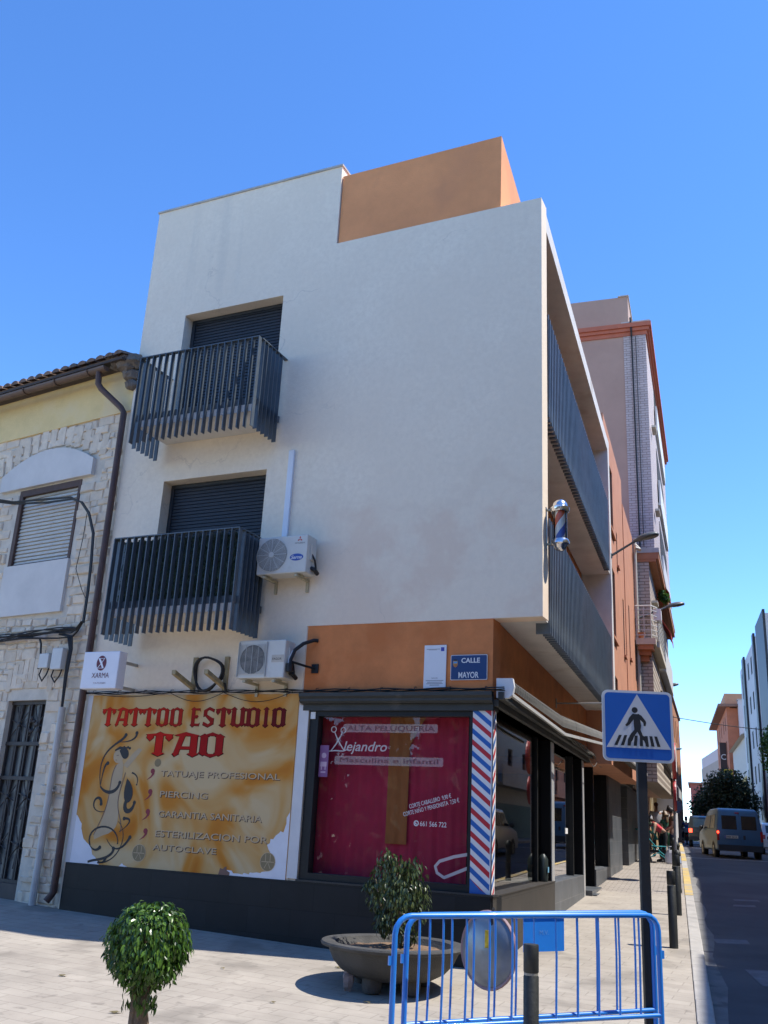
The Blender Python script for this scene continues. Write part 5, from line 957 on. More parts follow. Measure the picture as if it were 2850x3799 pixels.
# ------------------------------------------------------------------ street lamps on wall arms
lampm = mat("grey_lamp_metal", (.10, .115, .12), .45, .15, 6); lens_ = glassmat("lamp_lens", (.6, .62, .6), 1.4, .5, (.5, .52, .5))
def lamp(base, head, label, L=.5):
    base, head = Vector(base), Vector(head); d = Vector((head.x - base.x, head.y - base.y, 0)).normalized(); t = thing("street_lamp", base, label, "street lamp", "street lamps on wall arms")
    s = L / .5; tilt = Vector((d.x, d.y, .22)).normalized(); st = head - tilt * .26 * s
    mb = MB(); mb.tube([base, base + (st - base) * .8, st], [.028 * s, .024 * s, .032 * s], 8); mb.lathe(base, [(.0, -.02), (.06, -.02), (.06, .02), (0, .02)], 12, d); mb.build("arm", lampm, t, smooth=True)
    up = tilt.cross(Vector((-d.y, d.x, 0)).normalized()); up = up if up.z > 0 else -up; sd = tilt.cross(up)
    def shell(mb, prof, n=18):
        b = len(mb.v)
        for u, wd, h in prof:
            for k in range(n): a = 2 * math.pi * k / n; hh = math.sin(a); mb.v.append(head + tilt * u * s + sd * (wd * math.cos(a) * s) + up * ((h * hh if hh > 0 else .028 * hh * (1 if h > .01 else .3)) * s))
        for i in range(len(prof) - 1):
            for k in range(n): j = (k + 1) % n; mb.f.append([b + i * n + k, b + i * n + j, b + (i + 1) * n + j, b + (i + 1) * n + k]); mb.m.append(mb.mi)
        mb.f.append([b + k for k in range(n)]); mb.f.append([b + (len(prof) - 1) * n + k for k in range(n)]); mb.m += [mb.mi] * 2
    mb = MB(); shell(mb, [(-.32, .02, .02), (-.25, .055, .05), (-.17, .10, .08), (-.05, .135, .095), (.08, .14, .09), (.18, .11, .07), (.235, .06, .04), (.25, .01, .01)]); hd = mb.build("head", lampm, t, smooth=True)
    mb = MB(); b = len(mb.v); n = 18
    for k in range(n): a = 2 * math.pi * k / n; mb.v.append(head + tilt * (.06 + .165 * math.cos(a)) * s + sd * (.105 * math.sin(a)) * s - up * .034 * s)
    mb.f.append(list(range(b, b + n))); mb.m.append(0); mb.v += [head + tilt * .06 * s - up * .055 * s]
    for k in range(n): mb.f.append([b + k, b + (k + 1) % n, b + n]); mb.m.append(0)
    mb.build("lens", lens_, hd)
lamp(FB.p(9.16, ov - .0, 5.88), FB.p(9.05, 1.42, 6.24), "nearest wall street lamp, on the white frame of the corner building")
lamp(FB.p(17.3, .55, 6.2), FB.p(17.6, 1.72, 6.66), "second wall street lamp, in front of the brick balconies", .52)
lamp(FB.p(28.4, .55, 5.70), FB.p(28.5, 1.14, 5.86), "third wall street lamp, small, past the brick balconies", .5)
lamp((17.6, 57.4, 4.9), (18.18, 57.2, 5.02), "fourth wall street lamp, just right of the crossing sign", .5)
lamp((25.6, 85., 4.7), (26.6, 84.8, 4.95), "farthest small wall street lamp, beside the edge-on sign", .6)
# overhead wires
for a, b, sg, lb in (((17.6, 57.3, 6.97), (24.5, 54.8, 6.1), .12, "upper black wire spanning high over the street"), ((17.7, 57.3, 3.55), (22.6, 84., 4.9), .3, "lower wire crossing the far street")):
    mb = MB(); a, b = Vector(a), Vector(b); mb.tube([a + (b - a) * (i / 16) - Vector((0, 0, sg * math.sin(math.pi * i / 16))) for i in range(17)], .022, 6); mb.build("overhead_wire", rub, label=lb, cat="wire", group="wires over the street")
# ------------------------------------------------------------------ buildings further along the left side
def at_px(px, py, t):
    """unit: point seen at photo pixel px,py at horizontal distance t (used to read true positions off the photograph)"""
    f = 3486.93; u, v = (px - 1425) / f, (py - 1899.5) / f; d = r2 * u + d2 * v + fw; k = t / math.hypot(d.x, d.y); return Vector((d.x * k, d.y * k, d.z * k))
sal = mat("salmon_render", (.50, .225, .125), .9, .1, 2, bump=.2, dirt=(.46, .2, .11), dscale=1.3)
wframe = mat("brown_window_frame", (.09, .05, .04), .6, .1); dpane = mat("dark_window_pane", (.010, .012, .015), .6, .1, spec=.08)
def win(mb_parent, fr, a0, a1, z0, z1, o, frame=wframe, sill=None, th=.05, rec=.12):
    mb = MB(); t = .05
    mb.box(fr, a0, a0 + t, o - rec, o - rec + th, z0, z1); mb.box(fr, a1 - t, a1, o - rec, o - rec + th, z0, z1); mb.box(fr, a0 + t, a1 - t, o - rec, o - rec + th, z1 - t, z1); mb.box(fr, a0 + t, a1 - t, o - rec, o - rec + th, z0, z0 + t)
    w_ = mb.build("window", frame, mb_parent); mb = MB(); mb.poly([fr.p(a0 + t, o - rec + .01, z0 + t), fr.p(a1 - t, o - rec + .01, z0 + t), fr.p(a1 - t, o - rec + .01, z1 - t), fr.p(a0 + t, o - rec + .01, z1 - t)]); mb.build("pane", dpane, w_)
    if sill: mb = MB(); mb.box(fr, a0 - .05, a1 + .05, o + .003, o + .06, z0 - .06, z0 - .003); mb.build("sill", sill, w_)
    return w_
O1 = thing("salmon_house", FB.p(12, -3, -1.2), "salmon rendered house squeezed between the corner building and the brick block", "building")
hs_ = [(10.1, 11.2, z, z + 1.7) for z in (1.75, 4.3, 6.9)] + [(13.3, 13.6, z, z + 1.5) for z in (1.9, 4.4)] + [(11.9, 12.15, 6.4, 7.3)]
mb = MB(); wall(mb, FB, 9.275, 14.0, 1.4, 9.42, .50, .6, hs_, .15); mb.box(FB, 9.275, 14, -6, -.1, 1.4, 9.40); mb.build("wall", sal, O1)
mb = MB(); wall(mb, FB, 14.002, 17.3, 1.4, 8.75, .52, .6, [(14.9, 15.2, 4.6, 6.1), (15.9, 16.9, 1.9, 3.6)], .15); mb.box(FB, 14.002, 17.3, -6, -.1, 1.43, 8.73); mb.build("lower_wing", sal, O1)
for h in hs_: win(O1, FB, *h, .5, sill=sal)
win(O1, FB, 14.9, 15.2, 4.6, 6.1, .52, sill=sal); win(O1, FB, 15.9, 16.9, 1.9, 3.6, .52, sill=sal)
mb = MB(); mb.tube([FB.p(17.2, .6, 8.7), FB.p(17.2, .6, -.9)], .05, 8); mb.tube([FB.p(17.2, .6, 8.5), FB.p(17.1, .75, 8.3), FB.p(17.0, .62, 8.35)], .05, 8); mb.build("drainpipe", mat("cream_pipe", (.5, .47, .38), .5, .1), O1, smooth=True)
K = thing("brick_block", FB.p(22, -3, -1.1), "tall apartment block in pale brick with plastered side wall and red cornice", "building")
beige = mat("pinkish_beige_render", (.40, .265, .205), .9, .07, 1.2, dirt=(.38, .25, .195), dscale=.8)
pbr = brickmat("pale_pink_brick", (.46, .38, .36), (.52, .44, .42), (.30, .24, .22), .26, .085, .012, 0, rough=.85, axes=nB, var=.1, bump=.8)
pbr2 = brickmat("cream_brick", (.46, .40, .33), (.53, .46, .38), (.26, .21, .17), .30, .10, .014, 0, rough=.85, axes=nB, var=.12, bump=.9)
redc = mat("red_cornice", (.42, .13, .075), .85, .1, 3); sof = mat("orange_soffit", (.42, .18, .09), .85, .1, 3)
mb = MB(); mb.box(FB, 17.5, 30, -12, .45, 1.52, 16.2); mb.box(FB, 24.51, 30, -12, -.02, -1.1, 1.518); mb.box(FB, 17.7, 30, -12, .62, 16.2, 17.5); mb.build("wall", beige, K)
mb = MB(); mb.box(FB, 17.48, 30, .452, 1.17, 8.45, 15.85); mb.build("brick_bay", pbr, K)
mb = MB(); mb.box(FB, 17.49, 30, .452, .98, 1.5, 8.02); mb.build("brick_wall", pbr2, K)
mb = MB()
for e_, z0, z1 in ((.0, 15.86, 16.0), (.06, 16.003, 16.12), (.12, 16.123, 16.28)): mb.box(FB, 17.46 - e_, 30, 1.0, 1.22 + e_ * 1.2, z0, z1); mb.box(FB, 17.46 - e_, 17.6, -12, .999, z0, z1)
mb.build("cornice", redc, K)
mb = MB(); mb.box(FB, 17.4, 30, .40, 1.33, 16.283, 16.36); mb.box(FB, 17.65, 30, .3, .66, 17.5, 17.54); mb.build("coping", cpm, K)
mb = MB(); mb.box(FB, 17.44, 30, .0, 1.30, 8.30, 8.447); mb.build("bay_slab_edge", cpm, K)
mb = MB(); mb.box(FB, 17.46, 30, .0, 1.28, 8.1, 8.298); mb.box(FB, 17.47, 30, .0, 1.2, 8.022, 8.098); mb.build("bay_soffit", sof, K)
mb = MB(); mb.tube([FB.p(17.44, .72, 15.8), FB.p(17.44, .74, 8.5)], .022, 6); mb.tube([FB.p(17.44, .85, 15.8), FB.p(17.44, .86, 8.5)], .012, 5); mb.tube([FB.p(17.40, .70, 16.5), FB.p(17.36, .72, 16.0), FB.p(17.44, .72, 15.8)], .03, 6); mb.build("wall_cable", rub, K)
rail = mat("white_railing", (.55, .55, .52), .5, .05)
for z0, lb in ((5.55, "upper"), (2.75, "lower")):
    mb = MB(); mb.box(FB, 16.95, 17.49, .55, 1.12, z0 - .18, z0); mb.box(FB, 17.492, 21.4, .985, 1.2, z0 - .18, z0); bl = mb.build("balcony", mat("cream_slab", (.56, .5, .4), .85, .08), K)
    mb = MB(); mb.box(FB, 17.0, 17.488, .6, 1.05, z0 - .32, z0 - .182); mb.box(FB, 17.15, 17.488, .62, .97, z0 - .46, z0 - .322); mb.box(FB, 17.3, 17.488, .62, .9, z0 - .62, z0 - .462); mb.build("stepped_soffit", sof, bl)
    mb = MB()
    for z in (.1, .25, .4, .55, .7, .85, .98): mb.tube([FB.p(16.98, .56, z0 + z), FB.p(16.98, 1.0, z0 + z), FB.p(17.3, 1.16, z0 + z), FB.p(21.4, 1.17, z0 + z)], .014 if z < .9 else .022, 5)
    for o in (.58, .8, 1.0): mb.tube([FB.p(16.98, o, z0), FB.p(16.98, o, z0 + .98)], .014, 5)
    for s in range(8): mb.tube([FB.p(17.4 + s * .55, 1.165, z0), FB.p(17.4 + s * .55, 1.165, z0 + .98)], .014, 5)
    mb.build("railing", rail, bl)
mb = MB(); mb.lathe(FB.p(17.15, .72, 5.55), [(.07, 0), (.10, .16), (.11, .2), (.09, .2)], 12); fp_ = mb.build("flower_pot", mat("terracotta", (.42, .17, .08), .8, .1), smooth=True, label="terracotta flower pot on the upper brick balcony", cat="flower pot")
mb = MB(); mb.box(FB, 17.3, 17.8, 1.06, 1.28, 6.15, 6.5); mb.build("laundry_sheet", whl, label="white sheet hanging over the upper brick balcony railing", cat="sheet")
# front of the brick block: white balcony bodies, red awnings and a plant
whb = mat("white_balcony_panel", (.56, .56, .55), .8, .06); reda = mat("red_awning_cloth", (.45, .05, .04), .8, .1)
for i, z0 in enumerate((14.2, 11.3, 8.5, 5.4, 2.5)):
    s = 21.5; o1 = 1.27 if z0 > 8.4 else 1.2; mb = MB(); mb.box(FB, s, s + 6, 1.18 if z0 > 8.4 else .99, o1, z0 - .1, z0); mb.box(FB, s, s + 6, o1 - .06, o1, z0 + .004, z0 + .85); b_ = mb.build("balcony", whb, K)
    mb = MB(); mb.box(FB, s + .3, s + 5.5, 1.12 if z0 > 8.4 else .96, 1.185 if z0 > 8.4 else 1.02, z0 + .05, z0 + 2.2); mb.build("balcony_door", dark, b_)
for z in (6.9, 4.0, 9.9, 12.8):
    mb = MB(); mb.box(FB, 18.2, 18.9, 1.2 if z > 8.4 else .985, 1.34 if z > 8.4 else 1.16, z, z + .07); mb.build("window_ledge", mat("cream_slab", (.56, .5, .4)), K)
for s, z0, lb in ((21.6, 7.9, "upper red awning on the front of the brick block"), (21.4, 6.45, "lower red awning on the front of the brick block, near the second lamp")):
    mb = MB(); mb.hexa([FB.p(s, 1.1, z0 + .66), FB.p(s + 2, 1.1, z0 + .66), FB.p(s + 2, 1.40, z0 + .1), FB.p(s, 1.40, z0 + .1), FB.p(s, 1.1, z0 + .68), FB.p(s + 2, 1.1, z0 + .68), FB.p(s + 2, 1.41, z0 + .12), FB.p(s, 1.41, z0 + .12)]); mb.box(FB, s, s + 2, 1.40, 1.41, z0 - .02, z0 + .1); mb.build("red_awning", reda, label=lb, cat="awning", group="red awnings on the brick block")
random.seed(4); mb = MB()
for i in range(420):
    v = rnd(); c = FB.p(21.2, 1.24, 7.82) + Vector((v.x * .17, v.y * .25, v.z * .2 - (.1 if v.x > .08 else 0))); leafpoly(mb, c, rnd(), rnd(), .10, .05)
mb.build("balcony_plant", leafmat("light_green_leaf", (.04, .11, .015), (.12, .22, .04)), recalc=False, label="light green plant spilling over a balcony of the brick block", cat="plant")
# yellow house, awning, panels, pharmacy cross
Y = thing("yellow_shop_house", FB.p(36, -4, -1), "ochre house with striped pilasters, railed balcony and green panel past the brick block", "building")
ochre = mat("ochre_render", (.48, .33, .14), .9, .1, 2); mb = MB(); mb.box(FB, 30.02, 40, -10, -.2, -1, 6.2); mb.build("wall", ochre, Y)
mb = MB()
for s in range(9): mb.box(FB, 30.4 + s * 1.1, 30.65 + s * 1.1, -.198, -.05, -1, 2.2)
mb.build("pilasters", mat("cream_pilaster", (.58, .5, .34), .85, .08), Y)
mb = MB(); mb.box(FB, 31, 33.5, -.195, .3, 2.35, 3.3); mb.build("green_panel", mat("green_board", (.03, .16, .08), .6, .1), Y)
mb = MB(); mb.box(FB, 33.6, 39, -.19, .5, 2.1, 2.22); yb = mb.build("balcony", ochre, Y)
mb = MB()
for i in range(28): s = 33.7 + i * .19; mb.box(FB, s - .012, s + .012, .46, .485, 2.22, 3.15)
mb.box(FB, 33.6, 39, .45, .495, 3.152, 3.2); mb.build("railing", mat("pale_rail", (.5, .47, .36), .6), yb)
mb = MB()
for s in (31., 34.5, 37.): mb.box(FB, s, s + 1., -.198, -.18, 3.5, 5.4)
mb.build("shutters", wframe, Y)
mb = MB(); mb.hexa([FB.p(26.5, .5, 2.9), FB.p(29.8, .5, 2.9), FB.p(29.8, 1.25, 1.75), FB.p(26.5, 1.25, 1.75), FB.p(26.5, .5, 2.94), FB.p(29.8, .5, 2.94), FB.p(29.8, 1.26, 1.78), FB.p(26.5, 1.26, 1.78)]); mb.box(FB, 26.5, 29.8, 1.24, 1.26, 1.45, 1.75); sa = mb.build("shop_awning", mat("silver_grey_canvas", (.42, .43, .43), .7, .1), label="silver grey shop awning over the pavement behind the crossing sign post", cat="awning")
mb = MB(); mb.box(FB, 40.02, 52, -9, .3, -.8, 4.6); mb.build("pale_house", mat("pale_grey_render", (.5, .5, .5), .9, .1, 2), label="low pale grey house beyond the ochre house", cat="building")
mb = MB(); mb.box(FB, 34.2, 34.4, .05, .85, 1.0, 1.95); mb.build("blank_sign_board", whb, label="blank white projecting sign board over the pavement near the crowd", cat="sign board")
PC = thing("pharmacy_cross", FB.p(30.6, .5, 2.2), "unlit dark red pharmacy cross with green-gold edge projecting over the pavement", "sign")
cz, ch = 2.72, .29; pm = FB.p(30.6, .72, 0); Fc = Fr((FB.p(30.6, 0, 0).x, FB.p(30.6, 0, 0).y), nB, (-dB[0], -dB[1]))
def cross(c, z, r, w_): return [(c - w_, z - r), (c + w_, z - r), (c + w_, z - w_), (c + r, z - w_), (c + r, z + w_), (c + w_, z + w_), (c + w_, z + r), (c - w_, z + r), (c - w_, z + w_), (c - r, z + w_), (c - r, z - w_), (c - w_, z - w_)]
mb = MB(); mb.face(Fc, cross(.55, cz, .5, .19), .0, .14); mb.build("edge", mat("olive_gold_edge", (.25, .24, .08), .5), PC)
mb = MB(); mb.face(Fc, cross(.55, cz, .46, .16), .012, .01); mb.build("face", mat("dark_red_face", (.07, .012, .012), .4), PC)
mb = MB(); mb.tube([FB.p(30.66, -.2, 2.72), FB.p(30.66, .3, 2.72)], .03, 6); mb.build("mount", metal, PC)
TL = thing("traffic_light", FB.p(44, .6, -.6), "dark round backed traffic light hanging by the left pavement", "traffic light")
mb = MB(); mb.tube([FB.p(44, .2, -.55), FB.p(44, .2, 1.9)], .06, 8); mb.build("post", metal, TL)
mb = MB(); mb.lathe(FB.p(43.9, -.12, 1.5), [(0, 0), (.33, 0), (.33, .06), (0, .06)], 18, (dB[0], dB[1], 0)); mb.build("signal_head", metal, TL)
mb = MB(); mb.lathe(FB.p(43.9, .5, 1.62), [(0, 0), (.34, 0), (.34, .05), (0, .05)], 18, (dB[0], dB[1], 0)); mb.build("round_blue_sign", mat("dull_blue_sign", (.008, .02, .07), .5), TL)
def simple_block(name, label, fr, a0, a1, depth, zt, wallm, side=-1, floors=4, roofm=None, cols=4, winw=1.1, z0=.9, pitch=3.0, wf=None, over=0., base=-1.):
    """house on a street line: wall, roof slab and a real window (with pane) per opening; side = which way the depth goes"""
    t = thing(name, fr.p((a0 + a1) / 2, -depth / 2, base), label, "building")
    holes = []; L = (a1 - a0) / cols
    for k in range(floors):
        for c in range(cols):
            z = z0 + k * pitch
            if z + 1.6 < zt - .3: holes.append((a0 + L * (c + .5) - winw / 2, a0 + L * (c + .5) + winw / 2, z, z + 1.6))
    mb = MB(); wall(mb, fr, a0, a1, base, zt, 0, .3, holes, .16); mb.box(fr, a0, a1, -depth, -.302, base, zt - .01); mb.build("wall", wallm, t)
    mb = MB(); mb.box(fr, a0 - over, a1 + over, -depth - over, .12 + over, zt, zt + .18); mb.build("roof", roofm or cpm, t)
    for h in holes: win(t, fr, *h, 0, frame=wf or wframe, rec=.14)
    return t
simple_block("distant_left_house", "distant orange brown house closing the left side of the street", FB, 56, 74, 8, 9.5, mat("orange_brown_render", (.42, .19, .09), .9, .1, 1.5), floors=3, cols=5, base=-.6)
# ------------------------------------------------------------------ right side of the street
WB = thing("white_apartment_block", FR.p(66, -5, -.4), "white apartment block with tall dark windows and dark vertical recesses at the right edge", "building")
wstone = mat("white_stone_cladding", (.47, .475, .485), .6, .06, 1.5); blk = mat("black_window_frame", (.010, .010, .012), .7, spec=.1)
z00 = 1.6; hol = []
for k in range(5):
    z = z00 + k * 3.0
    hol += [(62.4, 64.3, z - .5, z + 1.9), (74.5, 77.3, z - .5, z + 1.9)] + [(65.4, 66.6, z + .2, z + 1.7), (68.7, 70., z + .2, z + 1.7)]
hol = [h for h in hol if h[3] < 16]
rec = [(61., 62.2), (72.2, 74.3)]; pilm = mat("charcoal_panel", (.018, .019, .022), .5, .1)
mb = MB(); wall(mb, FR, 52, 79, -.5, 16.1, 0, .4, [h for h in hol if not any(r[0] < h[1] and h[0] < r[1] for r in rec)], .05); mb.box(FR, 52, 79, -12, -.402, -.5, 16.05); mb.build("wall", wstone, WB)
for a, b in rec + [(52., 58.4)]: mb = MB(); mb.box(FR, a, b, .003, .18, .5, 16.4); mb.build("dark_pilaster", pilm, WB)
for h in hol: win(WB, FR, *h, 0, frame=blk, rec=.035, th=.03)
mb = MB(); mb.box(FR, 48, 57.5, -9, -1.5, 16.06, 18.6); mb.build("rooftop_storey", mat("pale_pink_render", (.6, .5, .45), .9, .06), WB)
mb = MB(); mb.box(FR, 58.5, 72, .002, .1, -.4, .9); mb.build("shaded_shopfront", mat("dark_shopfront", (.05, .045, .04), .6, .2), WB)
yh = mat("yellow_house_render", (.55, .40, .14), .9, .08, 2)
YH = thing("yellow_corner_house", FR.p(96, -3, -.3), "pale house with yellow ground storeys and a yellow vertical sign behind the tree", "building")
mb = MB(); mb.box(FR, 79.1, 101, -9, -.2, 6.2, 10.0); mb.build("upper_wall", mat("cream_white_render", (.56, .54, .48), .9, .08, 2), YH)
mb = MB(); mb.box(FR, 79.1, 101, -9, -.1, -.3, 6.197); mb.build("lower_wall", yh, YH)
mb = MB(); mb.prism([FR.p(79.1, -9, 10.003), FR.p(79.1, .3, 10.003), FR.p(79.1, -4, 12.)], FR.p(21.9, 0, 0) - FR.p(0, 0, 0)); mb.build("gable_roof", mat("pale_roof_edge", (.45, .38, .3), .9), YH)
VS = thing("vertical_shop_sign", FR.p(91, .5, 4), "yellow vertical shop sign with dark and white lettering above the tree", "sign")
Fv = Fr((FR.p(91, .1, 0).x, FR.p(91, .1, 0).y), nR, (-dR[0], -dR[1]))
mb = MB(); mb.box(Fv, .45, 1.35, -.2, 0, 3.7, 7.4); mb.build("panel", mat("sign_yellow", (.6, .40, .02), .5, .05), VS)
mb = MB(); mb.box(Fv, 1.36, 1.95, -.2, 0, 3.7, 7.2); mb.build("cream_panel", mat("sign_cream", (.5, .46, .3), .5), VS)
mb = MB(); text(mb, Fr((Fv.o[0], Fv.o[1]), nR, Fv.b), "INMOBILIARIA", 0, 0, .1, .0) if False else None
def vtext(s, a, z, h, o, mt, nm):
    """letters running up the panel"""
    mb = MB(); cu = bpy.data.curves.new("t", 'FONT'); cu.body = s; ob = bpy.data.objects.new("t", cu); COL.objects.link(ob); bpy.context.view_layer.update(); dg = bpy.context.evaluated_depsgraph_get(); me = bpy.data.meshes.new_from_object(ob.evaluated_get(dg)); bpy.data.objects.remove(ob)
    k = h / .73; b = 0
    for v in me.vertices: mb.v.append(Fv.p(a + v.co.y * k, o, z + v.co.x * k))
    for f in me.polygons: mb.f.append(list(f.vertices)); mb.m.append(0)
    mb.build(nm, mt, VS)
vtext("mas", 1.42, 5.2, .42, .012, whl, "white_letters"); vtext("oprar", .66, 4.3, .5, .012, ink, "dark_letters")
tall_o = mat("brick_orange_render", (.50, .165, .08), .85, .1, 2); tan_o = mat("tan_orange_render", (.52, .27, .15), .9, .08, 2)
OB = thing("orange_apartment_tower", FR.p(112, -5, -.3), "orange brick apartment tower with overhanging roof and a vertical sign", "building")
holo = [(a, a + 1.2, z, z + 1.7) for a in (106.5, 110.5, 116, 121, 126) for z in (1.5, 4.4, 7.3, 10.2, 13.1)]
mb = MB(); wall(mb, FR, 103, 130, -.3, 15.6, .1, .4, [h for h in holo], .08); mb.box(FR, 103, 130, -9, -.302, -.3, 15.5); mb.build("wall", tall_o, OB)
for h in holo: win(OB, FR, *h, .1, rec=.06, th=.03)
mb = MB(); mb.box(FR, 102, 131, -9.5, 1.1, 15.602, 15.9); mb.build("overhanging_roof", mat("roof_brown", (.25, .13, .09), .9), OB)
mb = MB(); mb.box(FR, 104, 114, -8, .2, 15.905, 17.4); mb.build("rooftop_box", tan_o, OB)
mb = MB(); mb.box(FR, 108.0, 108.2, .11, .9, 6, 11.8); o_ = mb.build("vertical_sign", mat("dark_sign_board", (.06, .035, .03), .6, .2), OB)
mb = MB(); 
for i, ch in enumerate("C"): text(mb, Fr((FR.p(107.99, .5, 0).x, FR.p(107.99, .5, 0).y), nR, (-dR[0], -dR[1])), ch, 0, 9.7 - i, .7, .01, align='C', flip=-1)
mb.build("sign_letter", whl, o_)
PB = thing("white_party_wall_block", FR.p(101, -8, -.3), "tall pale pink block with a blank white end wall behind the orange tower", "building")
mb = MB(); mb.box(FR, 101.5, 102.9, -12, -1.2, -.3, 16.3); mb.build("wall", mat("blank_pinkish_white", (.58, .52, .51), .9, .05, 1), PB)
mb = MB(); mb.box(FR, 101.4, 103, -12, -1.1, 16.302, 16.42); mb.build("coping", cpm, PB)
q0, q1 = at_px(2602, 2830, 185), at_px(2672, 2830, 160); ln = math.hypot(q1.x - q0.x, q1.y - q0.y); Fq = Fr((q0.x, q0.y), ((q1.x - q0.x) / ln, (q1.y - q0.y) / ln), ((q1.y - q0.y) / ln, -(q1.x - q0.x) / ln))
BG = thing("beige_apartment_house", Fq.p(12, -4, -.3), "beige house with blank side wall and glazed balconies far down the street", "building")
mb = MB(); mb.box(Fq, 0, ln, -14, 0, -.2, 12.1); mb.build("wall", mat("beige_party_wall", (.42, .33, .27), .9, .08, 1), BG)
mb = MB(); mb.box(Fq, 0, ln, -13, -.1, 12.103, 13.9); mb.build("rooftop_storey", mat("pale_pink_storey", (.6, .5, .48), .9, .05), BG)
mb = MB()
for z in (5., 8., 10.): mb.box(Fq, -2.6, -.01, -4, -.5, z, z + 1.7)
mb.build("balconies", mat("orange_balcony", (.40, .16, .08), .8, .15), BG)
mb = MB(); mb.box(Fq, -2.2, -.01, -3.8, -.55, 9.9 + 1.81, 12.4); mb.build("glazed_balcony", whb, BG)
r0 = at_px(2562, 2920, 235); Fz = Fr((r0.x, r0.y), (.318, .948), (-.948, .318))
RB = thing("red_brick_house", Fz.p(0, -5, -.3), "narrow red brick house at the far end of the street", "building")
mb = MB(); mb.box(Fz, 0, 20, -6, 0, -.2, 12.0); mb.build("wall", mat("red_brick_far", (.36, .10, .075), .85, .15, 2), RB)
mb = MB(); mb.box(Fz, -.5, 20, -6.4, .5, 12.003, 12.4); mb.build("roof", mat("far_roof", (.3, .12, .08), .9), RB)
# near right side row: out of the picture, but it shades the road and shows in the shop glass
NB = []
for a0, a1, zt, m_, nm in ((-22, -6, 10.6, ochre, "ochre"), (-5.98, 9, 10.4, mat("sand_render", (.46, .36, .2), .9, .1, 2), "sand"), (9.02, 26, 10.6, mat("mustard_render", (.50, .36, .13), .9, .1, 2), "mustard"), (26.02, 40, 10.5, mat("grey_beige_render", (.42, .39, .34), .9, .1, 2), "grey beige"), (40.02, 51.9, 10.9, sal, "salmon")):
    t_ = simple_block("facing_house", nm + " rendered house on the opposite side of the street", FR, a0, a1, 9, zt, m_, floors=3, cols=4, z0=2.6, base=-1.7)
    mb = MB(); mb.box(FR, a0 + .5, a1 - .5, .003, .8, 2.1, 2.25); mb.box(FR, a0 + .5, a1 - .5, .74, .8, 2.255, 3.1); mb.build("balcony", m_, t_)
    mb = MB(); mb.box(FR, a0 + 1, a1 - 1, .003, .05, -1.4, 1.3); mb.build("shopfront", mat("teal_shopfront", (.05, .12, .12), .5, .15), t_)
simple_block("plaza_block", "ochre block on the far side of the plaza behind the viewer", Fr((-30, -16), (1, 0), (0, 1)), 0, 30, 8, 9.5, mat("brown_ochre_render", (.5, .38, .24), .9, .1, 2), floors=3, cols=7, base=-2.3)
simple_block("plaza_block", "brown block on the near corner of the plaza behind the viewer", Fr((1, -18), (1, 0), (0, 1)), 0, 26, 8, 10.5, mat("brown_render", (.45, .34, .24), .9, .1, 2), floors=3, cols=6, base=-2.3)
GC = thing("bottle_bank", FR.p(8.5, 2.4, gz(26)), "green rounded bottle bank at the far kerb, mirrored in the street window", "bottle bank")
mb = MB(); g_ = FR.p(8.5, 2.5, gz(26) - .12); mb.lathe(g_, [(.62, .05), (.72, .15), (.78, .9), (.7, 1.35), (.45, 1.65), (0, 1.72)], 24); mb.build("body", mat("green_fibreglass", (.03, .22, .05), .4, .08), GC, smooth=True)
mb = MB(); mb.lathe(g_ + Vector((-.6, .0, 1.15)), [(0, .14), (.13, .14), (.13, .18), (0, .18)], 14, (-1, .3, .3)); mb.build("opening", dark, GC)
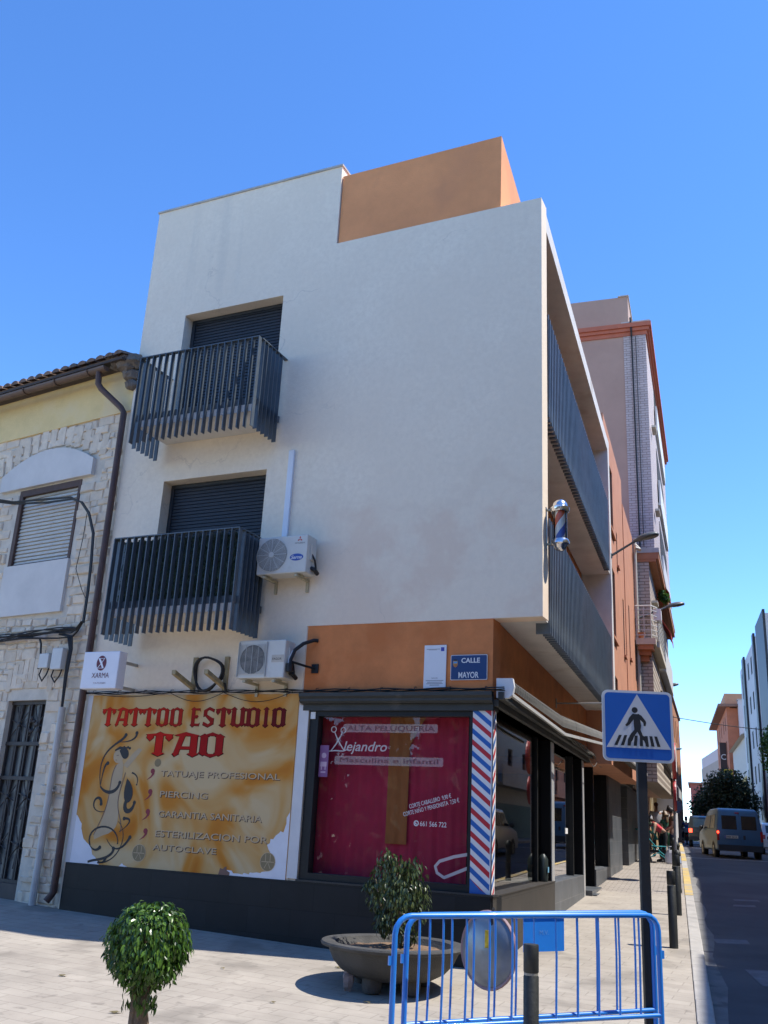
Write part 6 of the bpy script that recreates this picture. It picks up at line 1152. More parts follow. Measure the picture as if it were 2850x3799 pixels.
# ------------------------------------------------------------------ vehicles
tyre = mat("tyre_rubber", (.02, .02, .02), .85, .15, 10); alloy = mat("wheel_grey", (.3, .3, .31), .4, .1, metal=.6); cglass = mat("car_dark_glass", (.012, .015, .018), .12, .05, spec=.6)
redl = mat("red_lamp", (.30, .012, .012), .25, .05); brk = mat("lit_brake_lamp", (1., .05, .02), .3, .02, emit=2.2); blackp = mat("black_plastic", (.025, .025, .027), .6, .1); platem = mat("number_plate", (.62, .60, .52), .45, .04)
def vehicle(name, label, cat_, paint, pos, heading, prof, hw, zb, tum, wheels, wr, feats):
    """body from a side profile (x forward, z up) with sides leaning in above the belt zb"""
    z = gz(pos[1]) - .12 + (pos[2] if len(pos) > 2 else 0)
    V = thing(name, (pos[0], pos[1], z), label, cat_); F = Fr((pos[0], pos[1]), (math.cos(heading), math.sin(heading)), (-math.sin(heading), math.cos(heading)))
    pr = []
    for i in range(len(prof)):
        p, q = prof[i - 1], prof[i]
        if (p[1] - zb) * (q[1] - zb) < 0: t = (zb - p[1]) / (q[1] - p[1]); pr.append((p[0] + (q[0] - p[0]) * t, zb))
        pr.append(q)
    ym = lambda zz: hw - (max(0, zz - zb)) * tum - max(0, .35 - zz) * .15
    P = lambda x, y, zz: F.p(x, y, z + zz)
    mb = MB(); n = len(pr)
    for i in range(n): p, q = pr[i], pr[(i + 1) % n]; mb.poly([P(p[0], -ym(p[1]), p[1]), P(q[0], -ym(q[1]), q[1]), P(q[0], ym(q[1]), q[1]), P(p[0], ym(p[1]), p[1])])
    for s in (-1, 1):
        for lo, hi in ((-9, zb), (zb, 9)):
            q = clipz(pr, lo, hi)
            if len(q) > 2: mb.poly([P(x, s * ym(zz), zz) for x, zz in q])
    bmx = mb; ob = bmx.build("body", paint, V)
    bm = bmesh.new(); bm.from_mesh(ob.data); bmesh.ops.remove_doubles(bm, verts=bm.verts, dist=.002); bmesh.ops.recalc_face_normals(bm, faces=bm.faces); bm.to_mesh(ob.data); bm.free()
    bv = ob.modifiers.new("bevel", 'BEVEL'); bv.width = .07; bv.segments = 3; bv.limit_method = 'ANGLE'; bv.angle_limit = R_(25); ob.data.polygons.foreach_set("use_smooth", [True] * len(ob.data.polygons))
    for x in wheels:
        for s in (-1, 1):
            c = P(x, s * (hw - .09), wr); ax = Vector((F.b[0] * s, F.b[1] * s, 0)); mb = MB(); mb.lathe(c, [(wr * .55, -.1), (wr * .95, -.1), (wr, -.06), (wr, .07), (wr * .95, .10), (wr * .62, .105), (wr * .6, .08), (0, .08)], 22, ax); w_ = mb.build("wheel", tyre, V, smooth=True)
            mb = MB(); mb.lathe(c, [(wr * .6, .085), (wr * .58, .10), (wr * .15, .09), (0, .10)], 14, ax); mb.build("hub", alloy, w_)
            mb = MB(); mb.lathe(c, [(wr * 1.13, .0), (wr * 1.13, .093), (wr * .9, .094)], 22, ax); mb.build("wheel_arch", blackp, V)
    for s in (-1, 1):
        for q in feats.get("side", ()):
            mb = MB(); off = .012; a_ = [P(x, s * (ym(zz) + off), zz) for x, zz in q]; mb.prism(a_, Vector((F.b[0], F.b[1], 0)) * (-s * .03)); mb.build("side_window", cglass, V)
        if "mirror" in feats: x, zz = feats["mirror"]; mb = MB(); mb.blob(P(x, s * (hw + .10), zz), (.09, .11, .09), 8, 6); mb.build("wing_mirror", blackp, V, smooth=True)
    for nm, mt, y0, y1, z0, z1, x0, x1 in feats["rear"]:      # slabs on the tail: x0 at the lower edge, x1 at the upper edge
        mb = MB(); k = .012; mb.hexa([P(x0 - k, y0, z0), P(x0 - k, y1, z0), P(x0 + .05, y1, z0), P(x0 + .05, y0, z0), P(x1 - k, y0, z1), P(x1 - k, y1, z1), P(x1 + .05, y1, z1), P(x1 + .05, y0, z1)]); mb.build(nm, mt, V, bevel=.01)
    if "plate" in feats:
        s_, yc, zz, xx = feats["plate"]; fr = Fr((P(xx, yc, 0).x, P(xx, yc, 0).y), F.b, (-F.a[0], -F.a[1])); mb = MB(); mb.box(fr, -.26, .26, 0, .03, z + zz - .055, z + zz + .055); pl = mb.build("number_plate", platem, V)
        mb = MB(); text(mb, fr, s_, .0, z + zz - .035, .07, .034, align='C', width=.44, bold=.01); mb.build("plate_lettering", ink, pl)
        mb = MB(); mb.box(fr, .225, .26, .03, .033, z + zz - .055, z + zz + .055); mb.build("plate_strip", mat("plate_blue", (.02, .05, .35), .5), pl)
    return V, P
bluev = mat("faded_blue_car_paint", (.045, .115, .20), .4, .06, 3, coat=.15); greyv = mat("silver_car_paint", (.42, .43, .44), .3, .05, 3, metal=.4, coat=.5); grn = mat("dark_grey_green_car_paint", (.018, .024, .021), .3, .06, 3, coat=.5); whc = mat("white_car_paint", (.72, .72, .70), .3, .04, 3, coat=.4)
hd = AZ + R_(-1)
van, VP = vehicle("delivery_van", "faded blue delivery van seen from behind with two dark rear windows", "van", bluev, (15.15, 40.2), AZ + R_(8), [(0, .28), (0, .62), (.03, 1.05), (.10, 1.62), (.22, 1.88), (.5, 1.95), (2.2, 1.93), (2.75, 1.8), (3.45, 1.2), (4.25, 1.0), (4.42, .75), (4.42, .3)], .91, 1.05, .16, (.85, 3.55), .31,
    {"side": ([(.5, 1.15), (1.5, 1.15), (1.5, 1.68), (.6, 1.68)], [(1.65, 1.15), (3.15, 1.15), (2.72, 1.66), (1.65, 1.68)]), "mirror": (3.1, 1.18), "rear": [("rear_window", cglass, .09, .68, 1.12, 1.66, .04, .115), ("rear_window", cglass, -.68, -.09, 1.12, 1.66, .04, .115), ("brake_lamp", redl, .80, .90, .68, 1.08, .0, .03), ("brake_lamp", redl, -.90, -.80, .68, 1.08, .0, .03), ("lit_lamp", brk, .815, .885, .95, 1.04, -.012, -.008), ("high_brake_lamp", redl, -.02, .12, 1.74, 1.80, .14, .17), ("bumper", blackp, -.86, .86, .28, .52, -.05, -.04), ("door_handle", blackp, -.22, -.13, .74, .9, -.005, .0), ("door_gap", blackp, -.035, -.028, .6, 1.8, -.0, .13), ("hinge", bluev, .86, .9, 1.28, 1.31, .02, .03)], "plate": ("2984 BCR", .34, .83, -.02)})
carp = [(0, .3), (0, .75), (.08, 1.0), (.45, 1.42), (.9, 1.5), (2.2, 1.46), (2.9, 1.02), (3.9, .86), (4.1, .62), (4.1, .28)]
suv, _ = vehicle("dark_suv", "dark four wheel drive with spare wheel and glowing brake lamp ahead of the blue van", "car", grn, (19.85, 58.3), hd, [(0, .4), (0, .9), (.06, 1.1), (.15, 1.68), (.4, 1.78), (2.2, 1.76), (2.8, 1.15), (3.9, 1.02), (4.0, .7), (4.0, .4)], .86, 1.05, .12, (.7, 3.1), .36,
    {"side": ([(.3, 1.12), (2.5, 1.12), (2.2, 1.6), (.4, 1.62)],), "rear": [("rear_window", mat("pale_reflecting_glass", (.10, .13, .11), .1, .2, 3), -.6, .6, 1.12, 1.6, .06, .14), ("brake_lamp", brk, .66, .84, .82, 1.04, .0, .02), ("brake_lamp", redl, -.84, -.66, .82, 1.04, .0, .02), ("high_brake_lamp", brk, -.55, -.2, 1.64, 1.7, .12, .13), ("bumper", blackp, -.84, .84, .4, .6, -.06, -.05)]})
mb = MB(); F_ = Fr((19.85, 58.3), (math.cos(hd), math.sin(hd)), (-math.sin(hd), math.cos(hd))); mb.lathe(F_.p(-.04, -.1, gz(58.5) - .12 + .98), [(0, -.0), (.3, 0), (.33, .05), (.33, .15), (.25, .2), (0, .2)], 20, (-math.cos(hd), -math.sin(hd), 0)); mb.build("spare_wheel", tyre, suv, smooth=True)
sil, _ = vehicle("silver_car", "silver hatchback half cut off by the right edge beside the blue van", "car", greyv, (20.0, 48.0), hd, carp, .83, .92, .22, (.75, 3.2), .29,
    {"side": ([(.55, .98), (2.6, .98), (2.15, 1.36), (.75, 1.38)],), "rear": [("rear_window", cglass, -.58, .58, 1.0, 1.36, .09, .40), ("brake_lamp", redl, .62, .8, .72, .92, .0, .05), ("brake_lamp", redl, -.8, -.62, .72, .92, .0, .05), ("bumper", greyv, -.8, .8, .35, .55, -.05, -.04)], "plate": ("4417 DFK", 0, .66, -.0)})
whp = FR.p(11.5, 3.3, 0)
wcar, _ = vehicle("white_estate_car", "white estate car mirrored in the near street window", "car", whc, (whp.x, whp.y), AZ, [(0, .3), (0, .8), (.1, 1.05), (.32, 1.55), (.6, 1.66), (2.3, 1.6), (2.95, 1.08), (4.1, .9), (4.35, .65), (4.35, .3)], .85, .98, .18, (.8, 3.4), .3,
    {"side": ([(.4, 1.06), (1.5, 1.06), (1.5, 1.5), (.55, 1.5)], [(1.6, 1.06), (2.75, 1.06), (2.3, 1.5), (1.6, 1.5)]), "mirror": (2.8, 1.1), "rear": [("rear_window", cglass, -.62, .62, 1.1, 1.5, .12, .28), ("brake_lamp", redl, .7, .84, .8, 1.3, .02, .18), ("brake_lamp", redl, -.84, -.7, .8, 1.3, .02, .18), ("bumper", blackp, -.82, .82, .32, .6, -.05, -.04)], "plate": ("0152 GHT", 0, .86, 0)})
# ------------------------------------------------------------------ people
skinm = mat("skin", (.42, .24, .165), .6, .06, 6)
def skinmesh(nodes, edges, levels=2):
    me = bpy.data.meshes.new("k"); names = list(nodes); ix = {n: i for i, n in enumerate(names)}
    me.from_pydata([Vector(nodes[n][0]) for n in names], [(ix[a], ix[b]) for a, b in edges], []); ob = bpy.data.objects.new("k", me); COL.objects.link(ob)
    ob.modifiers.new("skin", 'SKIN').use_smooth_shade = True
    for i, n in enumerate(names): r = nodes[n][1]; me.skin_vertices[0].data[i].radius = r if isinstance(r, tuple) else (r, r)
    me.skin_vertices[0].data[0].use_root = True
    sb_ = ob.modifiers.new("sub", 'SUBSURF'); sb_.levels = sb_.render_levels = levels
    bpy.context.view_layer.update(); dg = bpy.context.evaluated_depsgraph_get(); out = bpy.data.meshes.new_from_object(ob.evaluated_get(dg)); bpy.data.objects.remove(ob); return out
def put(me, name, mt, parent, M):
    me.transform(M); me.materials.clear(); me.materials.append(mt); me.polygons.foreach_set("use_smooth", [True] * len(me.polygons)); me.name = name
    o = bpy.data.objects.new(name, me); COL.objects.link(o); o.parent = parent; o["_org"] = parent["_org"]; return o
BASE = dict(pel=(0, 0, .93), wai=(0, 0, 1.08), che=(.01, 0, 1.28), nec=(0, 0, 1.44), nk2=(.015, 0, 1.52), hea=(.03, 0, 1.62), top=(.02, 0, 1.70), nose=(.125, 0, 1.60), shL=(0, .17, 1.40), elL=(-.02, .24, 1.13), haL=(.07, .25, .90), shR=(0, -.17, 1.40), elR=(-.02, -.24, 1.13), haR=(.07, -.25, .90), hiL=(0, .09, .88), knL=(.03, .10, .48), anL=(0, .10, .09), toL=(.15, .12, .035), hiR=(0, -.09, .88), knR=(.03, -.10, .48), anR=(0, -.10, .09), toR=(.15, -.12, .035))
RAD = dict(pel=(.125, .10), wai=(.115, .09), che=(.135, .10), nec=(.07, .06), nk2=.052, hea=(.075, .09), top=(.06, .07), nose=.014, shL=.062, elL=.044, haL=.03, shR=.062, elR=.044, haR=.03, hiL=.085, knL=.058, anL=.04, toL=.032, hiR=.085, knR=.058, anR=.04, toR=.032)
EDG = [("pel", "wai"), ("wai", "che"), ("che", "nec"), ("nec", "nk2"), ("nk2", "hea"), ("hea", "top"), ("hea", "nose")] + [e for s in "LR" for e in (("che", "sh" + s), ("sh" + s, "el" + s), ("el" + s, "ha" + s), ("pel", "hi" + s), ("hi" + s, "kn" + s), ("kn" + s, "an" + s), ("an" + s, "to" + s))]
def person(label, pos, face, pose, scale, shirt, legs, hairm, hair=("short",), sleeve=1, shorts=False, shoe=None, dz=0.):
    J = {k: Vector(v) for k, v in BASE.items()}; J.update({k: Vector(v) for k, v in pose.items()}); z = gz(pos[1]) + dz
    T_ = thing("person", (pos[0], pos[1], z), label, "person"); M = Matrix.Rotation(face, 4, 'Z') @ Matrix.Scale(scale, 4)
    nd = {k: (J[k], RAD[k]) for k in J}; ed = list(EDG)
    for s, sg in (("L", 1), ("R", -1)):                       # hand: palm, four fingers and a thumb from its side
        d = (J["ha" + s] - J["el" + s]).normalized(); sd = d.cross(Vector((1, 0, 0))) if abs(d.x) < .9 else d.cross(Vector((0, 1, 0))); sd.normalize(); pal = d.cross(sd)
        nd["pa" + s] = (J["ha" + s] + d * .06, (.034, .018)); ed.append(("ha" + s, "pa" + s))
        for k, ln_ in enumerate((.062, .075, .07, .055)):
            r = J["ha" + s] + d * .09 + sd * ((k - 1.5) * .02); nd["f%d%s" % (k, s)] = (r, .0095); nd["g%d%s" % (k, s)] = (r + d * ln_ * .6 + pal * .012 * sg, .0085); nd["h%d%s" % (k, s)] = (r + d * ln_ + pal * .03 * sg, .0075); ed += [("pa" + s, "f%d%s" % (k, s)), ("f%d%s" % (k, s), "g%d%s" % (k, s)), ("g%d%s" % (k, s), "h%d%s" % (k, s))]
        nd["t0" + s] = (J["ha" + s] + d * .045 + sd * .042, .011); nd["t1" + s] = (J["ha" + s] + d * .085 + sd * .06, .009); ed += [("pa" + s, "t0" + s), ("t0" + s, "t1" + s)]
    body = put(skinmesh(nd, ed, 1), "body", skinm, T_, M)
    g = .016; top = {k: (J[k], tuple(x + g for x in RAD[k]) if isinstance(RAD[k], tuple) else RAD[k] + g) for k in ("che", "wai", "nec", "shL", "shR")}
    top["pel"] = (J["pel"] + (J["wai"] - J["pel"]) * .25, (.142, .117)); te = [("pel", "wai"), ("wai", "che"), ("che", "nec"), ("che", "shL"), ("che", "shR")]; top["nec"] = (J["nec"] - (J["nec"] - J["che"]) * .12, (.08, .07))
    if sleeve:
        for s in "LR": k = .55 if sleeve == 1 else 1.; top["sl" + s] = (J["sh" + s] + (J["el" + s] - J["sh" + s]) * k, .058); te.append(("sh" + s, "sl" + s))
        if sleeve == 2:
            for s in "LR": top["cu" + s] = (J["el" + s] + (J["ha" + s] - J["el" + s]) * .9, .045); te.append(("sl" + s, "cu" + s))
    put(skinmesh({k: top[k] for k in ["pel", "wai", "che", "nec"] + [x for x in top if x not in ("pel", "wai", "che", "nec")]}, te, 1), "shirt", shirt, T_, M)
    lg = {"pel": (J["pel"], (.14, .115)), "wai": (J["pel"] + (J["wai"] - J["pel"]) * .4, (.132, .105))}; le = [("pel", "wai")]
    for s in "LR":
        lg["hi" + s] = (J["hi" + s], .1); lg["kn" + s] = (J["hi" + s] + (J["kn" + s] - J["hi" + s]) * (.62 if shorts else 1), .088 if shorts else .07); le += [("pel", "hi" + s), ("hi" + s, "kn" + s)]
        if not shorts: lg["an" + s] = (J["kn" + s] + (J["an" + s] - J["kn" + s]) * .93, .058); le.append(("kn" + s, "an" + s))
        sh = put(skinmesh({"a": (J["an" + s] + Vector((-.035, 0, -.03)), .048), "b": (J["an" + s] * .45 + J["to" + s] * .55, .045), "c": (J["to" + s] + Vector((.03, 0, 0)), .038)}, [("a", "b"), ("b", "c")], 1), "shoe", shoe or blackp, T_, M)
    put(skinmesh(lg, le, 1), "shorts" if shorts else "trousers", legs, T_, M)
    up = (J["hea"] - J["nk2"]).normalized(); fwd = (J["nose"] - J["hea"]); fwd = (fwd - up * fwd.dot(up)).normalized(); sd = up.cross(fwd); hc = J["hea"]
    mh = {"a": (hc - fwd * .025 + up * .045, (.094, .098)), "b": (hc - fwd * .05 - up * .03, (.085, .07))}; he = [("a", "b")]
    mh["c"] = (hc + fwd * .03 + up * .095, (.07, .05)); he.append(("a", "c"))
    if hair[0] == "long": mh["d"] = (hc - fwd * .09 - up * .18, (.07, .045)); mh["e"] = (hc - fwd * .10 - up * .32, (.045, .03)); he += [("b", "d"), ("d", "e")]
    if hair[0] == "bun": mh["d"] = (hc - fwd * .11 + up * .06, .035); mh["e"] = (hc - fwd * .15 + up * .02, .04); mh["f"] = (hc - fwd * .14 - up * .18, .022); he += [("a", "d"), ("d", "e"), ("e", "f")]
    put(skinmesh(mh, he, 2), "hair" if hair[0] != "helmet" else "helmet", hairm, T_, M)
    mb = MB()
    for s in (-1, 1): mb.blob(hc + fwd * .086 + sd * (s * .033) + up * .012, (.011, .011, .008), 8, 5)
    mb.v = [M @ v + Vector((pos[0], pos[1], z)) for v in mb.v]; mb.build("eyes", mat("eye_dark", (.02, .015, .012), .3), T_, smooth=True)
    mb = MB(); mb.blob(hc + fwd * .088 - up * .055, (.008, .024, .007), 8, 5); mb.v = [M @ v + Vector((pos[0], pos[1], z)) for v in mb.v]; mb.build("mouth", mat("lips", (.28, .09, .08), .5), T_, smooth=True)
    return T_
def rx(J, hip, ang):
    """bend the upper body about the hips by ang (radians, forward)"""
    out = {}
    for k, v in J.items():
        d = Vector(v) - Vector(hip); c, s = math.cos(ang), math.sin(ang); out[k] = (hip[0] + d.x * c + d.z * s, d.y + hip[1], hip[2] - d.x * s + d.z * c)
    return out
dhair = mat("dark_brown_hair", (.022, .014, .01), .5, .2, 20); bhair = mat("auburn_hair", (.09, .04, .022), .5, .2, 20); fhair = mat("fair_brown_hair", (.16, .10, .05), .5, .2, 20)
cor = mat("coral_red_top", (.62, .05, .07), .8, .08); blk_t = mat("black_cloth", (.014, .014, .016), .85, .1); gry_t = mat("grey_marl_top", (.30, .30, .33), .85, .08); den = mat("pale_denim", (.22, .34, .44), .85, .15, 12); olv = mat("olive_brown_tee", (.085, .06, .03), .85, .1); nav = mat("navy_jeans", (.025, .032, .06), .85, .12); grn_t = mat("green_dress", (.03, .11, .06), .85, .1); lbl = mat("light_blue_shoe", (.35, .45, .55), .7)
person("man in olive brown T-shirt and navy jeans standing by the edge-on sign pole", (10.0, 32.4), R_(172), dict(hea=(.055, 0, 1.605), top=(.06, 0, 1.69), nose=(.14, 0, 1.55), elL=(.02, .22, 1.13), haL=(.2, .12, 1.0), elR=(.03, -.23, 1.13), haR=(.22, -.10, 1.02)), 1.0, olv, nav, dhair)
ub = rx({k: BASE[k] for k in ("wai", "che", "nec", "nk2", "hea", "top", "nose", "shL", "shR")}, (0, 0, .93), R_(58)); ub.update(elL=(.52, .2, .82), haL=(.58, .16, .55), elR=(.50, -.2, .80), haR=(.56, -.14, .52)); ub["nose"] = (ub["hea"][0] + .09, 0, ub["hea"][2] - .06); ub.update(pel=(-.06, 0, .93), hiL=(-.06, .09, .88), hiR=(-.06, -.09, .88))
person("woman in coral red top and black trousers bending over the pushchair", (9.64, 32.3), R_(200), ub, 1.0, cor, blk_t, dhair, ("long",), 0)
person("woman in grey top and pale denim shorts half hidden by the crossing sign post", (9.08, 32.3), R_(60), dict(elL=(.1, .24, 1.16), haL=(.22, .2, 1.1)), .98, gry_t, den, dhair, ("long",), 2, True, lbl)
person("woman with auburn ponytail in pale grey T-shirt behind the bending woman", (10.25, 35.0), R_(80), dict(elR=(.12, -.24, 1.18), haR=(.3, -.16, 1.15)), 1.06, mat("pale_grey_tee", (.42, .42, .44), .85), blk_t, bhair, ("bun",), 1)
person("fair haired girl in green just left of the man in olive brown", (10.55, 34.9), R_(100), {}, .88, grn_t, grn_t, fhair, ("long",), 1)
# pushchair and bags
px_, pyy = 9.25, 31.9; zp_ = gz(pyy); PC2 = thing("pushchair", (px_, pyy, zp_), "teal and black pushchair on the pavement in front of the bending woman", "pushchair")
teal = mat("teal_cloth", (.03, .32, .36), .8, .1)
mb = MB(); pp = lambda x, y, q: (px_ + x, pyy + y, zp_ + q)
mb.hexa([pp(-.22, -.22, .32), pp(.24, -.22, .30), pp(.24, .22, .30), pp(-.22, .22, .32), pp(-.22, -.22, .40), pp(.24, -.22, .38), pp(.24, .22, .38), pp(-.22, .22, .40)]); mb.hexa([pp(-.22, -.22, .402), pp(-.14, -.22, .402), pp(-.14, .22, .402), pp(-.22, .22, .402), pp(-.40, -.22, .85), pp(-.33, -.22, .88), pp(-.33, .22, .88), pp(-.40, .22, .85)]); mb.build("seat", blk_t, PC2, bevel=.02)
mb = MB()
for i in range(8):
    a, b = .2 + i * .2, .2 + (i + 1) * .2; mb.poly([pp(-.30 + .36 * math.cos(a), -.24, .62 + .36 * math.sin(a)), pp(-.30 + .36 * math.cos(b), -.24, .62 + .36 * math.sin(b)), pp(-.30 + .36 * math.cos(b), .24, .62 + .36 * math.sin(b)), pp(-.30 + .36 * math.cos(a), .24, .62 + .36 * math.sin(a))])
mb.build("hood", teal, PC2, smooth=True)
mb = MB()
for s in (-.23, .23): mb.tube([pp(.42, s, .12), pp(.1, s, .34), pp(-.45, s, .95), pp(-.55, s, 1.0)], .014, 6); mb.tube([pp(-.3, s, .12), pp(.1, s, .34)], .014, 6); mb.tube([pp(.26, s, .42), pp(.3, s, .5), pp(-.1, s, .5)], .016, 6)
mb.tube([pp(-.55, -.23, 1.0), pp(-.55, .23, 1.0)], .018, 6); mb.build("frame", teal, PC2)
for x in (-.3, .42):
    for s in (-.25, .25): mb = MB(); mb.lathe(pp(x, s, .11), [(0, -.02), (.11, -.02), (.11, .02), (0, .02)], 14, (0, 1, 0)); mb.build("wheel", tyre, PC2)
def bag(x, y, label, w_, h, mt, k):
    z = gz(y); random.seed(k); b = thing("shopping_bag", (x, y, z), label, "bag", "bags set down on the pavement"); mb = MB(); j = lambda: random.uniform(-.025, .025)
    R0 = [(math.cos(i * math.pi / 6) * w_, math.sin(i * math.pi / 6) * w_ * .55) for i in range(12)]; lv = [(0, .85), (.12, 1.08), (.5, .98), (.8, .8), (1, .62)]; rows = [[(x + p[0] * f + j(), y + p[1] * f + j(), z + h * u) for p in R0] for u, f in lv]
    for r in range(4):
        for i in range(12): q = (i + 1) % 12; mb.poly([rows[r][i], rows[r][q], rows[r + 1][q], rows[r + 1][i]])
    mb.poly(rows[0]); mb.poly(rows[4]); mb.build("sack", mt, b, smooth=True); mb = MB()
    for s in (-.05, .05): mb.tube([(x - w_ * .35, y + s, z + h * .97), (x - w_ * .25, y + s, z + h * 1.25), (x + w_ * .25, y + s, z + h * 1.25), (x + w_ * .35, y + s, z + h * .97)], .012, 6)
    mb.build("handle", mt, b)
bag(9.68, 31.6, "white plastic shopping bag standing between the pushchair and the man", .2, .42, mat("white_plastic_bag", (.62, .62, .66), .5, .08), 1)
bag(9.86, 31.7, "pale blue bag at the feet of the man in olive brown", .15, .3, mat("pale_blue_bag", (.35, .42, .58), .6, .1), 2)
# scooter and rider
sx, sy = 22.6, 70.0; zs = gz(sy) - .12; hds = AZ; SF = Fr((sx, sy), (math.cos(hds), math.sin(hds)), (-math.sin(hds), math.cos(hds)))
SCO = thing("motor_scooter", (sx, sy, zs), "motor scooter seen from behind on the far road with a box behind the saddle", "scooter"); scp = lambda x, y, q: SF.p(x, y, zs + q)
for x in (0, 1.25): mb = MB(); mb.lathe(scp(x, 0, .24), [(0, -.05), (.24, -.05), (.25, 0), (.24, .05), (0, .05)], 16, (SF.b[0], SF.b[1], 0)); mb.build("wheel", tyre, SCO)
mb = MB(); mb.tube([scp(-.1, 0, .55), scp(.1, 0, .62), scp(.5, 0, .5), scp(.62, 0, .3), scp(1., 0, .32), scp(1.15, 0, .8), scp(1.1, 0, 1.0)], [.1, .18, .16, .12, .12, .1, .06], 10); mb.build("body", mat("scooter_grey", (.12, .12, .13), .4), SCO, smooth=True)
mb = MB(); mb.tube([scp(-.1, 0, .76), scp(.3, 0, .8), scp(.62, 0, .76)], [.1, .15, .1], 10); mb.build("saddle", blk_t, SCO, smooth=True)
mb = MB(); mb.tube([scp(1.05, .34, 1.05), scp(1.1, 0, 1.0), scp(1.05, -.34, 1.05)], .02, 6); mb.build("handlebar", metal, SCO)
mb = MB(); mb.box(SF, -.42, -.06, -.2, .2, zs + .8, zs + 1.12); mb.build("top_box", mat("grey_top_box", (.3, .28, .27), .5), SCO, bevel=.04)
mb = MB(); mb.box(SF, -.2, -.16, -.1, .1, zs + .55, zs + .65); mb.build("tail_lamp", redl, SCO)
person("scooter rider in a blue shirt and dark helmet riding away down the street", (sx + .12, sy + .35), hds, dict(pel=(0, 0, .84), wai=(.02, 0, 1.0), che=(.06, 0, 1.2), nec=(.08, 0, 1.38), nk2=(.1, 0, 1.46), hea=(.12, 0, 1.56), top=(.12, 0, 1.64), nose=(.21, 0, 1.54), shL=(.08, .17, 1.33), shR=(.08, -.17, 1.33), elL=(.34, .28, 1.12), elR=(.34, -.28, 1.12), haL=(.58, .3, 1.06), haR=(.58, -.3, 1.06), hiL=(.02, .11, .82), hiR=(.02, -.11, .82), knL=(.42, .22, .72), knR=(.42, -.22, .72), anL=(.45, .26, .36), anR=(.45, -.26, .36), toL=(.58, .28, .3), toR=(.58, -.28, .3)), 1.1, mat("blue_shirt", (.03, .08, .22), .8), nav, mat("dark_helmet", (.02, .025, .035), .25, .05), ("helmet",), 1, dz=-.12)
# ------------------------------------------------------------------ trees
def tree(name, label, base, h, crown, n, leaf, L, trunk_r=.16):
    t = thing(name, base, label, "tree"); base = Vector(base); mb = MB(); cz = Vector((0, 0, 0))
    for c, r in crown: cz += Vector(c)
    cz /= len(crown); mb.tube([base, base + Vector((.05, .05, h * .2)), base + Vector((-.05, .1, h * .42))], [trunk_r, trunk_r * .8, trunk_r * .65], 9)
    for c, r in crown: s = base + Vector((-.05, .1, h * .4)); mb.tube([s, (s + Vector(c)) / 2 + Vector((0, 0, .1)), Vector(c)], [trunk_r * .5, trunk_r * .3, .02], 6)
    mb.build("trunk", bark, t, smooth=True); mb = MB(); tot = sum(r[0] * r[2] for c, r in crown)
    for c, r in crown:
        for i in range(int(n * r[0] * r[2] / tot)):
            v = rnd().normalized() * random.uniform(.45, 1.08); q = Vector(c) + Vector((v.x * r[0], v.y * r[1], v.z * r[2])); s = L * random.uniform(.7, 1.4); d = rnd(); leafpoly(mb, q, d, v + rnd() * .6, s, s * .6)
    mb.build("crown", leaf, t, recalc=False); return t
dleaf = leafmat("dark_street_leaf", (.028, .052, .020), (.11, .14, .055), .5, .2)
random.seed(31)
tc = at_px(2690, 2960, 86); gzt = gz(tc.y); cr_ = []
for px, py, rr in ((2690, 2890, 1.15), (2660, 2915, 1.2), (2725, 2905, 1.3), (2625, 2950, 1.3), (2685, 2950, 1.6), (2745, 2945, 1.4), (2600, 2985, 1.0), (2650, 2985, 1.5), (2710, 2990, 1.6), (2775, 2985, 1.3), (2595, 3010, .8), (2640, 3015, 1.1), (2765, 3015, 1.1)): p = at_px(px, py, 86 + random.uniform(-1.5, 1.5)); cr_.append((p, (rr, rr, rr * .72)))
tree("street_tree", "broad dark evergreen street tree behind the blue van", (tc.x + 1.2, tc.y, gzt), 4.0, cr_, 6500, dleaf, .24)
for k, lb in enumerate(("nearest of the dark plaza trees mirrored in the barber's window", "second of the dark plaza trees mirrored in the barber's window", "third of the dark plaza trees mirrored in the barber's window", "farthest of the dark plaza trees mirrored in the barber's window")):
    x, y = -12.2 + (k - 1.5) * 1.7, .4 - (k - 1.5) * 1.9; g_ = gz(y); tree("added_plaza_tree", lb, (x, y, g_), 4.5, [(Vector((x, y, g_ + h)), (r, r, .95)) for h, r in ((.8, 1.3), (2., 1.6), (3.2, 1.6), (4.4, 1.3), (5.4, .8))], 1500, dleaf, .5)  # unseen trees added so the barber's glass reflects dark crowns
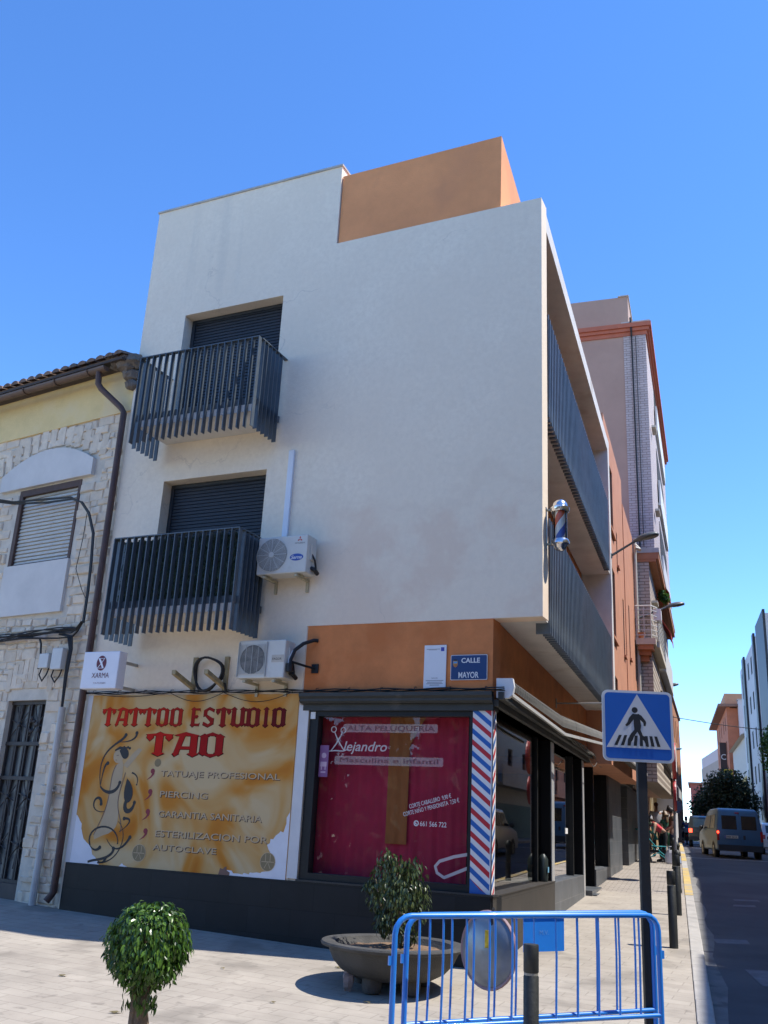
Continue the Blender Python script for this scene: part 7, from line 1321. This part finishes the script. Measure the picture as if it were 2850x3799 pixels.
p = at_px(2862, 2790, 70); tree("street_tree", "bright green tree peeking in at the right edge beside the white block", (p.x + .3, p.y, gz(p.y)), 6, [(p + Vector((.2, 0, 0)), (1., 1., 1.2)), (p + Vector((.5, .2, 1.)), (1., 1., .9)), (p + Vector((.3, 0, -1.)), (.8, .8, .8))], 2200, leafmat("bright_street_leaf", (.03, .09, .012), (.10, .2, .03), .5, .3), .2)
for px, py, t_, rr, lb in ((2490, 3085, 160, 2.4, "left of the far palms at the end of the street"), (2525, 3078, 175, 2.8, "taller right hand far palm at the end of the street")):
    p = at_px(px, py, t_); T_ = thing("palm_tree", (p.x, p.y, gz(p.y)), lb, "palm tree", "palms at the end of the street"); mb = MB(); mb.tube([(p.x, p.y, gz(p.y)), (p.x + .1, p.y, p.z)], [.25, .2], 8); mb.build("trunk", bark, T_)
    mb = MB()
    for k in range(34):
        a = random.uniform(0, 6.3); e = random.uniform(-.3, 1.3); d = Vector((math.cos(a) * math.cos(e), math.sin(a) * math.cos(e), math.sin(e))); s = d.cross(Vector((0, 0, 1))); s = s.normalized() if s.length > .01 else Vector((1, 0, 0))
        q = lambda u: Vector((p.x, p.y, p.z)) + d * rr * u + Vector((0, 0, -1.1 * u * u))
        for i in range(6): u0, u1 = i / 6, (i + 1) / 6; w0, w1 = .28 * math.sin(math.pi * (u0 * .9 + .1)), .28 * math.sin(math.pi * min(1, u1 * .9 + .1)); mb.poly([q(u0) - s * w0, q(u1) - s * w1, q(u1) + s * w1 + Vector((0, 0, .02)), q(u0) + s * w0])
    mb.build("crown", leafmat("palm_leaf", (.03, .06, .03), (.08, .12, .06), .6, .15), T_, recalc=False)
random.seed(77); mb = MB()
for i in range(2600):
    p = at_px(random.uniform(2440, 2580), random.uniform(3088, 3125), random.uniform(190, 240)); leafpoly(mb, p, rnd(), rnd(), 1.0, .6)
mb.build("far_shrubbery", dleaf, kind='stuff', label="hazy line of distant shrubs closing the end of the street", cat="shrubs", recalc=False)
for o in bpy.data.objects:
    if "_org" in o: del o["_org"]
